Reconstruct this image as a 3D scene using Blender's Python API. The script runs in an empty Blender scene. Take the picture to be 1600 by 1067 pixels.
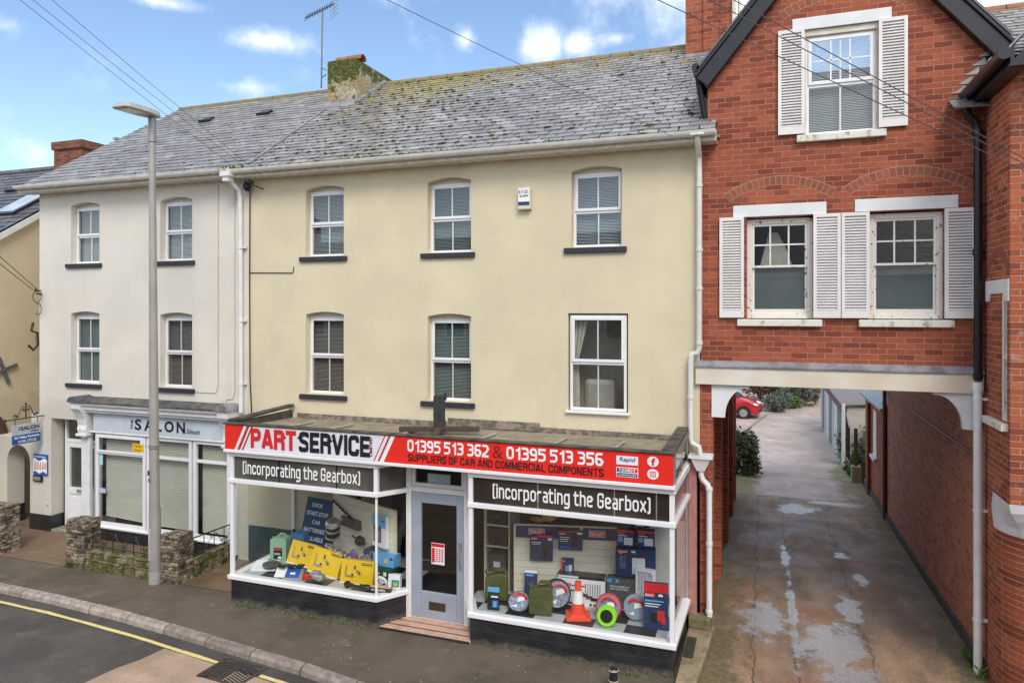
import bpy, bmesh, math, random
from mathutils import Matrix, Vector
R = math.radians
rnd = random.Random(7)
scene = bpy.context.scene
C = scene.collection

# ------------------------------------------------------------------ camera
# world: x along the street facades, y into the houses (facade plane y=0), z up, metres
cam_d = bpy.data.cameras.new("camera"); cam = bpy.data.objects.new("camera", cam_d); C.objects.link(cam)
cam.location = (0, -11.4, 5.0); cam.rotation_euler = (R(90), 0, R(19.8))
cam_d.sensor_width = 36; cam_d.lens = 24.75; cam_d.shift_y = -50.5 / 1600
cam_d.clip_start = .05; cam_d.clip_end = 3000
scene.camera = cam
SN, CS = .33874, .94088
def ray(px, py):
    u = (px - 800) / 1100.; return (CS * u - SN, SN * u + CS, -(py - 483) / 1100.)
def at_y(px, py, y):
    r = ray(px, py); t = (y + 11.4) / r[1]; return Vector((r[0] * t, y, 5 + r[2] * t))
def at_z(px, py, z):
    r = ray(px, py); t = (z - 5) / r[2]; return Vector((r[0] * t, r[1] * t - 11.4, z))

# ------------------------------------------------------------------ light
SUN_EL, SUN_AZ = 46, 150          # azimuth measured from +y towards +x
w = bpy.data.worlds.new("World"); scene.world = w; w.use_nodes = True
nt = w.node_tree; N = nt.nodes; L = nt.links
bg = N["Background"]; bg.inputs[1].default_value = .15
sky = N.new("ShaderNodeTexSky"); sky.sky_type = 'NISHITA'; sky.sun_disc = False
sky.sun_elevation = R(SUN_EL); sky.sun_rotation = R(SUN_AZ)
sky.air_density = 1.0; sky.dust_density = .6; sky.ozone_density = 1.6
tc = N.new("ShaderNodeTexCoord"); sep = N.new("ShaderNodeSeparateXYZ"); L.new(tc.outputs['Generated'], sep.inputs[0])
def wm(op, a, b=None, c=None):
    n = N.new("ShaderNodeMath"); n.operation = op
    for i, q in enumerate((a, b, c)):
        if q is None: continue
        if hasattr(q, 'links'): L.new(q, n.inputs[i])
        else: n.inputs[i].default_value = q
    return n.outputs[0]
az = wm('ARCTAN2', sep.outputs[0], sep.outputs[1])
el = wm('ARCSINE', sep.outputs[2])
nz = N.new("ShaderNodeTexNoise"); nz.inputs['Scale'].default_value = 11; nz.inputs['Detail'].default_value = 9; nz.inputs['Roughness'].default_value = .62
L.new(tc.outputs['Generated'], nz.inputs['Vector'])
nz2 = N.new("ShaderNodeTexNoise"); nz2.inputs['Scale'].default_value = 3; nz2.inputs['Detail'].default_value = 5
L.new(tc.outputs['Generated'], nz2.inputs['Vector'])
mask = None
CLOUDS = [(425, 66, 82, 24, .85), (375, 134, 75, 20, .55), (728, 62, 24, 26, .75), (845, 72, 50, 40, .85), (900, 72, 34, 30, .8), (965, 60, 40, 14, .5),
          (52, 244, 34, 30, .7), (12, 42, 34, 22, .45), (240, 2, 90, 12, .65), (500, 82, 22, 18, .4), (1160, 20, 60, 60, 1.0), (1240, 10, 60, 60, 1.2), (1500, 0, 120, 40, 1.2), (0, 290, 260, 70, .35), (1300, -150, 420, 170, 1.5)]
for (px, py, wx, wy, k) in CLOUDS:
    r = Vector(ray(px, py)); r.normalize()
    a0, e0 = math.atan2(r.x, r.y), math.asin(r.z)
    qx = wm('MULTIPLY', wm('SUBTRACT', az, a0), 1100. / wx); qy = wm('MULTIPLY', wm('SUBTRACT', el, e0), 1100. / wy)
    d = wm('SQRT', wm('ADD', wm('MULTIPLY', qx, qx), wm('MULTIPLY', qy, qy)))
    mk = wm('MULTIPLY', wm('MAXIMUM', wm('SUBTRACT', 1.15, d), 0), k)
    mask = mk if mask is None else wm('MAXIMUM', mask, mk)
dens = wm('ADD', mask, wm('MULTIPLY', wm('SUBTRACT', nz.outputs[0], .5), 2.2))
# elsewhere in the sky: unseen cloud cover added to whiten and brighten the light
els = wm('MULTIPLY', wm('SUBTRACT', nz2.outputs[0], .52), 3.0)
far = wm('GREATER_THAN', wm('ABSOLUTE', wm('ADD', az, .35)), 1.0)
up_ = N.new('ShaderNodeMapRange'); up_.inputs[1].default_value = .43; up_.inputs[2].default_value = .62; L.new(el, up_.inputs[0]); far = wm('MAXIMUM', far, up_.outputs[0])
dens = wm('ADD', wm('MULTIPLY', dens, wm('SUBTRACT', 1, far)), wm('MULTIPLY', wm('ADD', els, .75), far))
mr = N.new("ShaderNodeMapRange"); mr.interpolation_type = 'SMOOTHSTEP'
mr.inputs[1].default_value = .08; mr.inputs[2].default_value = 1.35
L.new(dens, mr.inputs[0])
sat = N.new("ShaderNodeHueSaturation"); sat.inputs['Saturation'].default_value = 1.02; sat.inputs['Value'].default_value = .93
L.new(sky.outputs[0], sat.inputs['Color'])
mx = N.new("ShaderNodeMix"); mx.data_type = 'RGBA'
L.new(mr.outputs[0], mx.inputs['Factor']); L.new(sat.outputs[0], mx.inputs['A']); mx.inputs['B'].default_value = (7.2, 7.3, 7.6, 1)
L.new(mx.outputs['Result'], bg.inputs[0])
sd = bpy.data.lights.new("sun", 'SUN'); sd.energy = 1.5; sd.angle = R(24); sd.color = (1, .95, .87)
so = bpy.data.objects.new("sun", sd); C.objects.link(so)
sdir = Vector((math.sin(R(SUN_AZ)) * math.cos(R(SUN_EL)), math.cos(R(SUN_AZ)) * math.cos(R(SUN_EL)), math.sin(R(SUN_EL))))
so.rotation_euler = sdir.to_track_quat('Z', 'Y').to_euler()
scene.view_settings.view_transform = 'Standard'; scene.view_settings.look = 'None'
scene.view_settings.exposure = .6; scene.view_settings.gamma = 1
scene.cycles.max_bounces = 8; scene.cycles.transparent_max_bounces = 16

# ------------------------------------------------------------------ materials
def newmat(name):
    m = bpy.data.materials.new(name); m.use_nodes = True
    nt = m.node_tree; return m, nt, nt.nodes["Principled BSDF"]
class G:
    """tiny node-graph helper"""
    def __init__(s, nt): s.nt = nt; s.pos = None
    def n(s, t, **k):
        q = s.nt.nodes.new(t)
        for a, b in k.items(): setattr(q, a, b)
        return q
    def set(s, inp, v):
        if hasattr(v, 'links'): s.nt.links.new(v, inp)
        else:
            if inp.type == 'RGBA' and not hasattr(v, '__len__'): v = (v, v, v, 1)
            if inp.type == 'RGBA' and len(v) == 3: v = (*v, 1)
            inp.default_value = v
    def P(s):
        if s.pos is None: s.pos = s.n("ShaderNodeNewGeometry")
        return s.pos.outputs['Position']
    def isl(s): s.P(); return s.pos.outputs['Random Per Island']
    def xyz(s, v=None):
        q = s.n("ShaderNodeSeparateXYZ"); s.set(q.inputs[0], v or s.P()); return q.outputs
    def comb(s, x, y, z):
        q = s.n("ShaderNodeCombineXYZ")
        for i, a in enumerate((x, y, z)): s.set(q.inputs[i], a)
        return q.outputs[0]
    def m(s, op, a, b=0., c=0.):
        q = s.n("ShaderNodeMath", operation=op)
        for i, v in enumerate((a, b, c)): s.set(q.inputs[i], v)
        return q.outputs[0]
    def noise(s, sc, det=3, v=None, rough=.55, dist=0):
        q = s.n("ShaderNodeTexNoise"); q.inputs['Scale'].default_value = sc; q.inputs['Detail'].default_value = det
        q.inputs['Roughness'].default_value = rough; q.inputs['Distortion'].default_value = dist
        s.set(q.inputs['Vector'], v if v is not None else s.P()); return q.outputs[0]
    def rng(s, v, a, b, c=0., d=1.):
        q = s.n("ShaderNodeMapRange"); q.interpolation_type = 'SMOOTHSTEP'
        for i, x in enumerate((v, a, b, c, d)): s.set(q.inputs[i], x)
        return q.outputs[0]
    def mix(s, f, a, b, mode='MIX'):
        q = s.n("ShaderNodeMix", data_type='RGBA', blend_type=mode)
        s.set(q.inputs['Factor'], f); s.set(q.inputs['A'], a); s.set(q.inputs['B'], b); return q.outputs['Result']
    def ramp(s, v, stops):
        q = s.n("ShaderNodeValToRGB"); e = q.color_ramp.elements
        while len(e) < len(stops): e.new(.5)
        for el_, (p, c) in zip(e, stops): el_.position = p; el_.color = (*c, 1)
        s.set(q.inputs[0], v); return q.outputs[0]
    def bump(s, h, st=.4, dist=.01, nrm=None):
        q = s.n("ShaderNodeBump"); q.inputs['Strength'].default_value = st; q.inputs['Distance'].default_value = dist
        s.set(q.inputs['Height'], h)
        if nrm is not None: s.set(q.inputs['Normal'], nrm)
        return q.outputs[0]
def sc(c, k): return tuple(min(1, x * k) for x in c)
def M(name, c, r=.55, var=.1, vs=3., c2=None, lo=.35, hi=.7, bump=0., bs=60., metal=0., spec=.5, isl=0., det=4):
    m, nt, b = newmat(name); g = G(nt)
    f = g.rng(g.noise(vs, det), lo, hi)
    col = g.mix(f, sc(c, 1 - var) if c2 is None else c, sc(c, 1 + var) if c2 is None else c2)
    if isl:
        col = g.mix(1., col, g.ramp(g.isl(), [(0, (1 - isl,) * 3), (1, (1,) * 3)]), 'MULTIPLY')
    g.set(b.inputs['Base Color'], col)
    b.inputs['Roughness'].default_value = r; b.inputs['Metallic'].default_value = metal
    b.inputs['Specular IOR Level'].default_value = spec
    if bump: g.set(b.inputs['Normal'], g.bump(g.noise(bs, 3), bump, .01))
    return m
def render_mat(name, c, dirt):
    m, nt, b = newmat(name); g = G(nt); x, y, z = g.xyz()
    big = g.noise(.8, 6)
    col = g.mix(g.rng(big, .35, .7), sc(c, .93), sc(c, 1.04))
    streak = g.noise(1.0, 5, g.comb(g.m('MULTIPLY', g.m('ADD', x, y), 5.), 0., g.m('MULTIPLY', z, .45)))
    col = g.mix(g.m('MULTIPLY', g.rng(streak, .5, .75), .16), col, sc(c, .8))
    spots = g.noise(9, 4)
    col = g.mix(g.m('MULTIPLY', g.rng(spots, .66, .78), .35), col, dirt)
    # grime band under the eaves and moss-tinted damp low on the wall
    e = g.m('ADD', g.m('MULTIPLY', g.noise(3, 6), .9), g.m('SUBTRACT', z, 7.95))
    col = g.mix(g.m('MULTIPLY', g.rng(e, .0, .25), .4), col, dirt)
    e2 = g.m('ADD', g.m('MULTIPLY', g.noise(4, 6), .8), g.m('SUBTRACT', 2.95, z))
    col = g.mix(g.m('MULTIPLY', g.rng(e2, .25, .6), .35), col, dirt)
    # patch repairs and hairline cracks
    pz = g.rng(g.noise(1.15, 2, g.comb(x, g.m('ADD', y, 7.), z), dist=1.2), .66, .675); col = g.mix(g.m('MULTIPLY', pz, .22), col, sc(c, 1.1))
    cr = g.n("ShaderNodeTexVoronoi", feature='DISTANCE_TO_EDGE'); cr.inputs['Scale'].default_value = .55
    g.set(cr.inputs['Vector'], g.comb(g.m('ADD', x, g.noise(2.2, 6, rough=.7)), 0., g.m('ADD', z, g.noise(2.6, 6, rough=.7))))
    col = g.mix(g.m('MULTIPLY', g.m('MULTIPLY', g.rng(cr.outputs['Distance'], .006, .001), g.rng(g.noise(.5, 2), .5, .6)), .12), col, sc(dirt, .8))
    fine = g.noise(55, 3)
    col = g.mix(g.m('MULTIPLY', g.rng(fine, .35, .7), .14), col, sc(c, .7))
    g.set(b.inputs['Base Color'], col); b.inputs['Roughness'].default_value = .85
    b.inputs['Specular IOR Level'].default_value = .25
    g.set(b.inputs['Normal'], g.bump(g.m('ADD', fine, g.m('MULTIPLY', g.noise(26, 2), .4)), .42, .016))
    return m
def brick_mat(name, c1, c2, mortar, stain=.5, white=0.):
    m, nt, b = newmat(name); g = G(nt); x, y, z = g.xyz()
    v = g.comb(g.m('ADD', g.m('ADD', x, y), g.m('MULTIPLY', g.m('SUBTRACT', g.noise(6, 2), .5), .01)), g.m('ADD', z, g.m('MULTIPLY', g.m('SUBTRACT', g.noise(5, 2), .5), .012)), 0.)
    q = g.n("ShaderNodeTexBrick"); q.offset = .5; q.inputs['Scale'].default_value = 1
    q.inputs['Brick Width'].default_value = .236; q.inputs['Row Height'].default_value = .082
    q.inputs['Mortar Size'].default_value = .0048; q.inputs['Mortar Smooth'].default_value = .25; q.inputs['Bias'].default_value = -.1
    g.set(q.inputs['Vector'], v); g.set(q.inputs['Color1'], (0, 0, 0)); g.set(q.inputs['Color2'], (1, 1, 1)); g.set(q.inputs['Mortar'], (.5, .5, .5))
    # a second value per brick so that neighbouring bricks differ in hue and in darkness
    t = g.ramp(q.outputs['Color'], [(0, sc(c1, .72)), (.18, c1), (.45, sc(c2, .88)), (.7, c2), (.9, sc(c2, 1.1)), (1, sc(c1, .9))])
    col = g.mix(g.rng(g.noise(1.3, 6), .35, .7), sc(c1, .8), t)
    col = g.mix(.75, col, t)
    col = g.mix(g.m('MULTIPLY', g.rng(g.noise(40, 4), .4, .75), .35), col, sc(c1, .5))
    col = g.mix(g.m('MULTIPLY', g.rng(g.noise(2.2, 7, rough=.7), .52, .75), stain), col, (.06, .03, .022))
    if white:
        col = g.mix(g.m('MULTIPLY', g.rng(g.noise(3.1, 8, rough=.75), .56, .7), white), col, (.62, .5, .48))
    mf = q.outputs['Fac']
    mcol = g.mix(g.rng(g.noise(5, 5), .4, .7), mortar, sc(mortar, .6))
    g.set(b.inputs['Base Color'], g.mix(mf, col, mcol))
    b.inputs['Roughness'].default_value = .8; b.inputs['Specular IOR Level'].default_value = .25
    h = g.m('ADD', g.m('MULTIPLY', mf, -1.), g.m('MULTIPLY', g.noise(70, 3), .35))
    g.set(b.inputs['Normal'], g.bump(h, .7, .008))
    return m
def slate_mat(name, a, c, lich, sheen):
    m, nt, b = newmat(name); g = G(nt); x, y, z = g.xyz()
    i = g.isl()
    col = g.ramp(i, [(0, sc(a, .78)), (.3, sc(a, .93)), (.6, a), (.85, sc(c, .92)), (1, c)])
    col = g.mix(g.m('MULTIPLY', g.rng(g.noise(14, 5), .4, .7), .5), col, sc(a, .55))
    # lichen gathers towards the ridge and around the stack
    band = g.m('ADD', g.m('MULTIPLY', g.rng(z, 8.9, 10.7), .16), g.m('MULTIPLY', g.rng(g.m('ABSOLUTE', g.m('ADD', x, 7.6)), 2.8, .2), .10))
    l1 = g.rng(g.m('ADD', g.noise(5, 7, rough=.75), band), .62, .74)
    col = g.mix(g.m('MULTIPLY', l1, lich), col, g.mix(g.rng(g.noise(9, 3), .4, .6), (.34, .24, .05), (.22, .23, .09)))
    l2 = g.rng(g.noise(26, 4), .66, .72)
    col = g.mix(g.m('MULTIPLY', l2, .5 * lich), col, (.5, .5, .46))
    g.set(b.inputs['Base Color'], col)
    g.set(b.inputs['Roughness'], g.m('ADD', g.rng(g.noise(8, 4), .3, .7, sheen, sheen + .22), g.m('MULTIPLY', l1, .3)))
    b.inputs['Specular IOR Level'].default_value = .9
    g.set(b.inputs['Normal'], g.bump(g.noise(30, 5), .35, .012))
    return m
def glass_mat(name, tint=(.9, .93, .92), r0=.055, rough=.0, wav=.0):
    m = bpy.data.materials.new(name); m.use_nodes = True; nt = m.node_tree; g = G(nt)
    nt.nodes.remove(nt.nodes["Principled BSDF"]); out = nt.nodes["Material Output"]
    lw = g.n("ShaderNodeLayerWeight"); lw.inputs['Blend'].default_value = .5
    k = g.m('POWER', lw.outputs['Facing'], 4.)
    fac = g.m('ADD', g.m('MULTIPLY', k, 1 - r0), r0)
    tr = g.n("ShaderNodeBsdfTransparent"); g.set(tr.inputs[0], tint)
    gl = g.n("ShaderNodeBsdfGlossy"); gl.inputs['Roughness'].default_value = rough; g.set(gl.inputs[0], (1, 1, 1))
    if wav: g.set(gl.inputs['Normal'], g.bump(g.noise(3, 2), wav, .02))
    mi = g.n("ShaderNodeMixShader"); g.set(mi.inputs[0], fac)
    nt.links.new(tr.outputs[0], mi.inputs[1]); nt.links.new(gl.outputs[0], mi.inputs[2]); nt.links.new(mi.outputs[0], out.inputs[0])
    return m
def flat(name, c, r=.5, **k): return M(name, c, r, var=k.pop('var', .04), **k)

MT = {}
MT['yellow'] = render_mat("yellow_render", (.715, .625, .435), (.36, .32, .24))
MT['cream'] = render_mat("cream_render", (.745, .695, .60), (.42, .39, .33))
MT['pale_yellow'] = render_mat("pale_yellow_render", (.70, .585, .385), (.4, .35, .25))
MT['brick'] = brick_mat("red_brick", (.30, .072, .040), (.40, .108, .054), (.45, .28, .19), .25)
MT['brick_side'] = brick_mat("red_brick_efflorescent", (.34, .085, .045), (.46, .125, .056), (.56, .39, .27), .2, .45)
MT['brick_alley'] = brick_mat("weathered_brick", (.52, .19, .115), (.60, .235, .14), (.62, .45, .32), .12)
MT['slate'] = slate_mat("old_slate", (.27, .26, .258), (.385, .37, .362), 1., .23)
MT['slate_grey'] = slate_mat("grey_slate", (.27, .26, .248), (.36, .348, .335), .35, .25)
MT['slate_dark'] = slate_mat("dark_slate", (.08, .08, .09), (.12, .12, .13), .1, .35)
MT['white'] = M("white_paint", (.78, .77, .75), .4, .06, 6, bump=.05)
MT['upvc'] = M("white_upvc", (.82, .82, .82), .28, .03, 4)
MT['gutter'] = M("aged_white_plastic", (.68, .65, .58), .4, .1, 5, c2=(.76, .74, .70))
MT['chalk'] = M("chalky_paint", (.62, .56, .44), .6, .1, 7, c2=(.74, .71, .64), bump=.1)
MT['peel'] = M("peeling_paint", (.76, .72, .64), .55, .1, 16, c2=(.16, .10, .06), lo=.62, hi=.68, bump=.2, bs=90)
MT['sillw'] = M("mossy_white_sill", (.74, .71, .6), .7, .1, 9, c2=(.28, .25, .1), lo=.5, hi=.75, bump=.2)
MT['shutter'] = M("shutter_paint", (.78, .75, .71), .45, .05, 3)
MT['black'] = M("black_paint", (.012, .013, .015), .35, .3, 8, bump=.1)
MT['sill'] = M("dark_sill", (.028, .031, .037), .6, .3, 20, bump=.2)
MT['lead'] = M("lead_flashing", (.33, .33, .34), .5, .1, 4, c2=(.16, .16, .16), metal=.3, bump=.1)
MT['stone_w'] = M("white_stone", (.74, .74, .72), .6, .05, 3)
MT['beam'] = M("beam_paint", (.66, .56, .42), .5, .1, 1.2, c2=(.76, .71, .61))
MT['cyanboard'] = M("pale_blue_board", (.55, .62, .68), .5, .05, 3)
MT['greyp'] = M("grey_door_paint", (.33, .37, .44), .4, .06, 4)
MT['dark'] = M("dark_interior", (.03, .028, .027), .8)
MT['char'] = M("dark_tile", (.022, .023, .026), .22, .3, 3)
MT['glass'] = glass_mat("window_glass", r0=.10)
MT['shopglass'] = glass_mat("shop_glass", (.95, .97, .96), r0=.045)
MT['metal'] = M("grey_metal", (.36, .35, .34), .45, .1, 6, metal=.5)
MT['galv'] = M("galvanised_post", (.40, .37, .34), .55, .08, 2, c2=(.33, .31, .285), metal=.25, bump=.04)
MT['iron'] = M("wrought_iron", (.015, .015, .016), .5, .3, 20)
MT['rust'] = M("rusty_steel", (.06, .045, .035), .75, .3, 12, c2=(.18, .075, .03), lo=.5, hi=.75)
MT['red'] = flat("sign_red", (.80, .028, .018), .35)
MT['signw'] = flat("sign_white", (.74, .76, .80), .35)
MT['pwhite'] = flat("print_white", (.85, .85, .85), .45)
MT['pblack'] = flat("print_black", (.012, .012, .015), .45)
MT['pmaroon'] = flat("print_maroon", (.22, .012, .012), .45)
MT['pred'] = flat("print_red", (.66, .02, .025), .45)
MT['navy'] = M("navy_card", (.016, .034, .10), .35, .2, 38, c2=(.035, .07, .19), lo=.5, hi=.62)
MT['blue'] = flat("sign_blue", (.015, .095, .36), .4)
MT['board_blue'] = flat("board_blue", (.012, .07, .17), .4)
MT['sky_card'] = flat("light_blue_card", (.12, .40, .72), .4)
MT['ycard'] = M("yellow_card", (.80, .50, .01), .36, .06, 6, c2=(.84, .54, .02))
MT['gcard'] = M("grey_card", (.075, .075, .075), .5, .2, 40, c2=(.14, .14, .135), lo=.5, hi=.6)
MT['blackp'] = flat("black_plastic", (.014, .014, .015), .35)
MT['olive'] = M("olive_paint", (.085, .095, .028), .38, .12, 5)
MT['orange'] = flat("cone_orange", (.88, .085, .03), .45)
MT['lime'] = flat("lime_plastic", (.30, .75, .02), .4)
MT['greenjug'] = flat("green_fluid_can", (.28, .47, .33), .35)
MT['bluejug'] = flat("blue_fluid_can", (.09, .22, .40), .35)
MT['purple'] = flat("purple_bottle", (.13, .06, .24), .35)
MT['slatwall'] = flat("slatwall_cream", (.78, .73, .58), .5)
MT['steel'] = M("machined_steel", (.5, .5, .5), .35, .2, 25, metal=.8)
MT['terracotta'] = M("terracotta", (.36, .12, .06), .75, .2, 9, c2=(.22, .10, .06), bump=.2)
MT['tile'] = M("doorstep_tile", (.62, .38, .27), .55, .12, 6, c2=(.46, .29, .21), bump=.1)
MT['tagy'] = flat("tag_yellow", (.85, .48, .01), .45)
MT['wood'] = M("brown_timber", (.10, .055, .03), .75, .2, 9, c2=(.05, .03, .018), bump=.2)
MT['greywood'] = M("weathered_timber", (.10, .085, .06), .85, .2, 5, c2=(.035, .032, .024), bump=.4, bs=25)
MT['felt'] = M("roof_felt", (.30, .25, .18), .8, .12, 4, c2=(.20, .165, .115), bump=.3)
MT['pink'] = M("pink_pilaster", (.42, .19, .165), .65, .1, 6)
MT['curtain'] = M("curtain", (.55, .52, .44), .8, .1, 6)
MT['conc'] = M("concrete_block", (.30, .28, .22), .85, .15, 8, c2=(.18, .18, .10), bump=.4, bs=40)
MT['carred'] = flat("car_red", (.45, .012, .014), .22, spec=.8)
MT['carwhite'] = flat("car_silver", (.6, .63, .66), .22, spec=.8)
MT['tyre'] = flat("tyre_rubber", (.012, .012, .012), .8)
MT['teal'] = M("teal_door", (.055, .17, .17), .5, .15, 4)
MT['gravelroof'] = M("mineral_felt", (.20, .19, .18), .95, .2, 30, bump=.4, bs=40)
MT['moss'] = M("moss", (.075, .078, .018), .95, .2, 20, c2=(.12, .095, .02), bump=.6, bs=120, isl=.5)
MT['leaf'] = M("dark_leaf", (.055, .09, .028), .6, .2, 4, c2=(.10, .13, .048), isl=.5)
MT['leaf2'] = M("bright_leaf", (.09, .18, .025), .55, .2, 4, c2=(.14, .23, .05), isl=.45)
MT['leafgrey'] = M("grey_leaf", (.13, .15, .12), .7, .2, 4, c2=(.19, .20, .16), isl=.45)
MT['twig'] = M("bare_twig", (.13, .085, .055), .85, .2, 4, c2=(.20, .14, .09), isl=.4)
def stone_mat():
    m, nt, b = newmat("rubble_stone"); g = G(nt)
    col = g.ramp(g.isl(), [(0, (.10, .072, .05)), (.3, (.21, .16, .105)), (.6, (.33, .26, .17)), (.85, (.42, .35, .25)), (1, (.22, .2, .18))])
    col = g.mix(g.m('MULTIPLY', g.rng(g.noise(7, 6, rough=.7), .42, .62), .85), col, (.045, .032, .025))
    col = g.mix(g.m('MULTIPLY', g.rng(g.noise(22, 4), .5, .7), .5), col, (.07, .05, .035))
    g.set(b.inputs['Base Color'], col); b.inputs['Roughness'].default_value = .85
    g.set(b.inputs['Normal'], g.bump(g.noise(45, 4), .8, .02)); return m
MT['rubble'] = stone_mat()
def mossstone():
    m, nt, b = newmat("mossy_stone"); g = G(nt)
    n = g.noise(5, 7, rough=.7)
    col = g.mix(g.rng(g.noise(9, 4), .4, .65), (.30, .24, .15), (.12, .095, .065))
    col = g.mix(g.rng(n, .42, .58), col, g.mix(g.rng(g.noise(20, 3), .4, .6), (.05, .06, .015), (.11, .115, .02)))
    g.set(b.inputs['Base Color'], col); b.inputs['Roughness'].default_value = .9
    g.set(b.inputs['Normal'], g.bump(g.noise(28, 5), 1., .03)); return m
MT['mossstone'] = mossstone()
def chimney_mat():
    m, nt, b = newmat("mossy_render"); g = G(nt); x, y, z = g.xyz()
    col = g.mix(g.rng(g.noise(18, 5), .4, .65), (.48, .42, .30), (.30, .25, .16))
    col = g.mix(g.m('MULTIPLY', g.rng(g.noise(2.5, 5), .42, .62), .75), col, (.36, .25, .11))
    mo = g.m('ADD', g.noise(4.5, 7, rough=.7), g.rng(z, 10.1, 10.95, -.04, .24)); mo = g.m('ADD', mo, g.rng(y, 2.96, 2.92, 0., .12))
    col = g.mix(g.rng(mo, .58, .68), col, g.mix(g.rng(g.noise(30, 3), .4, .65), (.035, .05, .012), (.15, .15, .025)))
    g.set(b.inputs['Base Color'], col); b.inputs['Roughness'].default_value = .95
    g.set(b.inputs['Normal'], g.bump(g.noise(25, 6), 1., .04)); return m
MT['chimney'] = chimney_mat()
def asphalt_mat(name, c, c2, wet=.5, ag=.25, rr=.75, mossy=False):
    m, nt, b = newmat(name); g = G(nt); x, y, z = g.xyz()
    f = g.noise(95, 3); col = g.mix(g.rng(f, .36, .68), sc(c, .7), sc(c2, 1.15))
    big = g.noise(.7, 7, rough=.65)
    col = g.mix(g.m('MULTIPLY', g.rng(big, .42, .62), .6), col, sc(c, .62))
    col = g.mix(g.m('MULTIPLY', g.rng(g.noise(2.4, 6), .55, .72), .45), col, sc(c2, 1.15))
    g1 = g.rng(g.noise(110, 2, g.comb(y, x, z)), .68, .72)
    col = g.mix(g.m('MULTIPLY', g1, ag), col, (.42, .4, .36))
    if mossy:
        k = g.m('MAXIMUM', g.m('MULTIPLY', g.rng(x, 1.5, 2.5), g.rng(y, 19., 14.)), g.m('MULTIPLY', g.rng(x, .3, -.7), g.rng(y, 15., 12.)))
        k = g.m('MAXIMUM', k, g.m('MULTIPLY', g.rng(g.m('ABSOLUTE', g.m('SUBTRACT', y, 13.4)), 1.2, .2), .45))
        k = g.rng(g.m('ADD', k, g.m('MULTIPLY', g.m('SUBTRACT', g.noise(1.8, 7, rough=.7), .5), 2.2)), .45, .85)
        col = g.mix(g.m('MULTIPLY', k, .8), col, (.16, .155, .04))
    g.set(b.inputs['Base Color'], col)
    wt = g.rng(g.noise(.9, 6, rough=.6), .45, .6)
    g.set(b.inputs['Roughness'], g.m('SUBTRACT', rr, g.m('MULTIPLY', wt, wet)))
    g.set(b.inputs['Normal'], g.bump(f, .5, .008)); return m
MT['asphalt'] = asphalt_mat("pavement_asphalt", (.105, .080, .054), (.17, .132, .092), .24)
MT['road'] = asphalt_mat("wet_road_asphalt", (.068, .060, .052), (.118, .105, .092), .40, .3, .68)
MT['gutterroad'] = asphalt_mat("road_edge_asphalt", (.06, .055, .05), (.10, .09, .078), .35)
MT['beige'] = asphalt_mat("beige_surface", (.40, .28, .185), (.52, .38, .27), .1, .5, .8)
MT['forecourt'] = asphalt_mat("forecourt_screed", (.17, .105, .06), (.26, .175, .105), .3)
MT['yard'] = asphalt_mat("yard_tarmac", (.47, .37, .32), (.60, .49, .44), .2, mossy=True)
MT['kerb'] = M("kerb_stone", (.30, .24, .20), .8, .15, 9, c2=(.46, .39, .33), bump=.4, isl=.4)
MT['line'] = M("yellow_line_paint", (.66, .52, .20), .7, .1, 12, c2=(.76, .62, .28), bump=.2, bs=120)
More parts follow.
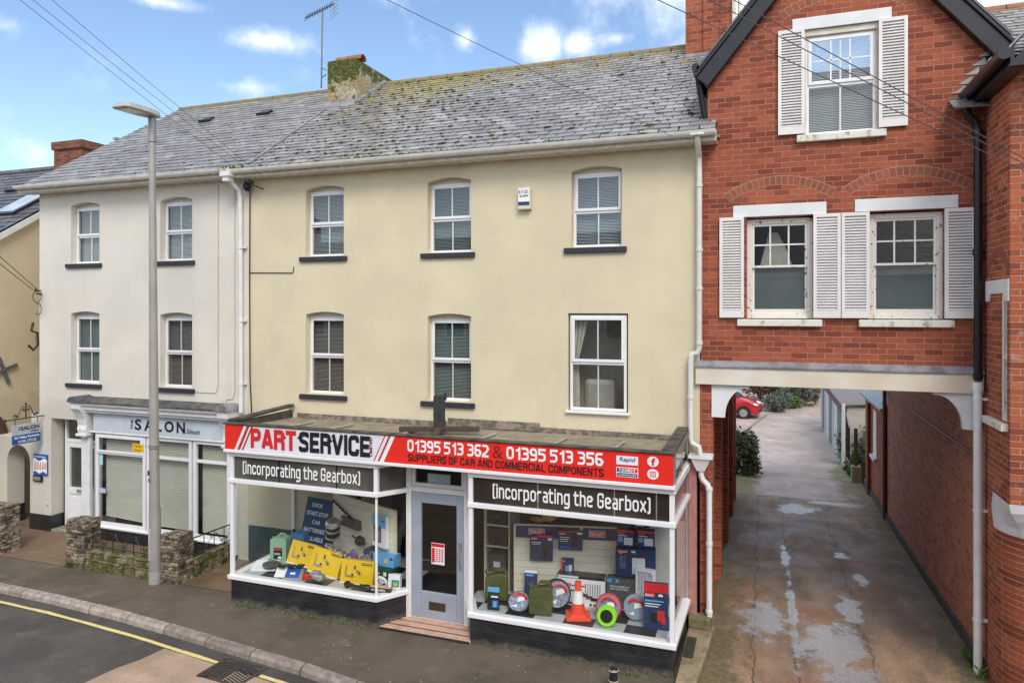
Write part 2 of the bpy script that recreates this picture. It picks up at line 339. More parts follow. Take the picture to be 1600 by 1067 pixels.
def alley_mat():
    m, nt, b = newmat("wet_concrete"); g = G(nt); x, y, z = g.xyz()
    f = g.noise(120, 2)
    st_ = g.noise(1.0, 8, g.comb(g.m('MULTIPLY', x, 1.6), g.m('MULTIPLY', y, .55), 1.), .68)
    base = g.mix(g.rng(st_, .38, .62), (.40, .25, .145), (.21, .135, .085))
    base = g.mix(g.m('MULTIPLY', g.rng(g.noise(1.1, 4, g.comb(x, g.m('MULTIPLY', y, .6), 3.)), .52, .66), .7), base, (.31, .14, .075))
    base = g.mix(g.rng(y, 9.2, 10.4), base, g.mix(g.rng(g.noise(.9, 6), .4, .6), (.30, .27, .25), (.38, .355, .335)))
    n4 = g.noise(3, 6, rough=.7)
    # moss and algae along both walls
    ed = g.m('MINIMUM', g.m('ADD', x, .8), g.m('SUBTRACT', 2.85, x))
    ms = g.rng(g.m('ADD', ed, g.m('MULTIPLY', g.m('SUBTRACT', n4, .5), 2.0)), .62, .12)
    base = g.mix(g.m('MULTIPLY', ms, .75), base, g.mix(g.rng(g.noise(14, 4), .4, .6), (.15, .135, .035), (.085, .075, .028)))
    mo2 = g.rng(g.m('ADD', g.noise(.7, 5), g.rng(y, 3, 12, -.1, .1)), .56, .66)
    base = g.mix(g.m('MULTIPLY', mo2, .6), base, (.15, .14, .05))
    base = g.mix(g.rng(g.noise(60, 3), .55, .75, 0, .5), base, (.44, .37, .30)); base = g.mix(g.rng(g.noise(45, 4), .52, .7, 0, .6), base, (.07, .05, .035))
    # bay joints and cracks
    xw = g.m('ADD', x, g.m('MULTIPLY', g.m('SUBTRACT', g.noise(1.6, 8, rough=.65), .5), .34))
    j = None
    for c0 in (-.18, .40, 1.42):
        q = g.rng(g.m('ABSOLUTE', g.m('SUBTRACT', xw, c0)), .022, .004)
        j = q if j is None else g.m('MAXIMUM', j, q)
    base = g.mix(g.m('MULTIPLY', j, .7), base, (.045, .036, .026))
    # puddles: water standing in hollows of the slab
    def blob(cx, cy, rx, ry):
        dx = g.m('MULTIPLY', g.m('SUBTRACT', x, cx), 1. / rx); dy = g.m('MULTIPLY', g.m('SUBTRACT', y, cy), 1. / ry)
        return g.m('SUBTRACT', 1., g.m('SQRT', g.m('ADD', g.m('MULTIPLY', dx, dx), g.m('MULTIPLY', dy, dy))))
    pm = None
    for q in ((.0, .75, .5, 1.0), (.95, .1, .6, 1.2), (1.15, -1.2, .55, 1.0), (.42, 1.2, .10, 2.4), (1.35, 1.7, .25, .8), (.75, 8.6, .6, .7), (1.5, 4.8, .22, .28), (.38, 4.4, .10, 1.0), (1.9, 9.5, .8, .35), (1.7, 3.3, .16, .5)):
        v = blob(*q); pm = v if pm is None else g.m('MAXIMUM', pm, v)
    pud = g.rng(g.m('ADD', pm, g.m('MULTIPLY', g.m('SUBTRACT', g.noise(2.7, 12, rough=.66), .5), 2.9)), .12, .50)
    g.set(b.inputs['Base Color'], g.mix(g.m('MULTIPLY', pud, .5), base, g.mix(g.rng(g.noise(50, 4), .4, .65), (.13, .112, .098), (.36, .33, .31))))
    damp = g.rng(g.noise(1.3, 6), .4, .6, .62, .32); b.inputs['Specular IOR Level'].default_value = .5
    g.set(b.inputs['Roughness'], g.m('ADD', g.m('MULTIPLY', damp, g.m('SUBTRACT', 1., pud)), g.m('MULTIPLY', pud, g.rng(g.noise(11, 6), .35, .65, .04, .16))))
    g.set(b.inputs['IOR'], g.m('ADD', 1.45, g.m('MULTIPLY', pud, 2.1)))
    bh = g.bump(g.m('ADD', f, g.m('MULTIPLY', g.noise(28, 5), .8)), .8, .014); 
    q = g.n("ShaderNodeMix", data_type='VECTOR'); g.set(q.inputs['Factor'], g.m('MULTIPLY', pud, .5))
    g.set(q.inputs[4], bh); g.set(q.inputs[5], g.n("ShaderNodeNewGeometry").outputs['Normal'])
    g.set(b.inputs['Normal'], q.outputs[1]); return m
MT['alley'] = alley_mat()
def riser_mat():
    m, nt, b = newmat("worn_black_tile"); g = G(nt); x, y, z = g.xyz()
    row = g.rng(g.m('ABSOLUTE', g.m('SUBTRACT', g.m('FRACT', g.m('MULTIPLY', g.m('ADD', z, .02), 8.2)), .5)), .45, .49)
    col = g.mix(g.rng(g.noise(3, 5), .4, .65), (.016, .017, .020), (.032, .033, .037))
    col = g.mix(g.m('MULTIPLY', row, .5), col, (.07, .068, .065))
    w_ = g.rng(g.m('ADD', g.m('SUBTRACT', .10, z), g.m('MULTIPLY', g.m('SUBTRACT', g.noise(4, 6, rough=.7), .5), .30)), -.01, .07)
    col = g.mix(g.m('MULTIPLY', w_, .85), col, g.mix(g.rng(g.noise(16, 4), .4, .6), (.15, .125, .10), (.07, .06, .048)))
    sc_ = g.rng(g.noise(60, 3, g.comb(g.m('MULTIPLY', x, .15), y, z)), .68, .72); col = g.mix(g.m('MULTIPLY', sc_, .4), col, (.2, .2, .2))
    g.set(b.inputs['Base Color'], col); g.set(b.inputs['Roughness'], g.m('ADD', .35, g.m('MULTIPLY', w_, .5)))
    g.set(b.inputs['Normal'], g.bump(g.m('SUBTRACT', 0., row), .4, .004)); return m
MT['riser'] = riser_mat()
def reeded(name, c):
    m, nt, b = newmat(name); g = G(nt); x, y, z = g.xyz()
    wv = g.m('SINE', g.m('MULTIPLY', g.m('ADD', x, y), 320.))
    col = g.mix(g.rng(g.noise(1.1, 3, g.comb(x, y, g.m('MULTIPLY', z, .3))), .4, .62), c, sc(c, .35))
    g.set(b.inputs['Base Color'], g.mix(g.rng(wv, -.2, 1., 0, .35), col, sc(c, 1.7))); b.inputs['Roughness'].default_value = .3
    g.set(b.inputs['Normal'], g.bump(wv, .25, .004)); return m
MT['reed_l'] = reeded("reeded_panel_grey", (.125, .12, .10))
MT['reed_r'] = reeded("reeded_panel_brown", (.05, .036, .028))
MT['reed_p'] = reeded("reeded_panel_pale", (.34, .37, .32))

# ------------------------------------------------------------------ mesh helpers
WL = {}
class MB:
    def __init__(s): s.v = []; s.f = []; s.m = []; s.mi = 0; s.T = Matrix()
    def add(s, vs, fs):
        o = len(s.v); s.v += [tuple(s.T @ Vector(q)) for q in vs]
        for q in fs: s.f.append([o + i for i in q]); s.m.append(s.mi)
        return s
    def box(s, x0, x1, y0, y1, z0, z1):
        return s.add([(x0, y0, z0), (x1, y0, z0), (x1, y1, z0), (x0, y1, z0), (x0, y0, z1), (x1, y0, z1), (x1, y1, z1), (x0, y1, z1)],
                     [(3, 2, 1, 0), (4, 5, 6, 7), (0, 1, 5, 4), (1, 2, 6, 5), (2, 3, 7, 6), (3, 0, 4, 7)])
    def poly(s, *pts): return s.add(pts, [tuple(range(len(pts)))])
    def prism(s, pts, vec):
        n = len(pts); vec = Vector(vec); a = [Vector(p) for p in pts]; b = [p + vec for p in a]
        return s.add(a + b, [tuple(range(n))[::-1], tuple(range(n, 2 * n))] + [(i, (i + 1) % n, n + (i + 1) % n, n + i) for i in range(n)])
    def tube(s, pts, r, n=8, cap=True):
        pts = [Vector(p) for p in pts]; k = len(pts); rs = r if hasattr(r, '__len__') else [r] * k
        vs = []; up = None
        for i, p in enumerate(pts):
            d = (pts[min(i + 1, k - 1)] - pts[max(i - 1, 0)]).normalized()
            if up is None: up = Vector((0, 0, 1)) if abs(d.z) < .9 else Vector((1, 0, 0))
            a = (up - d * up.dot(d)).normalized(); up = a; b = d.cross(a)
            for j in range(n):
                t = 2 * math.pi * j / n; vs.append(p + (a * math.cos(t) + b * math.sin(t)) * rs[i])
        fs = [(i * n + j, i * n + (j + 1) % n, (i + 1) * n + (j + 1) % n, (i + 1) * n + j) for i in range(k - 1) for j in range(n)]
        if cap: fs += [tuple(range(n))[::-1], tuple(range((k - 1) * n, k * n))]
        return s.add(vs, fs)
    def lathe(s, prof, c=(0, 0, 0), n=20, sx=1, sy=1):
        vs = []
        for (r, z) in prof:
            for j in range(n):
                t = 2 * math.pi * j / n; vs.append((c[0] + r * math.cos(t) * sx, c[1] + r * math.sin(t) * sy, c[2] + z))
        k = len(prof)
        fs = [(i * n + j, i * n + (j + 1) % n, (i + 1) * n + (j + 1) % n, (i + 1) * n + j) for i in range(k - 1) for j in range(n)]
        fs += [tuple(range(n))[::-1], tuple(range((k - 1) * n, k * n))]
        return s.add(vs, fs)
    def ball(s, c, r, n=8, m=6, jit=0):
        r = r if hasattr(r, '__len__') else (r, r, r); vs = []; fs = []
        for i in range(m + 1):
            p = math.pi * i / m
            for j in range(n):
                t = 2 * math.pi * j / n; k = 1 + jit * (rnd.random() - .5)
                vs.append((c[0] + r[0] * k * math.sin(p) * math.cos(t), c[1] + r[1] * k * math.sin(p) * math.sin(t), c[2] + r[2] * k * math.cos(p)))
        for i in range(m):
            for j in range(n): fs.append((i * n + j, (i + 1) * n + j, (i + 1) * n + (j + 1) % n, i * n + (j + 1) % n))
        return s.add(vs, fs)
    def build(s, name, mats, parent=None, smooth=False, bevel=0, seg=2, fixn=True):
        me = bpy.data.meshes.new(name)
        xs = [q[0] for q in s.v]; ys = [q[1] for q in s.v]; zs = [q[2] for q in s.v]
        c = Vector(((min(xs) + max(xs)) / 2, (min(ys) + max(ys)) / 2, min(zs)))
        me.from_pydata([tuple(Vector(q) - c) for q in s.v], [], s.f)
        mats = mats if isinstance(mats, (list, tuple)) else [mats]
        for q in mats: me.materials.append(MT[q] if isinstance(q, str) else q)
        me.polygons.foreach_set("material_index", [min(i, len(mats) - 1) for i in s.m])
        if smooth: me.polygons.foreach_set("use_smooth", [True] * len(me.polygons))
        me.update()
        if fixn:
            bm = bmesh.new(); bm.from_mesh(me); bmesh.ops.recalc_face_normals(bm, faces=bm.faces); bm.to_mesh(me); bm.free()
        if smooth: me.set_sharp_from_angle(angle=R(42))
        o = bpy.data.objects.new(name, me); C.objects.link(o); o.location = c; WL[o.name] = c
        if parent is not None:
            o.parent = parent; o.location = c - WL[parent.name]
        if bevel:
            b = o.modifiers.new("bevel", 'BEVEL'); b.width = bevel; b.segments = seg; b.limit_method = 'ANGLE'; b.angle_limit = R(40)
        return o
def tag(o, label, cat, group=None, kind=None):
    o['label'] = label; o['category'] = cat
    if group: o['group'] = group
    if kind: o['kind'] = kind
    return o
def struct(o): o['kind'] = 'structure'; return o
def empty(name, loc, label, cat, group=None):
    o = bpy.data.objects.new(name, None); C.objects.link(o); o.location = loc; o.empty_display_size = .2; WL[o.name] = Vector(loc)
    return tag(o, label, cat, group)
def frame_T(o, ux, uz):
    ux = Vector(ux).normalized(); uz = Vector(uz).normalized(); n = ux.cross(uz)
    m = Matrix.Identity(4)
    for i, a in enumerate((ux, uz, n)):
        for k in range(3): m[k][i] = a[k]
    m.translation = Vector(o); return m
TXC = {}
def text(s, o, ux, uz, w, h, mat, parent, name="lettering", bold=.0, shear=0., lift=.004, ext=.0015, align=0, fitw=True):
    """lettering as a thin mesh filling a w x h box whose lower-left corner is o"""
    key = (s, bold, shear)
    if key not in TXC:
        cu = bpy.data.curves.new("t", 'FONT'); cu.body = s; cu.size = 1; cu.offset = bold; cu.shear = shear; cu.resolution_u = 3; cu.extrude = .01
        t = bpy.data.objects.new("t", cu); C.objects.link(t)
        dg = bpy.context.evaluated_depsgraph_get(); me = bpy.data.meshes.new_from_object(t.evaluated_get(dg))
        TXC[key] = ([tuple(q.co) for q in me.vertices], [tuple(p.vertices) for p in me.polygons])
        bpy.data.objects.remove(t); bpy.data.curves.remove(cu); bpy.data.meshes.remove(me)
    vs, fs = TXC[key]
    x0 = min(q[0] for q in vs); x1 = max(q[0] for q in vs); y0 = min(q[1] for q in vs); y1 = max(q[1] for q in vs)
    kx = w / (x1 - x0); ky = h / (y1 - y0)
    if not fitw: kx = min(kx, ky)
    mb = MB(); mb.T = frame_T(o, ux, uz)
    mb.add([((q[0] - x0) * kx, (q[1] - y0) * ky, lift + (ext if q[2] > 0 else -ext)) for q in vs], fs)
    return mb.build(name, mat, parent, fixn=False)
def rnd_path(pts, r, closed=False, n=4):
    out = []; k = len(pts)
    for i, p in enumerate(pts):
        if not closed and i in (0, k - 1): out.append(p); continue
        a, b = pts[i - 1], pts[(i + 1) % k]; va = (a[0] - p[0], a[1] - p[1]); vb = (b[0] - p[0], b[1] - p[1]); la, lb = math.hypot(*va), math.hypot(*vb); q = min(r, la * .5, lb * .5)
        p0 = (p[0] + va[0] / la * q, p[1] + va[1] / la * q); p1 = (p[0] + vb[0] / lb * q, p[1] + vb[1] / lb * q)
        for j in range(n + 1):
            t = j / n; out.append(((1 - t) ** 2 * p0[0] + 2 * t * (1 - t) * p[0] + t * t * p1[0], (1 - t) ** 2 * p0[1] + 2 * t * (1 - t) * p[1] + t * t * p1[1]))
    return out
O_ = [(0, 0), (1, 0), (1, 1), (0, 1)]
GL = {'P': (.50, [[(0, 0), (0, 1)], ('r', [(0, 1), (1, 1), (1, .46), (0, .46)])]), 'R': (.52, [[(0, 0), (0, 1)], ('r', [(0, 1), (1, 1), (1, .5), (0, .5)]), ('r', [(.4, .5), (1, .46), (1, 0)])]),
 'A': (.56, [[(0, 0), (.42, 1), (.58, 1), (1, 0)], [(.2, .22), (.8, .22)]]), 'T': (.48, [[(0, 1), (1, 1)], [(.5, 1), (.5, 0)]]), 'S': (.50, [('r', [(1, .80), (1, 1), (0, 1), (0, .57), (1, .43), (1, 0), (0, 0), (0, .20)])]),
 'E': (.44, [[(1, 1), (0, 1), (0, 0), (1, 0)], [(0, .5), (.85, .5)]]), 'V': (.54, [[(0, 1), (.45, 0), (.55, 0), (1, 1)]]), 'I': (0, [[(0, 0), (0, 1)]]), 'C': (.50, [('r', [(1, .70), (1, 1), (0, 1), (0, 0), (1, 0), (1, .30)])]),
 'L': (.42, [[(0, 1), (0, 0), (1, 0)]]), 'M': (.66, [[(0, 0), (0, 1)], [(1, 0), (1, 1)], [(.06, 1), (.5, .1), (.94, 1)]]), 'D': (.50, [[(0, 0), (0, 1)], ('r', [(0, 1), (1, 1), (1, 0), (0, 0)])]), 'U': (.50, [('r', [(0, 1), (0, 0), (1, 0), (1, 1)])]),
 'F': (.42, [[(0, 0), (0, 1), (1, 1)], [(0, .5), (.85, .5)]]), 'O': (.50, [('c', O_)]), 'N': (.52, [[(0, 0), (0, 1)], [(1, 0), (1, 1)], [(.05, 1), (.95, 0)]]),
 '0': (.50, [('c', O_)]), '1': (.32, [[(1, 0), (1, 1)], [(1, .88), (.1, .76)]]), '2': (.48, [('r', [(.05, 1), (1, 1), (1, .55), (0, .1), (0, 0)]), [(0, 0), (1, 0)]]), '3': (.48, [('r', [(.05, 1), (1, 1), (1, .53), (.4, .53)]), ('r', [(.4, .51), (1, .51), (1, 0), (.05, 0)])]),
 '5': (.48, [[(1, 1), (0, 1), (0, .50)], ('r', [(0, .58), (.1, .60), (1, .60), (1, 0), (.05, 0)])]), '6': (.48, [('r', [(.9, 1), (0, 1), (0, 0), (1, 0), (1, .54), (0, .54)])]), '9': (.48, [('r', [(.1, 0), (1, 0), (1, 1), (0, 1), (0, .46), (1, .46)])]),
 'n': (.52, [[(0, 0), (0, 1)], ('r', [(0, 1), (1, 1), (1, 0)])]), 'i': (0, [[(0, 0), (0, 1)], [(0, 1.34), (0, 1.36)]]), 'c': (.48, [('r', [(1, .72), (1, 1), (0, 1), (0, 0), (1, 0), (1, .28)])]), 'o': (.54, [('c', O_)]), 'r': (.36, [[(0, 0), (0, 1)], ('r', [(0, .8), (.1, 1), (1, 1)])]),
 'p': (.54, [[(0, -.42), (0, 1)], ('r', [(0, 1), (1, 1), (1, 0), (0, 0)])]), 'a': (.50, [('r', [(.05, 1), (1, 1), (1, 0)]), ('r', [(1, 0), (0, 0), (0, .55), (1, .55)])]), 't': (.34, [('r', [(.1, 1.3), (.1, 0), (1, 0)]), [(-.3, 1), (1, 1)]]), 'g': (.54, [('c', O_), ('r', [(1, 1), (1, -.42), (.05, -.42)])]),
 'h': (.52, [[(0, 0), (0, 1.38)], ('r', [(0, 1), (1, 1), (1, 0)])]), 'e': (.52, [('r', [(0, .5), (1, .5), (1, 1), (0, 1), (0, 0), (1, 0), (1, .14)])]), 'G': (.58, [('r', [(1, 1.08), (1, 1.38), (0, 1.38), (0, 0), (1, 0), (1, .66)]), [(1, .66), (.5, .66)]]), 'b': (.54, [[(0, 0), (0, 1.38)], ('r', [(0, 1), (1, 1), (1, 0), (0, 0)])]),
 'x': (.52, [[(0, 0), (1, 1)], [(0, 1), (1, 0)]]), '(': (.16, [('r', [(1, 1.38), (0, 1.38), (0, -.1), (1, -.1)])]), ')': (.16, [('r', [(0, 1.38), (1, 1.38), (1, -.1), (0, -.1)])])}
def signwriting(s, o, ux, uz, w, h, mat, parent, t=.2, gap=.1, space=.3, name='lettering', lift=.004, r=.24, ext=.0012):
    """condensed sign lettering drawn as broad strokes, fitted to a w x h box"""
    vs, fs = [], []; x = 0.; layer = 0
    for ch in s:
        if ch == ' ': x += space; continue
        wd, st = GL[ch]
        mp = lambda p: (x + t / 2 + p[0] * wd, t / 2 + p[1] * (1 - t))
        for q in st:
            closed = q[0] == 'c' if isinstance(q[0], str) else False
            pts = [mp(p) for p in (q[1] if isinstance(q[0], str) else q)]
            if isinstance(q[0], str): pts = rnd_path(pts, r, closed)
            else:
                pass
            if not closed:
                for e, f_ in ((0, 1), (-1, -2)):
                    d = Vector((pts[e][0] - pts[f_][0], pts[e][1] - pts[f_][1])); d.normalize(); py_ = (q[1] if isinstance(q[0], str) else q)[e][1]; k = t / 2 * (1 if abs(d.y) > .999 or abs(d.x) > .999 else .8 * abs(d.y))
                    if abs(d.y) > .999 and 0 < py_ < 1: k = 0
                    if not (isinstance(q[0], str) and abs(d.y) < .5 and ch in 'PRDnhbpae'): pts[e] = (pts[e][0] + d.x * k, pts[e][1] + d.y * k)
            n = len(pts); base = len(vs); layer += 1; zz = lift + ext + (layer % 4) * .0014
            for i, p in enumerate(pts):
                a = pts[i - 1] if (i or closed) else None; b = pts[(i + 1) % n] if (i < n - 1 or closed) else None
                ds = []
                if a is not None: d = Vector((p[0] - a[0], p[1] - a[1])); ds.append(d.normalized())
                if b is not None: d = Vector((b[0] - p[0], b[1] - p[1])); ds.append(d.normalized())
                m = sum(ds, Vector((0, 0))); m.normalize(); nn = Vector((-m.y, m.x)); k = t / 2 / max(.45, nn.dot(Vector((-ds[0].y, ds[0].x))))
                zi = zz + i * .00005; vs.append((p[0] + nn.x * k, p[1] + nn.y * k, zi)); vs.append((p[0] - nn.x * k, p[1] - nn.y * k, zi))
            for i in range(n if closed else n - 1):
                j = (i + 1) % n; fs.append((base + 2 * i, base + 2 * j, base + 2 * j + 1, base + 2 * i + 1))
        x += wd + t + gap
    x0, x1 = min(v[0] for v in vs), max(v[0] for v in vs); y0, y1 = min(v[1] for v in vs), max(v[1] for v in vs)
    mb = MB(); mb.T = frame_T(o, ux, uz); mb.add([((v[0] - x0) * w / (x1 - x0), (v[1] - y0) * h / (y1 - y0), v[2]) for v in vs], fs)
    return mb.build(name, mat, parent, fixn=False)
def wall(mb, axis, c, a0, a1, z0, top, holes=(), depth=.2, n=8):
    """facade sheet at x or y = c with rectangular or segment-headed openings and their reveals"""
    tf = top if callable(top) else (lambda a: top)
    P = (lambda a, z, d=0.: (a, c + d, z)) if axis == 'y' else (lambda a, z, d=0.: (c + d, a, z))
    cuts = sorted(set([a0, a1] + [q for h in holes for q in (h[0], h[1]) if a0 < q < a1] + (list(top.cuts) if hasattr(top, 'cuts') else [])))
    for xa, xb in zip(cuts[:-1], cuts[1:]):
        hs = sorted([h for h in holes if h[0] <= xa + 1e-6 and h[1] >= xb - 1e-6], key=lambda h: h[2]); z = z0
        for h in hs:
            if h[2] > z + 1e-6: mb.poly(P(xa, z), P(xb, z), P(xb, h[2]), P(xa, h[2]))
            z = h[3]
        mb.poly(P(xa, z), P(xb, z), P(xb, tf(xb)), P(xa, tf(xa)))
    for h in holes:
        x0, x1, za, zb = h[:4]; rise = h[4] if len(h) > 4 else 0; d = depth
        mb.poly(P(x0, za), P(x0, zb), P(x0, zb, d), P(x0, za, d)); mb.poly(P(x1, za), P(x1, zb), P(x1, zb, d), P(x1, za, d))
        mb.poly(P(x0, za), P(x1, za), P(x1, za, d), P(x0, za, d))
        arc = [(x0 + (x1 - x0) * i / n, zb - rise * (2. * i / n - 1) ** 2) for i in range(n + 1)] if rise else [(x0, zb), (x1, zb)]
        for (p, q), (r_, s_) in zip(arc[:-1], arc[1:]):
            mb.poly(P(p, q), P(r_, s_), P(r_, s_, d), P(p, q, d))
            if rise: mb.poly(P(p, q), P(r_, s_), P(r_, zb), P(p, zb))
def slates(mb, x0, x1, y0, z0, y1, z1, wd=.30, gauge=.2, clip=None):
    ln = math.hypot(y1 - y0, z1 - z0); dy, dz = (y1 - y0) / ln, (z1 - z0) / ln; ny, nz = -dz, dy; rows = int(ln / gauge); k = 0
    for i in range(rows + 1):
        x = x0 - (wd / 2 if i % 2 else 0) + rnd.uniform(-.02, .02)
        while x < x1:
            a, b = max(x, x0), min(x + wd - .02, x1); x += wd
            if b - a < .04: continue
            v0 = i * gauge + rnd.uniform(-.006, .006); v1 = min(v0 + gauge * 1.9, ln + .01)
            if clip and clip((a + b) / 2, v0 / ln): continue
            l0 = .028 + rnd.uniform(0, .010); tw = rnd.uniform(-.006, .006); l1 = .001
            p = lambda u, v, l: (u, y0 + dy * v + ny * l, z0 + dz * v + nz * l)
            mb.add([p(a, v0, l0 + tw), p(b, v0, l0 - tw), p(b, v1, l1), p(a, v1, l1), p(a, v0, l0 + tw - .024), p(b, v0, l0 - tw - .024)],
                   [(0, 1, 2, 3), (0, 4, 5, 1), (0, 3, 4), (1, 5, 2)])
def leafball(mb, c, r, n, size, flatk=.35, low=-1.):
    for _ in range(n):
        while True:
            d = Vector((rnd.gauss(0, 1), rnd.gauss(0, 1), rnd.gauss(0, 1))).normalized()
            if d.z > low: break
        k = (.55 + .5 * rnd.random()) * (1 + .18 * math.sin(d.x * 5 + c[0]) * math.cos(d.y * 4 + d.z * 5))
        p = Vector((c[0] + d.x * r[0] * k, c[1] + d.y * r[1] * k, c[2] + d.z * r[2] * k))
        a = (d + Vector((rnd.gauss(0, .7), rnd.gauss(0, .7), rnd.gauss(0, .7)))).normalized(); b = a.orthogonal().normalized()
        b.rotate(Matrix.Rotation(rnd.random() * 6.28, 3, a)); cc = a.cross(b); s_ = size * rnd.uniform(.6, 1.3)
        mb.poly(p - b * s_, p - cc * s_ * .5 + a * s_ * .1, p + b * s_, p + cc * s_ * .5 + a * s_ * .1)
def tufts(mb, pts, h, n=6, sp=.05):
    for p in pts:
        for _ in range(n):
            a = rnd.random() * 6.28; q = Vector(p) + Vector((rnd.uniform(-sp, sp), rnd.uniform(-sp, sp), 0)); l = h * rnd.uniform(.5, 1.2)
            d = Vector((math.cos(a), math.sin(a), 0)); s_ = Vector((-d.y, d.x, 0)) * .006
            mb.poly(q - s_, q + s_, q + d * l * .35 + Vector((0, 0, l * .8)) + s_ * .6, q + d * l * .7 + Vector((0, 0, l)))

# ================================================================== GROUND
KY = [(-60, -2.3), (-14.5, -2.42), (-13.18, -2.45), (-11.38, -2.49), (-9.36, -2.64), (-7.31, -2.88), (-6.1, -3.01), (-5.39, -3.14), (-3, -3.5), (0, -3.9), (3, -4.3), (60, -4.6)]
def ky(x):
    for (a, b), (c, d) in zip(KY[:-1], KY[1:]):
        if a <= x <= c: return b + (d - b) * (x - a) / (c - a)
    return KY[-1][1]
def strip(name, mat, xs, ya, yb, z):
    mb = MB()
    for a, b in zip(xs[:-1], xs[1:]): mb.poly((a, ya(a), z), (b, ya(b), z), (b, yb(b), z), (a, yb(a), z))
    return struct(mb.build(name, mat))
def xr(a, b, n): return [a + (b - a) * i / n for i in range(n + 1)]
m_ = MB(); m_.poly((-900, -900, -.9), (900, -900, -.9), (900, 900, -.9), (-900, 900, -.9)); struct(m_.build('ground', 'gravelroof'))
strip('road', 'road', sorted(set(xr(-60, 60, 60) + [k[0] for k in KY])), lambda x: -15.3, lambda x: ky(x) - .05, -.1)
strip('road_edge', 'gutterroad', xr(-40, 6, 92), lambda x: ky(x) - .42, lambda x: ky(x) - .1, -.096)
strip('yellow_line', 'line', xr(-40, -7.42, 66), lambda x: ky(x) - .455 + .006 * math.sin(x * 9), lambda x: ky(x) - .385 + .006 * math.sin(x * 7), -.091)
strip('yellow_line', 'line', xr(-6.62, -4, 8), lambda x: ky(x) - .455, lambda x: ky(x) - .385, -.091)
m_ = MB()
pt = [(-8.5, ky(-8.5) - .47), (-6, ky(-6) - .47), (-3, ky(-3) - .5), (-3, -9), (-9.7, -9), (-9.0, -5.2), (-8.75, -4.36), (-8.68, -3.9), (-8.56, -3.6)]
m_.poly(*[(x, y, -.0935) for x, y in pt]); struct(m_.build('road_surface_patch', 'beige'))
strip('pavement', 'asphalt', sorted(set(xr(-60, -.92, 60) + [k[0] for k in KY if k[0] < -.9] + [-.92])), lambda x: ky(x) - .01, lambda x: .6, 0.)
mb = MB(); x = -16.; i = 0
while x < 2:
    l = rnd.uniform(.86, .96); a, b = x + .011, x + l - .011; x += l
    j = rnd.uniform(-.006, .006)
    pa = [(a, ky(a) + j, -.12), (a, ky(a) + j, .006), (a, ky(a) - .115 + j, .004), (a, ky(a) - .15 + j, -.03), (a, ky(a) - .165 + j, -.12)]
    pb = [(b, q[1] - ky(a) + ky(b), q[2]) for q in pa]; n = 5
    mb.add(pa + pb, [tuple(range(5))[::-1], tuple(range(5, 10))] + [(k, (k + 1) % n, n + (k + 1) % n, n + k) for k in range(n)])
struct(mb.build('kerb', 'kerb'))
zg = lambda y: -.03 * min(max(y, 0), 20)
mb = MB(); ys = [-4.2, -1.7, 0, 1, 2, 4, 6, 8, 9.9]
for a, b in zip(ys[:-1], ys[1:]): mb.poly((-.95, a, zg(a) + .004), (3.0, a, zg(a) + .004), (3.0, b, zg(b) + .004), (-.95, b, zg(b) + .004))
struct(mb.build('alley', 'alley'))
mb = MB(); ys = [9.9, 12, 15, 20, 70]
for a, b in zip(ys[:-1], ys[1:]): mb.poly((-14, a, zg(a)), (9, a, zg(a)), (9, b, zg(b)), (-14, b, zg(b)))
struct(mb.build('yard', 'yard'))
strip('forecourt', 'forecourt', [-18.5, -16.5, -12, -8.9], lambda x: -1.44 + .02 * (x + 12), lambda x: .9, .008)
mb = MB(); mb.box(-15.12, -13.9, -.02, .5, 0, .06); struct(mb.build('doorstep', 'conc', bevel=.01))
m_ = MB()
for (a, b, c_, d) in ((-5.76, -1.74, -4.14, -1.74), ):
    pass
# tiled step in the shop's lobby: three bands of tile with dark gaps
for i in range(3):
    f0, f1 = i / 3. + .035, (i + 1) / 3. - .055
    ya, yb = -1.72 + .5 * f0, -1.72 + .5 * f1
    xl = lambda y: -5.72 + .3 * (y + 1.72) / .5; xh = lambda y: -4.14 - .25 * (y + 1.72) / .5
    m_.prism([(xl(ya), ya, .0), (xh(ya), ya, .0), (xh(yb), yb, .0), (xl(yb), yb, .0)], (0, 0, .035 + .006 * i))
struct(m_.build('tiled_step', 'tile', bevel=.004))
mb = MB(); mb.prism([(-5.7, -1.73, .002), (-4.16, -1.73, .002), (-4.4, -1.22, .002), (-5.42, -1.22, .002)], (0, 0, .022)); struct(mb.build('step_base', 'char'))

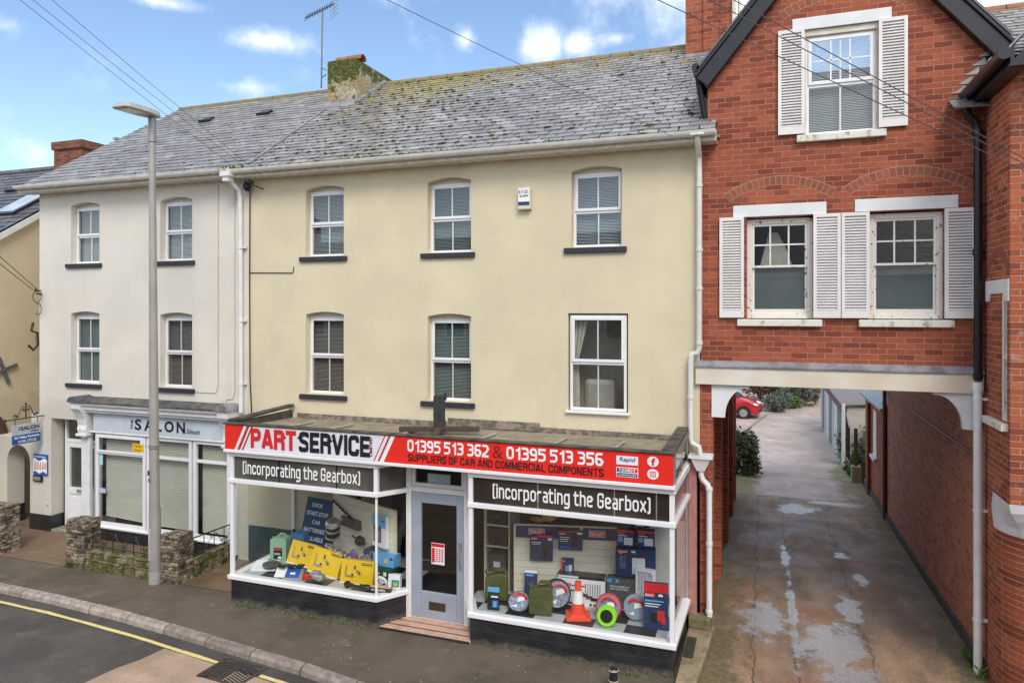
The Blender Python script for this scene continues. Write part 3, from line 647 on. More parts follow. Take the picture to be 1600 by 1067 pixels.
# ================================================================== WINDOWS
def window(house, x0, x1, z0, z1, yf, head=.0, blind='blind', bars=True, mid=.52, sill='sill', lab=None):
    """upvc two-light casement; the frame is the part, panes, bars, blind and sill its pieces"""
    f = MB(); o = .045; zt = z1 - head; zm = z0 + (zt - z0) * (1 - mid)
    f.box(x0, x0 + o, yf, yf + .06, z0, zt); f.box(x1 - o, x1, yf, yf + .06, z0, zt)
    f.box(x0 + o, x1 - o, yf, yf + .06, zt - o, zt); f.box(x0 + o, x1 - o, yf, yf + .06, z0, z0 + o)
    f.box(x0 + o, x1 - o, yf, yf + .06, zm - .03, zm + .03)
    s = .05; a, b, c_, d = x0 + o - .012, x1 - o + .012, zm + .012, zt - o + .012; y1, y2 = yf - .022, yf - .001
    f.box(a, a + s, y1, y2, c_, d); f.box(b - s, b, y1, y2, c_, d); f.box(a + s, b - s, y1, y2, c_, c_ + s); f.box(a + s, b - s, y1, y2, d - s, d)
    if head: f.box(x0, x1, yf + .02, yf + .05, zt, z1 + .002)
    fr = f.build('window', 'upvc', house, bevel=.006)
    if lab: fr['label'] = lab
    g = MB(); g.poly((a + s, yf - .008, c_ + s), (b - s, yf - .008, c_ + s), (b - s, yf - .008, d - s), (a + s, yf - .008, d - s))
    g.poly((x0 + o, yf + .018, z0 + o), (x1 - o, yf + .018, z0 + o), (x1 - o, yf + .018, zm - .03), (x0 + o, yf + .018, zm - .03))
    g.build('pane', 'glass', fr)
    if bars:
        xm = (x0 + x1) / 2; g = MB(); g.box(xm - .011, xm + .011, yf - .004, yf + .010, c_ + s, d - s); g.box(xm - .011, xm + .011, yf + .022, yf + .036, z0 + o, zm - .03); g.build('glazing_bar', 'upvc', fr)
    if blind:
        g = MB(); z = z0 + .03; yb = yf + .10
        while z < zt - .03:
            q = rnd.uniform(-.002, .002); g.poly((x0 + .02, yb - .009, z + .004 + q), (x1 - .02, yb - .009, z + .004 + q), (x1 - .02, yb + .009, z + .017 + q), (x0 + .02, yb + .009, z + .017 + q)); z += .025
        g.build('blind', blind, fr)
    if sill:
        g = MB()
        if sill == 'upvc': g.box(x0 - .06, x1 + .06, -.06, yf, z0 - .045, z0 - .004)
        else: g.box(x0 - .12, x1 + .08, -.055, yf + .01, z0 - .10, z0 - .012)
        g.build('sill', sill, fr, bevel=.006)
    return fr
MT['blind'] = M("grey_blind", (.42, .47, .50), .5, .04, 3)
MT['blind_g'] = M("green_grey_blind", (.26, .33, .30), .5, .04, 3)
MT['blind_b'] = M("brown_grey_blind", (.28, .255, .22), .5, .04, 3)
MT['blind_w'] = M("cream_blind", (.70, .665, .55), .5, .04, 3)
MT['blind_p'] = M("pale_blue_blind", (.52, .58, .61), .5, .04, 3)

def room(mb, x0, x1, y0, y1, z0, z1):
    mb.box(x0, x1, y0, y1, z0, z1)
EZ, EY, RY, RZ = 7.72, -.33, 4.25, 10.66       # eaves and ridge of the terrace
def on_roof(px, py):
    r = ray(px, py); k = (RZ - EZ) / (RY - EY); t = (EZ - 5 + (-11.4 - EY) * k) / (r[2] - k * r[1]); return Vector((r[0] * t, r[1] * t - 11.4, 5 + r[2] * t))
def roofpt(f): return (EY + (RY - EY) * f, EZ + (RZ - EZ) * f)

# ------------------------------------------------------------------ cream house with the salon
H1 = empty('terraced_house', (-12.6, 0, 0), "cream rendered terraced house with a pale blue salon shopfront and grey slate roof", 'house')
W1 = [(-14.52, -13.67, 6.01, 7.35, .07), (-11.95, -11.10, 6.01, 7.33, .07), (-14.52, -13.67, 3.37, 4.95, .05), (-11.95, -11.10, 3.37, 4.93, .05)]
mb = MB(); wall(mb, 'y', 0, -15.5, -9.69, 2.62, 7.62, W1, .2)
wall(mb, 'y', 0, -15.76, -15.13, .0, 2.62); mb.poly((-15.13, 0, .0), (-15.13, .3, .0), (-15.13, .3, 2.62), (-15.13, 0, 2.62))
wall(mb, 'y', 0, -15.13, -13.95, 2.55, 2.62); mb.poly((-15.13, 0, 2.55), (-13.95, 0, 2.55), (-13.95, .3, 2.55), (-15.13, .3, 2.55))
mb.poly((-10.05, 0, 0), (-9.69, 0, 0), (-9.69, 0, 2.62), (-10.05, 0, 2.62))
# gable side, back and floors close the shell
mb.poly((-15.5, 0, 0), (-15.5, 8.5, 0), (-15.5, 8.5, 7.6), (-15.5, RY, 10.6), (-15.5, 0, 7.62))
mb.poly((-15.5, 8.5, 0), (-9.69, 8.5, 0), (-9.69, 8.5, 7.6), (-15.5, 8.5, 7.6))
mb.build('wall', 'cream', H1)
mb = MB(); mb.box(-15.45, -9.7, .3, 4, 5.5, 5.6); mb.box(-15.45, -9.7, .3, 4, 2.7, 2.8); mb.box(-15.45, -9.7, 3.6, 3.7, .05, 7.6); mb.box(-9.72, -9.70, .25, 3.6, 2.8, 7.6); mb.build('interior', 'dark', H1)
mb = MB(); mb.box(-15.79, -15.128, -.025, -.003, 0, .36); mb.box(-15.127, -15.105, -.025, .28, 0, .36); mb.build('plinth', 'char', H1)
for i, h in enumerate(W1):
    window(H1, h[0], h[1], h[2], h[3] - .09, .14, blind=('blind_p', 'blind_p', 'blind_g', 'blind_b')[i])
    mb = MB(); mb.box(h[0], h[1], .16, .21, h[3] - .09, h[3] + .01); mb.build('window_head', 'cream', H1)
# roof
mb = MB(); (y0, z0), (y1, z1) = roofpt(0), roofpt(1)
slates(mb, -15.66, -9.64, y0, z0, y1, z1, .33, .21)
mb.mi = 1; mb.poly((-15.66, y0, z0 - .02), (-9.6, y0, z0 - .02), (-9.6, y1, z1 - .02), (-15.66, y1, z1 - .02)); mb.mi = 0; mb.poly((-15.66, RY, RZ), (-9.6, RY, RZ), (-9.6, 8.9, 7.6), (-15.66, 8.9, 7.6))
rf1 = mb.build('roof', ['slate_grey', 'char'], H1, fixn=False)
mb = MB()
for i in range(13): a = -15.66 + i * .465; mb.tube([(a + .01, RY, RZ - .03), (a + .455, RY, RZ - .03)], .10, 10)
mb.build('ridge_tiles', M("mossy_ridge", (.20, .17, .11), .9, .15, 4, c2=(.24, .17, .06), bump=.4), rf1, smooth=True)
for (px, py) in ((325, 190), (416, 179)):
    p = on_roof(px, py); g = MB(); g.T = Matrix.Translation((p.x, p.y, p.z)) @ Matrix.Rotation(R(32.5), 4, 'X')
    g.prism([(-.14, -.12, .03), (.14, -.12, .03), (.14, .12, .03), (-.14, .12, .03)], (0, 0, .05)); g.box(-.19, .19, -.14, -.12, .0, .09); g.build('roof_vent', 'black', rf1, bevel=.01)
p = roofpt(.55); g = MB(); g.box(-15.72, -15.6, p[0] - .1, p[0] + .1, p[1] + .0, p[1] + .05); g.build('verge_clip', 'lead', rf1)
# eaves: fascia, soffit and half-round gutter
def gutter(house, x0, x1, z, mat='gutter'):
    prof = [(-.47, z), (-.462, z - .04), (-.435, z - .075), (-.40, z - .085), (-.365, z - .075), (-.338, z - .04), (-.33, z), (-.338, z), (-.345, z - .036), (-.40, z - .075), (-.455, z - .036), (-.462, z)]
    mb = MB(); mb.prism([(x0, a, b) for a, b in prof], (x1 - x0, 0, 0))
    x = x0 + .9
    while x < x1:
        mb.prism([(x, a - .006 if a < -.4 else a + .006, b - .006) for a, b in prof[:7]], (.05, 0, 0)); x += 1.55
    g = mb.build('gutter', mat, house, smooth=True)
    mb = MB(); mb.box(x0, x1, -.325, -.30, z - .14, z + .0); mb.box(x0, x1, -.30, .0, z - .135, z - .11)
    mb.build('fascia', 'chalk', house)
    return g
gutter(H1, -15.72, -9.74, 7.73)
mb = MB(); mb.tube([(-9.83, -.40, 7.62), (-9.83, -.33, 7.5), (-9.8, -.13, 7.36), (-9.8, -.09, 7.2), (-9.78, -.09, 2.95)], .045, 10)
for z in (6.2, 4.75, 3.5): mb.tube([(-9.785, -.09, z), (-9.785, -.09, z + .06)], .056, 10); mb.box(-9.86, -9.70, -.05, -.002, z, z + .05)
mb.prism([(-9.94, -.5, 7.66), (-9.72, -.5, 7.66), (-9.72, -.28, 7.66), (-9.94, -.28, 7.66)], (0, 0, -.09)); mb.prism([(-9.9, -.47, 7.57), (-9.76, -.47, 7.57), (-9.76, -.33, 7.57), (-9.9, -.33, 7.57)], (0, 0, -.09))
mb.build('downpipe', 'white', H1, smooth=True)
mb = MB(); mb.tube([(-10.42, -.012, 7.5), (-10.42, -.012, 3.42), (-10.48, -.012, 3.3), (-11.0, -.012, 3.3)], .006, 5)
mb.tube([(-10.0, -.012, 7.5), (-10.0, -.012, 3.35), (-10.05, -.012, 3.2), (-10.2, -.012, 3.18), (-10.25, -.012, 3.05), (-10.3, -.012, 3.08), (-10.3, -.012, 3.16)], .006, 5)
mb.build('wall_cable', M("cable_grey", (.42, .38, .31), .6), H1)
# salon shopfront
mb = MB()
FX0, FX1 = -13.95, -9.95
mb.box(FX0, FX1, -.30, -.02, 2.93, 2.99); mb.box(FX0 + .05, FX1, -.24, -.02, 2.83, 2.93); mb.box(FX0 + .08, FX1, -.19, -.02, 2.77, 2.83)
mb.box(FX0 + .1, FX1, -.10, -.02, 2.32, 2.36)
mb.build('cornice', 'white', H1, bevel=.012)
mb = MB(); mb.prism([(FX0 - .02, -.34, 2.995), (FX0 - .02, -.0, 3.07), (FX0 - .02, -.0, 3.1), (FX0 - .02, -.34, 3.02)], (FX1 - FX0 + .05, 0, 0)); mb.build('lead_capping', M("dirty_lead", (.06, .058, .052), .7, .2, 7, c2=(.15, .14, .12), bump=.3), H1)
for k, xx in enumerate((-13.98, -10.02)):
    pr = [(0, 3.06), (-.30, 3.06), (-.36, 2.98), (-.35, 2.86), (-.27, 2.76), (-.20, 2.62), (-.17, 2.48), (-.19, 2.38), (-.16, 2.30), (0, 2.30)]
    mb = MB(); mb.prism([(xx - .13, a, b) for a, b in pr], (.26, 0, 0)); mb.box(xx - .15, xx + .15, -.21, -.0, 2.24, 2.30); mb.box(xx - .12, xx + .12, -.09, .0, .1, 2.24)
    br = mb.build('console_bracket', 'white', H1, bevel=.012)
    mb = MB(); mb.T = Matrix.Translation((xx, 0, 3.0)); q = [(math.cos(t) * .165, math.sin(t) * .13) for t in xr(0, math.pi, 10)]
    mb.prism([(a, -.40, b) for a, b in q], (0, .40, 0)); mb.build('bracket_cap', 'lead' if k else M("slate_cap", (.10, .10, .10), .7, .2, 9), br, smooth=True)
# shop windows: three bays of transom light over a big pane
mb = MB()
BX = [(-13.72, -12.30), (-12.26, -11.06), (-11.02, -9.98)]
for i, (a, b) in enumerate(BX):
    f = MB(); y = -.06; t0, t1, tm = .30, 2.31, 1.90; e = .075
    f.box(a, a + e, y, y + .07, t0, t1); f.box(b - e, b, y, y + .07, t0, t1); f.box(a + e, b - e, y, y + .07, t1 - .06, t1); f.box(a + e, b - e, y, y + .07, t0, t0 + .1); f.box(a + e, b - e, y, y + .07, tm - .03, tm + .03)
    if i == 0:
        f.box(a + e - .02, a + e + .045, y - .02, y - .001, tm + .01, t1 - .035); f.box(b - e - .045, b - e + .02, y - .02, y - .001, tm + .01, t1 - .035); f.box(a + e + .045, b - e - .045, y - .02, y - .001, tm + .01, tm + .06); f.box(a + e + .045, b - e - .045, y - .02, y - .001, t1 - .085, t1 - .035)
    fr = f.build('shop_window', 'upvc', H1, bevel=.006)
    g = MB(); g.poly((a + e, y + .03, t0 + .1), (b - e, y + .03, t0 + .1), (b - e, y + .03, tm - .03), (a + e, y + .03, tm - .03)); g.poly((a + e, y + .03, tm + .03), (b - e, y + .03, tm + .03), (b - e, y + .03, t1 - .06), (a + e, y + .03, t1 - .06)); g.build('pane', 'glass', fr)
    g = MB(); z = .5 if i == 0 else .42
    while z < t1 - .05:
        dz = .10 * (1 - z) * ((0) if i else .0)
        g.poly((a + (.16 if i == 0 else .12), y + .13, z), (b - .03, y + .13, z - (.12 * max(0, 1 - z) if i == 0 else 0)), (b - .03, y + .155, z + .024 - (.12 * max(0, 1 - z) if i == 0 else 0)), (a + (.16 if i == 0 else .12), y + .155, z + .024)); z += .034
    g.build('blind', 'blind_w', fr)
    if i == 0:
        g = MB(); g.box(a + .1, a + .19, y + .022, y + .026, 1.62, 1.84); g.build('window_sticker', M("sticker", (.45, .68, .70), .5, .2, 30), fr)
        g = MB(); g.box(a + .1, a + .27, y + .022, y + .026, 1.02, 1.12); g.build('window_sticker', M("sticker_blue", (.20, .36, .55), .5, .3, 40, c2=(.75, .8, .85)), fr)
mb = MB(); mb.box(-13.86, -9.95, -.055, -.0, 0, .30); mb.build('stall_riser', 'char', H1)
mb = MB(); mb.box(-13.9, -9.95, -.11, .02, .285, .315); mb.build('window_board', 'upvc', H1)
mb = MB(); mb.box(-13.9, -9.95, .6, .65, .05, 2.5); mb.build('shop_interior', 'dark', H1)
# salon door
f = MB(); a, b = -15.06, -13.98; y = .27; e = .06
f.box(a, a + e, y, y + .07, .08, 2.56); f.box(b - e, b, y, y + .07, .08, 2.56); f.box(a + e, b - e, y, y + .07, 2.50, 2.56); f.box(a + e, b - e, y, y + .07, 1.98, 2.05)
f.build('door_frame', 'upvc', H1, bevel=.006)
f = MB(); a, b = a + e, b - e
f.box(a, a + .1, y - .015, y + .05, .1, 1.97); f.box(b - .1, b, y - .015, y + .05, .1, 1.97); f.box(a + .1, b - .1, y - .015, y + .05, 1.87, 1.97); f.box(a + .1, b - .1, y - .015, y + .05, .1, .2); f.box(a + .1, b - .1, y - .015, y + .05, .82, .96); f.box(a + .1, b - .1, y + .01, y + .04, .2, .82)
for xx in (a + .16, (a + b) / 2 + .03): f.box(xx, xx + .30, y + .0, y + .009, .26, .76)
d = f.build('door', 'upvc', H1, bevel=.006)
g = MB(); g.poly((a + .1, y + .02, .96), (b - .1, y + .02, .96), (b - .1, y + .02, 1.87), (a + .1, y + .02, 1.87)); g.build('pane', 'glass', d)
g = MB(); g.box(a + .34, a + .64, y - .025, y - .016, .86, .93); g.build('letter_slot', 'metal', d)
g = MB(); g.box(b - .07, b - .04, y - .06, y - .016, .94, .98); g.box(b - .17, b - .04, y - .06, y - .045, 1.0, 1.025); g.box(b - .07, b - .04, y - .03, y - .016, .93, 1.1); g.build('handle', 'white', d)
g = MB(); g.poly((a, y + .03, 2.05), (b, y + .03, 2.05), (b, y + .03, 2.5), (a, y + .03, 2.5)); g.build('fanlight', 'glass', H1)
mb = MB(); mb.box(-15.1, -13.9, 1.2, 1.25, .05, 2.6); mb.build('hall_wall', 'dark', H1)

# ------------------------------------------------------------------ yellow house
H2 = empty('terraced_house', (-5.4, 0, 0), "wide yellow rendered house with six white windows above the car parts shop", 'house')
W2 = [(-8.32, -7.47, 6.01, 7.35, .07), (-5.72, -4.87, 6.01, 7.34, .07), (-3.05, -2.20, 6.03, 7.36, .07), (-8.32, -7.47, 3.38, 4.95, .05), (-5.72, -4.87, 3.36, 4.92, .05), (-3.11, -2.10, 3.29, 4.93)]
mb = MB(); wall(mb, 'y', 0, -9.69, -.97, 2.75, 7.62, W2, .2)
mb.poly((-9.69, 0, 0), (-7.35, 0, 0), (-7.35, 0, 2.75), (-9.69, 0, 2.75))
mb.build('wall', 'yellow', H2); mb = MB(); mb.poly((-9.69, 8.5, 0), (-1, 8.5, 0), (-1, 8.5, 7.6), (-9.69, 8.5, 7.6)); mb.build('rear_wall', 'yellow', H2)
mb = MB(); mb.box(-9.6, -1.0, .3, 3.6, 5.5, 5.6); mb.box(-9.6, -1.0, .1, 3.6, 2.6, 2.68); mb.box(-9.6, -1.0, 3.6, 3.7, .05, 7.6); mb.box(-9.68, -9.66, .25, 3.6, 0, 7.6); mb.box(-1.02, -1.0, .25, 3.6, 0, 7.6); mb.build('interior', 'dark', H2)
mb = MB(); mb.box(-9.65, -7.38, -.03, -.004, 0, .72); mb.build('painted_dado', M("dado_green", (.05, .085, .08), .6, .15, 3), H2)
BL2 = ['blind', 'blind_g', 'blind', 'blind_b', 'blind_g', None]
for i, h in enumerate(W2):
    big = i == 5
    fr = window(H2, h[0] + (.03 if big else 0), h[1] - (.03 if big else 0), h[2] + (.03 if big else 0), h[3] - (.03 if big else .09), .03 if big else .14, blind=BL2[i], sill='upvc' if big else 'sill', mid=.5 if big else .52,
                lab="wider window with curtains and a white sill" if big else None)
    if not big:
        mb = MB(); mb.box(h[0], h[1], .16, .21, h[3] - .09, h[3] + .01); mb.build('window_head', 'cream', H2)
    else:
        for (xa, xb, k) in ((-3.06, -2.78, 1), (-2.25, -2.14, -1)):
            mb = MB(); n = 14
            for j in range(n):
                u0, u1 = j / n, (j + 1) / n; A = []
                for u in (u0, u1):
                    xt = xa + (xb - xa) * u; xbm = (xa if k > 0 else xb) + ((xb - xa) * u if k > 0 else -(xb - xa) * (1 - u)) * .35
                    A.append((xt, xbm, .16 + .02 * math.sin(u * 22)))
                mb.poly((A[0][0], A[0][2], 4.9), (A[1][0], A[1][2], 4.9), (A[1][1], A[1][2], 4.15), (A[0][1], A[0][2], 4.15)); mb.poly((A[0][1], A[0][2], 4.15), (A[1][1], A[1][2], 4.15), (A[1][1] + .03 * k, A[1][2], 3.35), (A[0][1], A[0][2], 3.35))
            mb.build('curtain', 'curtain', fr, smooth=True)
mb = MB(); mb.box(-3.5, -1.75, 1.35, 1.38, 2.75, 5.4); mb.box(-3.5, -3.47, .25, 1.35, 2.75, 5.4); mb.box(-1.78, -1.75, .25, 1.35, 2.75, 5.4); mb.build('reflection_backing', M("reflection_pale", (.74, .76, .68), .8), H2)  # pale walls added close behind the pane to stand in for its reflection
# roof, moss, ridge
mb = MB(); slates(mb, -9.64, -.72, y0, z0, y1, z1, .31, .195)
mb.mi = 1; mb.poly((-9.6, y0, z0 - .02), (-.7, y0, z0 - .02), (-.7, y1, z1 - .02), (-9.6, y1, z1 - .02)); mb.mi = 0; mb.poly((-9.6, RY, RZ), (-.5, RY, RZ), (-.5, 8.9, 7.6), (-9.6, 8.9, 7.6))
rf2 = mb.build('roof', ['slate', 'char'], H2, fixn=False)
mb = MB()
for i in range(19):
    a = -9.05 + i * .445
    if a < -1.2: mb.tube([(a + .01, RY, RZ - .03), (a + .435, RY, RZ - .03)], .11, 10)
mb.build('ridge_tiles', M("lichen_ridge", (.22, .19, .13), .9, .15, 6, c2=(.30, .20, .05), bump=.5), rf2, smooth=True)
mb = MB()
for _ in range(1500):
    f = rnd.random() ** 1.1; x = rnd.uniform(-9.6, -.9)
    dn = math.exp(-((x + 7.4) / 2.2) ** 2) * .85 + .22 + (.2 if f < .12 else 0)
    if rnd.random() > dn: continue
    k = max(0, round((f * 5.43) / .195)) * .195 / 5.43
    yy, zz = roofpt(min(.99, k)); s_ = rnd.uniform(.018, .05) * (1.25 if rnd.random() < .2 else .85)
    mb.ball((x, yy - .012, zz + .012), (s_ * rnd.uniform(.8, 1.5), s_, s_ * .55), 6, 4, .5)
ms = mb.build('moss', 'moss', rf2, smooth=True); ms['kind'] = 'stuff'
mb = MB()
for _ in range(160):
    x = rnd.choice((rnd.uniform(-15.4, -9.7), rnd.uniform(-14, -9.7))); k = round(rnd.random() ** 2.2 * .7 * 5.43 / .21) * .21 / 5.43; yy, zz = roofpt(k); s_ = rnd.uniform(.015, .035)
    mb.ball((x, yy - .01, zz + .012), (s_ * 1.4, s_, s_ * .5), 6, 4, .5)
ms = mb.build('moss', 'moss', rf1, smooth=True); ms['kind'] = 'stuff'
# lead strip on the party line
mb = MB(); pa, pb = roofpt(.03), roofpt(.66)
mb.prism([(-9.55, pa[0], pa[1] + .035), (-9.47, pa[0], pa[1] + .035), (-9.72, pb[0], pb[1] + .035), (-9.80, pb[0], pb[1] + .035)], (0, -.005, .01)); mb.build('party_flashing', 'lead', rf2)
gutter(H2, -9.74, -.70, 7.70)
P_ = [(-.97, -.40, 7.63), (-.97, -.34, 7.50), (-.97, -.10, 7.38), (-.97, -.09, 7.25), (-.97, -.09, 4.40), (-.99, -.09, 4.32), (-1.08, -.09, 4.30), (-1.10, -.09, 4.20), (-1.10, -.09, 2.98), (-1.08, -.10, 2.90), (-.97, -.12, 2.86), (-.95, -.12, 2.72)]
mb = MB(); mb.tube(P_, .043, 10)
for z in (6.9, 5.9, 5.3, 4.45, 3.6): mb.tube([(-.97 if z > 4.3 else -1.1, -.09, z), (-.97 if z > 4.3 else -1.1, -.09, z + .05)], .054, 10)
mb.prism([(-1.07, -.25, 7.66), (-.87, -.25, 7.66), (-.87, -.47, 7.66), (-1.07, -.47, 7.66)], (0, 0, -.03))
dp = mb.build('downpipe', 'gutter', H2, smooth=True)
g = MB(); g.add([(-1.10, -.24, 2.72), (-.78, -.24, 2.72), (-.78, -.02, 2.72), (-1.10, -.02, 2.72), (-1.0, -.18, 2.5), (-.88, -.18, 2.5), (-.88, -.06, 2.5), (-1.0, -.06, 2.5)], [(0, 1, 5, 4), (1, 2, 6, 5), (2, 3, 7, 6), (3, 0, 4, 7), (4, 5, 6, 7)])
g.box(-1.12, -.76, -.26, -.24, 2.70, 2.75); g.box(-1.12, -.76, -.02, -.0, 2.70, 2.75); g.box(-1.12, -1.10, -.24, -.02, 2.70, 2.75); g.box(-.78, -.76, -.24, -.02, 2.70, 2.75); g.build('hopper', 'white', dp)
g = MB(); g.tube([(-.94, -.12, 2.5), (-.94, -.12, 2.42), (-.92, -.12, 2.36), (-.84, -.12, 2.28), (-.82, -.12, 2.2), (-.82, -.12, .06)], .045, 10)
for z in (2.2, 1.35, .3): g.tube([(-.82, -.12, z), (-.82, -.12, z + .05)], .056, 10)
g.build('lower_pipe', 'white', dp, smooth=True)
mb = MB(); mb.tube([(-9.62, -.02, 7.45), (-9.63, -.02, 5.5), (-9.62, -.02, 3.6), (-9.58, -.02, 2.9)], .012, 5)
mb.tube([(-9.62, -.012, 5.72), (-8.62, -.012, 5.70), (-8.6, -.012, 5.72), (-8.59, -.012, 5.82)], .008, 5); mb.build('wall_cable', 'iron', H2)
mb = MB(); mb.ball((-9.62, -.1, 7.42), (.09, .06, .10), 7, 5, .3); mb.tube([(-9.6, -.05, 7.42), (-9.5, -.3, 7.5), (-9.35, -.25, 7.4), (-9.3, -.02, 7.36)], .012, 5); mb.tube([(-9.42, -.28, 7.5), (-9.32, -.3, 7.44)], .03, 6); mb.build('cable_bracket', 'iron', H2)
# shared chimney stack
mb = MB(); mb.box(-9.86, -9.06, 2.92, 5.3, 9.2, 10.92); ch = mb.build('chimney', 'chimney', H2, bevel=.05)
mb = MB()
for i, a in enumerate((-9.72, -9.36)):
    q = [(math.cos(t) * .14, math.sin(t) * .14) for t in xr(0, math.pi, 10)] + [(math.cos(t) * .115, math.sin(t) * .115) for t in xr(math.pi, 0, 10)]
    mb.prism([(a, 3.2 + u, 10.925 + v + .01 * i) for u, v in q], (.34, 0, 0))
mb.build('cowl_tile', 'terracotta', ch, smooth=True)
mb = MB(); mb.prism([(-9.9, 2.86, 9.78), (-9.0, 2.86, 9.78), (-9.0, 2.90, 9.93), (-9.9, 2.90, 9.93)], (0, .02, 0))
qa, qb = (2.86, 9.80), (4.2, 10.70); mb.prism([(-9.045, qa[0], qa[1]), (-8.96, qa[0], qa[1] - .02), (-8.96, qb[0], qb[1] - .04), (-9.045, qb[0], qb[1])], (0, -.01, .07)); mb.build('flashing', 'lead', ch)
# weeds in the gutter
mb = MB(); tufts(mb, [(rnd.gauss(-6.75, .3), -.38, 7.64) for _ in range(22)] + [(rnd.gauss(-5.3, .35), -.38, 7.64) for _ in range(16)] + [(rnd.gauss(-9.72, .10), -.40, 7.66) for _ in range(12)] + [(rnd.gauss(-3.4, .4), -.38, 7.64) for _ in range(5)], .11, 8, .05)
tag(mb.build('gutter_weeds', 'leaf2', fixn=False), "green weeds sprouting from the white eaves gutter", 'weeds', kind='stuff')

# ------------------------------------------------------------------ parts shop: single-storey bay front
H3 = empty('shop_building', (-4.9, -1.6, 0), "white framed double bay shopfront with flat felt roof below the yellow house", 'shop front')
YB = -1.68; XL, XR_ = -8.62, -1.17
LB = [(-8.58, -.02), (-8.58, YB), (-5.77, YB), (-5.46, -1.22)]          # plan of the left bay glazing line
RB = [(-4.38, -1.22), (-4.15, YB), (-1.19, YB), (-1.16, -.02)]
def offs(pl, d):
    """offset an open plan polyline to its outer side by d"""
    out = []
    for i, p in enumerate(pl):
        ns = []
        for a, b in ((i - 1, i), (i, i + 1)):
            if a >= 0 and b < len(pl):
                t = Vector((pl[b][0] - pl[a][0], pl[b][1] - pl[a][1])).normalized(); ns.append(Vector((t.y, -t.x)) * -1)
        n = ns[0] if len(ns) == 1 else (ns[0] + ns[1]).normalized() / max(.5, (ns[0] + ns[1]).normalized().dot(ns[0]))
        out.append((p[0] - n.x * d, p[1] - n.y * d))
    return out
def rail(mb, pl, z0, z1, d0, d1):
    a, b = offs(pl, d0), offs(pl, d1)
    for i in range(len(pl) - 1):
        vs = [(*a[i], z0), (*a[i + 1], z0), (*b[i + 1], z0), (*b[i], z0), (*a[i], z1), (*a[i + 1], z1), (*b[i + 1], z1), (*b[i], z1)]
        fs = [(0, 1, 2, 3), (4, 5, 6, 7), (0, 1, 5, 4), (2, 3, 7, 6)] + ([(0, 3, 7, 4)] if i == 0 else []) + ([(1, 2, 6, 5)] if i == len(pl) - 2 else [])
        mb.add(vs, fs)
def post(mb, x, y, z0, z1, w=.05): mb.box(x - w / 2, x + w / 2, y - w / 2, y + w / 2, z0, z1)
for side, pl, reed in (('l', LB, 'reed_l'), ('r', RB, 'reed_r')):
    mb = MB(); rail(mb, pl, .40, .475, -.10, .06); mb.build('window_sill', 'upvc', H3, bevel=.012)
    mb = MB(); rail(mb, pl, .0, .405, -.06, .015); mb.build('stall_riser', 'riser', H3)
    fm = MB(); rail(fm, pl, 2.045, 2.115, -.05, .055); rail(fm, pl, 2.50, 2.60, -.05, .055)
    for i, (x, y) in enumerate(pl):
        thin = side == 'l' and i == 2
        if not ((side == 'l' and i == 3) or (side == 'r' and i == 0)): post(fm, x, y, .47, 2.05, .035 if thin else .065); post(fm, x, y, 2.1, 2.55, .07)
    fr = fm.build('bay_frame', 'upvc', H3, bevel=.008)
    gp = MB(); tp = MB(); tp2 = MB()
    for i, ((a, b), (c_, d)) in enumerate(zip(pl[:-1], pl[1:])):
        gp.poly((a, b, .475), (c_, d, .475), (c_, d, 2.05), (a, b, 2.05))
        pale = (side == 'l' and i == 0) or (side == 'r' and i == 2)
        (tp2 if pale else tp).poly((a, b + .002, 2.11), (c_, d + .002, 2.11), (c_, d + .002, 2.505), (a, b + .002, 2.505))
    gp.build('bay_pane', 'shopglass', fr)
    tp.build('transom_panel', reed, fr); tp2.build('transom_panel', M("pink_tinted_panel", (.20, .09, .085), .2) if side == 'r' else 'reed_p', fr)
    g = MB()
    for xx in ((-7.62, -6.5) if side == 'l' else (-3.1, -1.98, -1.4)): g.box(xx - .008, xx + .008, YB - .012, YB - .002, 2.115, 2.5)
    g.build('panel_joint', 'char' if side == 'l' else 'metal', fr)
    x0t, x1t = (-8.36, -6.06) if side == 'l' else (-3.80, -1.48)
    # squarish vinyl words
    signwriting("(incorporating the Gearbox)", (x0t, YB - .004, 2.155), (1, 0, 0), (0, 0, 1), x1t - x0t, .27, 'pwhite', fr, t=.19, gap=.14, space=.42)
# door frame, door and fanlight
mb = MB(); yd = -1.22
mb.box(-5.47, -5.38, yd - .05, yd + .05, .03, 2.55); mb.box(-4.45, -4.36, yd - .05, yd + .05, .03, 2.55); mb.box(-5.38, -4.45, yd - .05, yd + .05, 2.07, 2.15); mb.box(-5.38, -4.45, yd - .05, yd + .05, 2.5, 2.56); mb.box(-5.38, -4.45, yd - .02, yd + .05, .03, .06)
mb.box(-5.38, -5.32, yd - .02, yd + .03, 2.15, 2.5); mb.box(-4.51, -4.45, yd - .02, yd + .03, 2.15, 2.5); mb.box(-5.32, -4.51, yd - .02, yd + .03, 2.15, 2.21)
mb.build('door_frame', 'white', H3, bevel=.008)
mb = MB(); a, b, c_, d = -5.375, -4.455, .06, 2.065
mb.box(a, a + .17, yd - .03, yd + .02, c_, d); mb.box(b - .13, b, yd - .03, yd + .02, c_, d); mb.box(a + .17, b - .13, yd - .03, yd + .02, d - .17, d); mb.box(a + .17, b - .13, yd - .03, yd + .02, c_, c_ + .42)
dr = mb.build('door', 'greyp', H3, bevel=.008)
g = MB(); g.poly((a + .17, yd - .005, c_ + .42), (b - .13, yd - .005, c_ + .42), (b - .13, yd - .005, d - .17), (a + .17, yd - .005, d - .17)); g.build('pane', 'shopglass', dr)
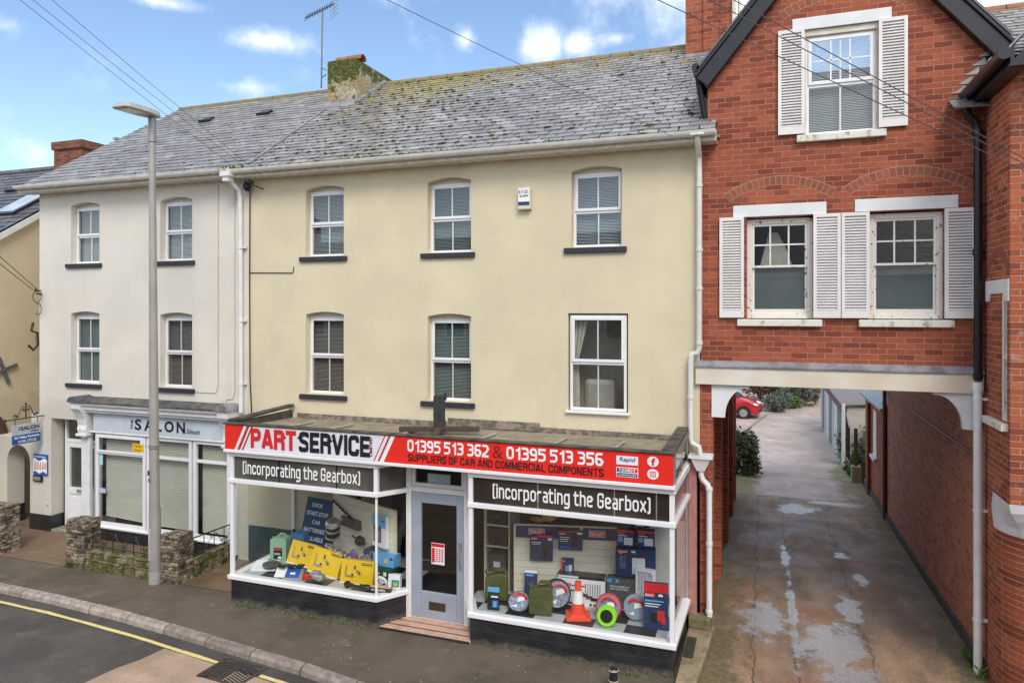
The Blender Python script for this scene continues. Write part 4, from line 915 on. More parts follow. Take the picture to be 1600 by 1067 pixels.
g = MB(); g.box(a + .31, a + .60, yd - .036, yd - .031, .20, .33); g.box(a + .33, a + .58, yd - .040, yd - .036, .23, .30); g.build('letter_slot', M("brass_plate", (.10, .075, .05), .4, metal=.5), dr)
g = MB(); g.tube([(b - .06, yd - .04, 1.22), (b - .06, yd - .09, 1.2), (b - .05, yd - .1, 1.05), (b - .03, yd - .08, .95), (b - .05, yd - .04, .98)], .014, 6); g.box(b - .09, b - .04, yd - .05, yd - .031, 1.22, 1.32); g.build('handle', 'metal', dr)
g = MB(); g.poly((-5.32, yd, 2.21), (-4.51, yd, 2.21), (-4.51, yd, 2.5), (-5.32, yd, 2.5)); g.build('fanlight', 'shopglass', H3)
g = MB(); g.box(-5.12, -4.72, yd + .03, yd + .04, 2.21, 2.36); g.build('fanlight_card', M("pale_card", (.42, .58, .58), .6), H3)
# flat roof
mb = MB()
mb.prism([(XL + .02, -1.7, 2.93), (XR_ - .02, -1.7, 2.93), (XR_ - .02, -.005, 2.87), (XL + .02, -.005, 2.87)], (0, 0, .04)); mb.build('felt_roof', 'felt', H3)
mb = MB(); mb.box(XL - .03, XR_ + .03, -1.735, -.005, 2.62, 2.64); mb.build('ceiling_board', M("ceiling_paint", (.5, .48, .42), .8), H3)
mb = MB(); mb.box(XL - .10, XR_ + .03, -1.80, -1.66, 3.045, 3.075); mb.box(XL - .06, XR_ + .0, -1.71, -1.66, 2.93, 3.045); mb.prism([(XL - .09, -1.66, 3.06), (XL + .06, -1.66, 3.06), (XL + .08, -.05, 3.12), (XL - .05, -.05, 3.12)], (0, 0, .055)); mb.box(XL - .02, XL + .04, -1.66, -.05, 2.90, 3.06)
mb.prism([(XR_ - .16, -1.66, 3.045), (XR_ + .03, -1.66, 3.045), (XR_ + .03, -.05, 3.10), (XR_ - .14, -.05, 3.10)], (0, 0, .05)); mb.box(XR_ - .10, XR_ - .02, -1.66, -.05, 2.9, 3.05)
mb.build('roof_kerb', 'greywood', H3, bevel=.012)
mb = MB()
for x in (-7.75, -6.92, -5.55, -4.2, -3.0, -2.08): mb.tube([(x, -1.6, 2.985), (x + .03, -.6, 2.955)], .022, 6)
mb.build('roof_roll', M("roll_grey", (.36, .33, .28), .8, .15, 6), H3, smooth=True)
mb = MB(); mb.box(-8.5, -5.3, -.03, -.006, 2.9, 3.0); mb.box(-5.3, -3.6, -.035, -.006, 2.93, 3.07); mb.box(-3.6, -1.25, -.03, -.006, 2.9, 3.0); mb.build('wall_flashing', M("dirty_flashing", (.13, .11, .085), .85, .25, 10, c2=(.33, .27, .2), bump=.3), H3)
mb = MB(); mb.box(XL - .06, XR_ + .035, -1.80, -1.72, 2.575, 2.625); mb.box(XR_ - .01, XR_ + .035, -1.72, -.03, 2.575, 2.625); mb.box(XL - .06, XL - .02, -1.72, -.03, 2.575, 2.625); mb.build('fascia_rail', 'upvc', H3, bevel=.008)
mb = MB(); mb.poly((XR_ + .02, -1.70, 2.63), (XR_ + .02, -.1, 2.63), (XR_ + .02, -.1, 3.03), (XR_ + .02, -1.70, 3.03)); mb.build('side_glass', 'glass', H3)
mb = MB(); mb.box(XR_ + .0, XR_ + .03, -.12, -.07, 2.62, 3.06); mb.box(XR_ + .0, XR_ + .03, -1.7, -.12, 3.02, 3.05); mb.box(XR_ + .0, XR_ + .03, -1.72, -1.68, 2.62, 3.04); mb.box(XR_ + .005, XR_ + .025, -.9, -.86, 2.62, 3.02); mb.build('side_frame', 'metal', H3)
mb = MB(); mb.box(-1.14, -1.01, -.10, .0, .1, 2.62); mb.build('pilaster', 'pink', H3, bevel=.01)
# display floor (chequered) and interior
def cheq():
    m, nt, b = newmat("chequer_vinyl"); g = G(nt); x, y, z = g.xyz()
    q = g.n("ShaderNodeTexChecker"); q.inputs['Scale'].default_value = 1
    g.set(q.inputs['Vector'], g.comb(g.m('MULTIPLY', g.m('ADD', x, .1), 2.25), g.m('MULTIPLY', g.m('ADD', y, .42), 2.25), .5)); g.set(q.inputs['Color1'], (.03, .03, .032)); g.set(q.inputs['Color2'], (.44, .46, .46))
    g.set(b.inputs['Base Color'], q.outputs[0]); b.inputs['Roughness'].default_value = .35; return m
MT['cheq'] = cheq()
ZD = .47
mb = MB(); mb.poly((-8.55, -.03, ZD), (-8.55, -1.64, ZD), (-5.80, -1.64, ZD), (-5.48, -1.2, ZD), (-5.48, -.2, ZD), (-5.6, .1, ZD), (-7.3, .1, ZD), (-7.3, -.03, ZD)); mb.build('display_floor', 'cheq', H3)
mb = MB(); mb.poly((-4.36, -1.2, ZD), (-4.17, -1.64, ZD), (-1.22, -1.64, ZD), (-1.2, -.02, ZD), (-1.7, -.02, ZD), (-3.75, -.75, ZD), (-4.36, -.9, ZD)); mb.build('display_floor', 'cheq', H3)
mb = MB(); mb.box(-8.5, -1.2, -1.15, 3.6, .02, .05); mb.build('shop_floor', 'dark', H3)
mb = MB(); mb.box(-7.36, -7.26, -.1, .1, .05, 2.62); mb.box(-7.02, -6.82, -.12, .1, .05, 2.62); mb.build('column', 'white', H3)
mb = MB(); mb.box(-1.17, -1.05, -.02, .0, 0, 2.62); mb.box(-1.75, -1.18, -.06, -.03, .48, 1.66); mb.build('end_panel', M("pale_panel", (.52, .54, .50), .6), H3)
# metal post on cross feet, standing on the flat roof
T = empty('sign_post', (-5.0, -1.1, 2.97), "dark steel post on rusty cross feet standing on the shop's flat roof", 'post')
mb = MB(); mb.box(-5.13, -4.98, -.97, -.82, 3.05, 3.58); mb.box(-5.0, -4.96, -.84, -.80, 3.5, 3.62); mb.build('post', M("black_steel", (.035, .038, .04), .6, .2, 6), T, bevel=.006)
mb = MB()
for an in (20, 110, 200, 290):
    mb.T = Matrix.Translation((-5.05, -.9, 2.985)) @ Matrix.Rotation(R(an), 4, 'Z'); mb.box(.06, .66, -.05, .05, 0, .085)
mb.build('cross_foot', 'rust', T, bevel=.008)
mb = MB(); mb.T = Matrix.Translation((-5.05, -.9, 3.005)); mb.box(-.11, .11, -.11, .11, 0, .06); mb.build('foot_plate', 'rust', T)

# ------------------------------------------------------------------ red brick gabled house over the archway
H4 = empty('gabled_house', (1, 0, 0), "red brick gabled house with white shutters built over the alley archway", 'house')
AX, AZ, SL = 1.06, 10.98, 1.2
class top4:
    cuts = [-.85, AX]
    def __call__(s, a): return max(7.6, AZ - SL * abs(a - AX)) if a > -.86 else 7.6
W4 = [(-.27, .67, 4.84, 6.40), (1.42, 2.37, 4.84, 6.41), (.55, 1.54, 7.58, 9.17)]
mb = MB(); wall(mb, 'y', 0, -.95, -.85, 4.15, 7.75); wall(mb, 'y', 0, -.85, 2.86, 4.15, top4(), W4, .16)
mb.poly((-.85, 0, 7.7), (-.85, 2.4, 7.7), (-.85, 2.4, 9.0), (-.85, 0, 8.9))
mb.build('wall', 'brick', H4, fixn=False)
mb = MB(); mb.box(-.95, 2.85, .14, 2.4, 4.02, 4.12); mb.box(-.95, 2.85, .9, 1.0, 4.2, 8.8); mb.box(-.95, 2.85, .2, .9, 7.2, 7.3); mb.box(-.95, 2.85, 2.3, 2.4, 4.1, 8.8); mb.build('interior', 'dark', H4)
# segmental relieving arches, laid in the wall face
archm = M("arch_brick", (.35, .10, .055), .8, .2, 9, c2=(.29, .08, .047), isl=.25, bump=.3); mortm = M("arch_mortar", (.42, .24, .15), .9, .15, 9)
for (xc, zc, rr, hw) in ((.19, 5.62, 1.27, .78), (1.90, 5.62, 1.30, .80), (1.06, 8.05, 1.55, .86)):
    mb = MB(); a0 = math.asin(hw / (rr + .1)); n = 19
    for i in range(n):
        t0, t1 = -a0 + 2 * a0 * (i + .07) / n, -a0 + 2 * a0 * (i + .93) / n
        mb.prism([(xc + math.sin(t) * q, -.004, zc + math.cos(t) * q) for t, q in ((t0, rr), (t1, rr), (t1, rr + .12), (t0, rr + .12))], (0, .02, 0))
    mb.build('brick_arch', archm, H4)
    mb = MB(); q = xr(-a0, a0, 24)
    for t0, t1 in zip(q[:-1], q[1:]): mb.poly(*[(xc + math.sin(t) * k, -.0015, zc + math.cos(t) * k) for t, k in ((t0, rr - .012), (t1, rr - .012), (t1, rr + .132), (t0, rr + .132))])
    mb.build('arch_joint', mortm, H4)
for (x0, x1, z0_, z1_) in ((-.47, .85, 6.41, 6.59), (1.23, 2.54, 6.42, 6.60), (.38, 1.71, 9.17, 9.35)):
    mb = MB(); mb.box(x0, x1, -.02, .02, z0_, z1_); mb.build('lintel', 'stone_w', H4, bevel=.006)
def shutter(par, x0, x1, z0, z1):
    mb = MB(); y0_, y1_ = -.055, -.012; e = .045
    mb.box(x0, x0 + e, y0_, y1_, z0, z1); mb.box(x1 - e, x1, y0_, y1_, z0, z1); mb.box(x0 + e, x1 - e, y0_, y1_, z1 - .05, z1); mb.box(x0 + e, x1 - e, y0_, y1_, z0, z0 + .11); mb.mi = 1; mb.box(x0 + e, x1 - e, y1_ - .006, y1_, z0, z1); mb.mi = 0
    n = 33; h = (z1 - z0 - .17) / n
    for i in range(n):
        z = z0 + .115 + i * h; mb.add([(x0 + e, y0_ + .006, z), (x1 - e, y0_ + .006, z), (x1 - e, y1_ - .01, z + h * .72), (x0 + e, y1_ - .01, z + h * .72), (x0 + e, y0_ + .006, z + h * .40), (x1 - e, y0_ + .006, z + h * .40)], [(0, 1, 2, 3), (0, 1, 5, 4), (4, 5, 2, 3)])
    return mb.build('shutter', ['shutter', M('louvre_back', (.62, .59, .55), .7)], par)
def sash(x0, x1, z0, z1, zm, lower):
    y = .09; e = .075; f = MB()
    f.box(x0, x0 + e, y, y + .07, z0, z1); f.box(x1 - e, x1, y, y + .07, z0, z1); f.box(x0 + e, x1 - e, y, y + .07, z1 - e, z1); f.box(x0 + e, x1 - e, y - .02, y + .07, z0, z0 + .06)
    a, b = x0 + e, x1 - e; s = .035
    f.box(a, a + s, y + .015, y + .05, zm, z1 - e); f.box(b - s, b, y + .015, y + .05, zm, z1 - e); f.box(a + s, b - s, y + .015, y + .05, z1 - e - s, z1 - e); f.box(a, b, y + .015, y + .05, zm - .025, zm + .01)
    w3 = (b - a) / 3
    for k in (1, 2): f.box(a + w3 * k - .012, a + w3 * k + .012, y + .02, y + .045, zm, z1 - e - s)
    zc = (zm + z1 - e) / 2; f.box(a + s, b - s, y + .022, y + .043, zc - .012, zc + .012)
    f.box(a, a + s, y + .055, y + .075, z0 + .06, zm); f.box(b - s, b, y + .055, y + .075, z0 + .06, zm); f.box(a + s, b - s, y + .052, y + .075, z0 + .06, z0 + .14)
    fr = f.build('window', 'peel', H4, bevel=.004)
    g = MB(); g.poly((a, y + .035, zm), (b, y + .035, zm), (b, y + .035, z1 - e), (a, y + .035, z1 - e)); g.poly((a, y + .065, z0 + .12), (b, y + .065, z0 + .12), (b, y + .065, zm), (a, y + .065, zm)); g.build('pane', 'glass', fr)
    g = MB(); g.poly((a, y + .09, z0 + .1), (b, y + .09, z0 + .1), (b, y + .09, zm), (a, y + .09, zm)); g.build('frosted_film', M("frosted_film", (.085, .11, .11), .35, .1, 2, c2=(.115, .145, .145)), fr)
    return fr
f1 = sash(-.27, .67, 4.86, 6.38, 5.66, 1); f2 = sash(1.42, 2.37, 4.86, 6.39, 5.66, 1)
g = MB(); g.prism([(-.1, .4, 5.6), (.42, .4, 5.6), (.30, .4, 5.95), (.18, .4, 6.2), (.05, .4, 6.2)], (0, .05, 0)); g.build('curtain', 'curtain', f1)
f3 = window(H4, .57, 1.52, 7.60, 9.08, .07, blind='blind_p', sill=None, mid=.5)
g = MB(); fy = .064
for k in (1, 2): g.box(.57 + .045 + .04 + (.95 - .17) * k / 3 - .01, .57 + .085 + (.95 - .17) * k / 3 + .01, fy - .006, fy + .006, 8.40, 9.0)
g.box(.66, 1.43, fy - .006, fy + .006, 8.69, 8.71); g.build('glazing_bar', 'upvc', f3)
g = MB(); g.box(.55, 1.54, .02, .13, 9.08, 9.17); g.box(.55, .57, .03, .13, 7.58, 9.08); g.box(1.52, 1.54, .03, .13, 7.58, 9.08); g.build('window_surround', 'chalk', f3)
for fr, q in ((f1, [(-.67, -.31), (.67, 1.04)]), (f2, [(1.05, 1.42), (2.37, 2.75)])):
    for a, b in q: shutter(fr, a, b, 4.87, 6.41)
for a, b in ((.18, .55), (1.54, 1.91)): shutter(f3, a, b, 7.62, 9.185)
for fr, (a, b, z) in ((f1, (-.41, .79, 4.74)), (f2, (1.28, 2.49, 4.74)), (f3, (.44, 1.64, 7.49))):
    mb = MB(); mb.box(a, b, -.07, .10, z, z + .105); mb.build('sill', 'sillw', fr, bevel=.012)
mb = MB(); mb.box(-1.03, 2.835, -.075, .1, 3.83, 4.10); mb.build('beam', 'beam', H4, bevel=.006)
mb = MB(); mb.prism([(-1.03, -.10, 4.10), (-1.03, -.10, 4.125), (-1.03, -.004, 4.20), (-1.03, -.004, 4.10)], (3.865, 0, 0)); mb.build('beam_flashing', 'lead', H4)
for sg, x in ((1, -.79), (-1, 2.80)):
    pts = [(x, -.01, 3.83), (x + sg * .56, -.01, 3.83), (x + sg * .56, -.01, 3.79)]
    for i in range(11):
        t = i / 10 * math.pi / 2; pts.append((x + sg * (.20 + .34 * (1 - math.sin(t))), -.01, 3.79 - .46 * (1 - math.cos(t)) ))
    pts += [(x + sg * .20, -.01, 3.32), (x, -.01, 3.32)]
    mb = MB(); mb.prism(pts, (0, .12, 0)); mb.build('bracket', 'stone_w', H4)
# passage walls: pilasters on the left, low plinth on the right belongs to the next house
mb = MB()
for yy in (.002, 2.3, 4.8, 7.2, 9.0): mb.box(-1.2 if yy > 1 else -.966, -.775, yy, yy + .36, zg(yy) - .1, 3.83)
mb.box(-1.2, -1.0, .36, 9.0, -.4, 3.83); mb.build('pilaster_wall', 'brick', H4)
# bargeboards and roof edge
mb = MB()
for sg in (-1, 1):
    e = 2.03; n = Vector((sg, 0, -SL)).normalized(); up = Vector((sg * SL, 0, 1)).normalized()
    A = Vector((AX, -.16, AZ)); B = A + n * (e / abs(n.x)); q = up * .30
    mb.prism([A - Vector((0, 0, .22)), B - up * .17, B + up * .06, A + Vector((0, 0, .09))], (0, .05, 0))
    mb.prism([A + Vector((0, -.03, .09)), B + up * .06 + Vector((0, -.03, 0)), B + up * .115 + Vector((0, -.03, 0)), A + Vector((0, -.03, .175))], (0, .09, 0))
    mb.prism([A + Vector((0, .05, -.2)), B - up * .16 + Vector((0, .05, 0)), B - up * .12 + Vector((0, .05, 0)), A + Vector((0, .05, -.14))], (0, .12, 0))
mb.build('bargeboard', 'black', H4, bevel=.01)
mb = MB()
for sg in (-1, 1):
    e = 2.05; n = Vector((sg, 0, -SL)).normalized(); up = Vector((sg * SL, 0, 1)).normalized(); A = Vector((AX, -.2, AZ + .18)); B = A + n * (e / abs(n.x))
    mb.prism([A, B, B + up * .03, A + up * .03], (0, 2.7, 0))
mb.build('roof', 'slate_dark', H4)
mb = MB(); mb.tube([(-1.02, -.2, 8.74), (-1.02, 2.0, 8.74)], .06, 8); mb.tube([(-1.0, -.12, 8.72), (-.98, -.05, 8.5), (-.9, .05, 8.0)], .045, 8); mb.build('gutter', 'black', H4, smooth=True)
mb = MB(); mb.box(-1.56, -.62, 3.55, 4.55, 9.9, 12.6); mb.box(-1.2, -.9, 3.50, 3.55, 9.9, 12.6); mb.build('chimney', 'brick', H4)
mb = MB(); mb.box(-1.6, -.7, 3.45, 3.6, 10.08, 10.24); mb.build('chimney_flashing', 'lead', H4)
mb = MB(); mb.tube([(-.6, 3.5, 10.1), (-.6, 3.5, 12.6)], .04, 8); mb.tube([(-.5, 3.6, 10.1), (-.5, 3.6, 12.6)], .03, 8); mb.build('vent_pipe', 'chalk', H4)
mb = MB(); mb.box(-.82, -.66, -.06, -.002, 7.66, 7.70); mb.box(-.82, -.76, -.04, -.002, 7.70, 7.85); mb.build('abutment_flashing', 'lead', H4)

# ------------------------------------------------------------------ brick house on the right
H5 = empty('brick_house', (4.2, 0, 0), "red brick house with a black gutter and projecting wing at the right edge", 'house')
WX, WY = 2.86, -1.08
mb = MB()
hole = [(-.95, -.68, 3.56, 5.25)]
wall(mb, 'x', WX, WY, 0, 2.55, 8.0, hole, .12)
wall(mb, 'y', WY, WX, 6.2, 2.55, 8.0); mb.poly((WX, WY, 8.0), (6.2, WY, 8.0), (4.5, WY, 9.9))
# rounded lower corner
rr = .62; P0 = [(WX, 0)] + [(WX + rr - rr * math.cos(t), WY + rr - rr * math.sin(t)) for t in xr(0, math.pi / 2, 10)] + [(6.2, WY)]
for a, b in zip(P0[:-1], P0[1:]): mb.poly((*a, -.3), (*b, -.3), (*b, 2.55), (*a, 2.55))
mb.build('wall', 'brick_side', H5, fixn=False)
mb = MB(); mb.poly((WX, .002, -.4), (WX, 8.3, -.4), (WX, 8.3, 8), (WX, 0, 8)); mb.poly((WX, 8.3, -.4), (9, 8.3, -.4), (9, 8.3, 8), (WX, 8.3, 8)); mb.poly((6.2, WY, 0), (6.2, 8.3, 0), (6.2, 8.3, 8), (6.2, WY, 8)); mb.build('alley_wall', 'brick_alley', H5, fixn=False)
mb = MB(); ysx = [0, 2, 4, 6, 8, 10, 12.4]
for a, b in zip(ysx[:-1], ysx[1:]): mb.prism([(WX - .045, a, zg(a) + .16), (WX - .045, b, zg(b) + .16), (WX - .045, b, zg(b) - .1), (WX - .045, a, zg(a) - .1)], (.044, 0, 0))
mb.build('plinth', M("grey_plinth", (.10, .085, .07), .85, .25, 6, c2=(.05, .045, .03), bump=.4), H5)
mb = MB(); tq = xr(0, math.pi / 2, 12); cx_, cy_ = WX + rr, WY + rr; rings = []
for k in range(5):
    f = k / 4.; g_ = f * f * (3 - 2 * f); z = 2.12 + .46 * f; rg = [(WX - .015, -.42 + .06 * (1 - f), 2.36 + .22 * f)]
    for t in tq:
        c0, s0 = math.cos(t), math.sin(t); m = max(c0, s0); k_ = (1 + .02) * (1 - g_) + g_ * (1.03 / m); rg.append((cx_ - rr * c0 * k_, cy_ - rr * s0 * k_, z))
    rg.append((6.2, WY - .02, z)); rings.append(rg)
n = len(rings[0])
for a_, b_ in zip(rings[:-1], rings[1:]):
    for i in range(n - 1): mb.poly(a_[i], a_[i + 1], b_[i + 1], b_[i])
mb.build('corbel', 'stone_w', H5, fixn=False)
mb = MB(); mb.box(WX + .02, WX + .08, -.95, -.87, 3.57, 5.24); mb.box(WX + .02, WX + .08, -.75, -.68, 3.57, 5.24); mb.box(WX + .02, WX + .08, -.87, -.75, 5.14, 5.24); mb.box(WX + .02, WX + .08, -.87, -.75, 3.57, 3.66); mb.box(WX + .02, WX + .08, -.87, -.75, 4.36, 4.42); fr = mb.build('window', 'peel', H5)
mb = MB(); mb.poly((WX + .05, -.87, 3.66), (WX + .05, -.75, 3.66), (WX + .05, -.75, 5.14), (WX + .05, -.87, 5.14)); mb.build('pane', 'glass', fr)
mb = MB(); mb.box(WX - .08, WX + .1, -1.0, -.15, 3.46, 3.555); mb.build('sill', 'sillw', fr, bevel=.012)
mb = MB(); mb.prism([(WX - .02, -1.06, 5.10), (WX - .02, -1.06, 5.38), (WX - .02, -.10, 5.38), (WX - .02, -.10, 5.10), (WX - .02, -.25, 5.10), (WX - .02, -.3, 5.2), (WX - .02, -.86, 5.2), (WX - .02, -.92, 5.10)], (.03, 0, 0)); mb.build('lintel', 'stone_w', fr, bevel=.006)
mb = MB(); n = 15; a0 = 1.1
for i in range(n):
    t0, t1 = -a0 + 2 * a0 * (i + .07) / n, -a0 + 2 * a0 * (i + .93) / n
    mb.prism([(WX - .004, -.575 + math.sin(t) * q, 5.22 + math.cos(t) * q * 1.0) for t, q in ((t0, .46), (t1, .46), (t1, .58), (t0, .58))], (.02, 0, 0))
mb.build('brick_arch', archm, H5)
# eaves gutter along the wing, its downpipes, and the roofs
mb = MB(); mb.tube([(WX - .24, .02, 7.98), (WX - .24, -1.75, 7.98)], .075, 10); mb.build('gutter', 'black', H5, smooth=True)
mb = MB(); mb.box(WX - .17, WX - .13, -1.7, .0, 7.85, 8.1); mb.box(WX - .17, WX + .02, -1.7, .0, 7.83, 7.86); mb.prism([(WX - .2, -1.72, 7.83), (4.6, -1.72, 10.1), (4.6, -1.72, 9.75), (WX + .25, -1.72, 7.83)], (0, .05, 0)); mb.build('eaves_board', 'black', H5)
mb = MB(); mb.tube([(WX - .24, -.1, 7.93), (WX - .24, -.1, 7.75), (WX - .21, -.09, 7.66), (WX - .13, -.08, 7.58), (WX - .10, -.08, 7.45), (WX - .10, -.08, 4.02)], .052, 12)
for z in (7.4, 5.75, 4.05): mb.tube([(WX - .10, -.08, z), (WX - .10, -.08, z + .08)], .064, 12); mb.box(WX - .16, WX - .002, -.06, -.03, z + .02, z + .06)
dpp = mb.build('downpipe', 'black', H5, smooth=True)
mb = MB(); mb.tube([(WX - .115, -.13, 4.0), (WX - .115, -.13, -.05)], .055, 12); mb.tube([(WX - .115, -.13, 3.88), (WX - .115, -.13, 4.0)], .068, 12)
for z in (3.75, 2.22, .72): mb.box(WX - .12, WX + .0, -.15, -.11, z, z + .035); mb.tube([(WX - .115, -.13, z), (WX - .115, -.13, z + .035)], .063, 12)
mb.build('lower_pipe', 'white', dpp, smooth=True)
mb = MB(); slates(mb, 2.4, 9, EY, EZ, RY, RZ, .31, .2, clip=lambda x, f: x < 2.55 + 0 * f); mb.poly((2.9, EY, EZ - .02), (9, EY, EZ - .02), (9, RY, RZ - .02), (2.9, RY, RZ - .02)); mb.poly((2.4, RY, RZ), (9, RY, RZ), (9, 8.9, 7.6), (2.4, 8.9, 7.6))
rf5 = mb.build('roof', 'slate', H5, fixn=False)
mb = MB(); mb.prism([(WX - .2, -1.75, 8.02), (4.55, -1.75, 10.1), (4.55, -1.75, 10.13), (WX - .2, -1.75, 8.05)], (0, 3.5, 0)); mb.prism([(4.55, -1.75, 10.1), (6.3, -1.75, 8.02), (6.3, -1.75, 8.05), (4.55, -1.75, 10.13)], (0, 3.5, 0)); mb.build('wing_roof', 'slate', rf5)
mb = MB()
for i in range(14): a = 2.9 + i * .45; mb.tube([(a + .01, RY, RZ - .03), (a + .44, RY, RZ - .03)], .11, 10)
mb.build('ridge_tiles', 'terracotta', rf5, smooth=True)
mb = MB()
for i in range(5):
    x = 2.46 + .08 * i; z = 8.02 + i * .12; mb.prism([(x, -.012, z), (x + .17, -.012, z), (x + .17, -.012, z + .1)], (0, .008, 0))
mb.build('stepped_flashing', 'lead', H5)
# lower rear wing beyond the passage
mb = MB(); mb.poly((WX, 8.3, -.5), (WX, 12.4, -.6), (WX, 12.4, 2.45), (WX, 8.3, 2.6)); mb.poly((WX, 12.4, -.6), (6, 12.4, -.6), (6, 12.4, 3.6), (WX, 12.4, 2.45)); mb.build('rear_wall', 'brick', H5)
mb = MB(); mb.prism([(WX - .15, 8.4, 2.42), (WX - .15, 12.5, 2.42), (WX + 1.6, 12.5, 3.3), (WX + 1.6, 8.4, 3.3)], (0, 0, .06)); mb.build('rear_roof', M("pale_slate", (.36, .38, .40), .5, .2, 12, c2=(.20, .21, .23)), H5)
mb = MB(); mb.tube([(WX - .05, 8.35, -.25), (WX - .05, 8.35, 5)], .05, 8); mb.tube([(WX - .06, 11.2, -.4), (WX - .06, 11.2, 2.3)], .05, 8); mb.build('brown_pipe', M("brown_pipe", (.17, .05, .035), .5), H5, smooth=True)
mb = MB(); mb.box(WX - .02, WX + .01, 10.0, 10.6, .95, 2.2); mb.box(WX - .1, WX + .01, 9.9, 10.7, .86, .94); mb.build('rear_window', 'white', H5)
mb = MB(); mb.tube([(WX - .03, 8.25, 2.9), (WX - .03, .2, 2.9)], .012, 5); mb.build('wall_cable', 'iron', H5)
mb = MB(); mb.box(WX + .3, WX + .32, 8.32, 9.0, 3.0, 3.9); mb.build('rear_hood', 'dark', H5)

# ------------------------------------------------------------------ neighbour on the left with its gate wall
H6 = empty('gable_house', (-20, 1.5, 0), "pale yellow gable-ended house with dark slate roof at the far left edge", 'house')
GX = -17.0
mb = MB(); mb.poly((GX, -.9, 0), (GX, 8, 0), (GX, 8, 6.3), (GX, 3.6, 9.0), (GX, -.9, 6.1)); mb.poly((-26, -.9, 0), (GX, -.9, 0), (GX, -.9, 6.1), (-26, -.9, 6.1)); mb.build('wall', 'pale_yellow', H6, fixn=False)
mb = MB(); slates(mb, -26, GX + .06, -1.1, 6.03, 3.6, 9.12, .3, .24); mb.poly((-26, 3.6, 9.1), (GX, 3.6, 9.1), (GX, 8.2, 6.2), (-26, 8.2, 6.2)); mb.poly((-26, -1.1, 6.0), (GX + .05, -1.1, 6.0), (GX + .05, 3.6, 9.08), (-26, 3.6, 9.08)); rf6 = mb.build('roof', 'slate_dark', H6, fixn=False)
mb = MB(); mb.prism([(GX + .07, -1.15, 5.82), (GX + .07, 3.6, 8.93), (GX + .07, 3.6, 9.08), (GX + .07, -1.15, 5.97)], (.04, 0, 0)); mb.build('verge_board', 'white', H6)
mb = MB(); [mb.tube([(-26 + i * .45 + .01, 3.6, 9.12), (-26 + i * .45 + .44, 3.6, 9.12)], .11, 8) for i in range(20)]; mb.build('ridge_tiles', 'slate_dark', rf6, smooth=True)
mb = MB(); mb.box(-19.4, -18.3, 3.3, 4.0, 8.6, 9.75); mb.box(-19.45, -18.25, 3.25, 4.05, 9.6, 9.82); mb.build('chimney', brick_mat('sooty_brick', (.19, .065, .04), (.27, .09, .05), (.30, .24, .18), .7), H6)
sl = math.atan2(3.09, 4.7); p = at_y(35, 300, 1.35); g = MB(); g.T = Matrix.Translation((p.x, 1.35, 6.03 + 2.45 * .6574)) @ Matrix.Rotation(sl, 4, 'X')
g.box(-.42, .42, -.6, .6, .02, .09); sk = g.build('skylight', 'black', rf6, bevel=.01)
g = MB(); g.T = Matrix.Translation((p.x, 1.35, 6.03 + 2.45 * .6574)) @ Matrix.Rotation(sl, 4, 'X'); g.box(-.33, .33, -.5, .5, .088, .098); g.build('skylight_glass', M("skylight_glass", (.5, .55, .58), .08, spec=1.), sk)
p = at_y(22, 284, 2.3); g = MB(); g.T = Matrix.Translation((p.x, 2.3, 6.03 + 3.4 * .6574)) @ Matrix.Rotation(sl, 4, 'X'); g.box(-.2, .2, -.12, .12, .02, .1); g.build('roof_vent', 'black', rf6, bevel=.01)
mb = MB(); c = Vector((GX + .03, .2, 3.55))
for an in (20, 110):
    mb.T = Matrix.Translation(c) @ Matrix.Rotation(R(an), 4, 'X'); mb.box(0, .025, -.34, .34, -.04, .04)
mb.T = Matrix(); mb.ball(tuple(c), (.05, .05, .05)); mb.build('tie_plate', M("tie_iron", (.12, .11, .10), .6), H6)
mb = MB(); c = at_y(52, 520, .8); mb.tube([c + Vector((0, 0, .25)), c + Vector((.0, -.05, .05)), c + Vector((0, .1, 0)), c + Vector((0, .12, -.3)), c + Vector((0, 0, -.42)), c + Vector((0, -.12, -.3))], .03, 6); mb.build('iron_hook', 'rust', H6)
mb = MB(); q = [(GX + .02, -.2 + math.cos(t) * .5, 2.0 + math.sin(t) * .62) for t in xr(0, math.pi, 12)] + [(GX + .02, -.7, 1.6), (GX + .02, .3, 1.6)]; mb.prism(q, (.03, 0, 0)); mb.build('boarded_arch', 'wood', H6)
H7 = empty('garden_wall', (-16.5, .2, 0), "cream rendered garden wall pierced by an arched gateway beside the salon house", 'wall')
mb = MB(); ax0, ax1 = -16.55, -15.80; q = xr(0, math.pi, 12); cx, rx = (ax0 + ax1) / 2, (ax1 - ax0) / 2
mb.box(-19, ax0, 0, .4, 0, 2.05); mb.box(ax1, -15.762, 0, .4, 0, 2.05)
pa = [(cx + rx * math.cos(t), 1.5 + .38 * math.sin(t)) for t in q]
for (a, b), (c_, d) in zip(pa[:-1], pa[1:]): mb.add([(a, 0, b), (c_, 0, d), (c_, 0, 2.05), (a, 0, 2.05), (a, .4, b), (c_, .4, d), (c_, .4, 2.05), (a, .4, 2.05)], [(0, 1, 2, 3), (4, 5, 6, 7), (0, 1, 5, 4), (3, 2, 6, 7)])
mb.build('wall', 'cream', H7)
mb = MB(); mb.box(-19.0, ax0 + .012, -.02, .41, 0, .42); mb.build('plinth', 'char', H7)
T = empty('gate', (-16.2, .36, 0), "brown plank gate standing half open in the arched gateway", 'gate')
mb = MB(); [mb.box(-15.83 - .0, -15.80, .1 + i * .13, .22 + i * .13, .05, 1.6 - .02 * abs(i - 3)) for i in range(7)]; mb.build('boards', M("tan_boards", (.28, .18, .10), .8, .25, 6, bump=.3), T)
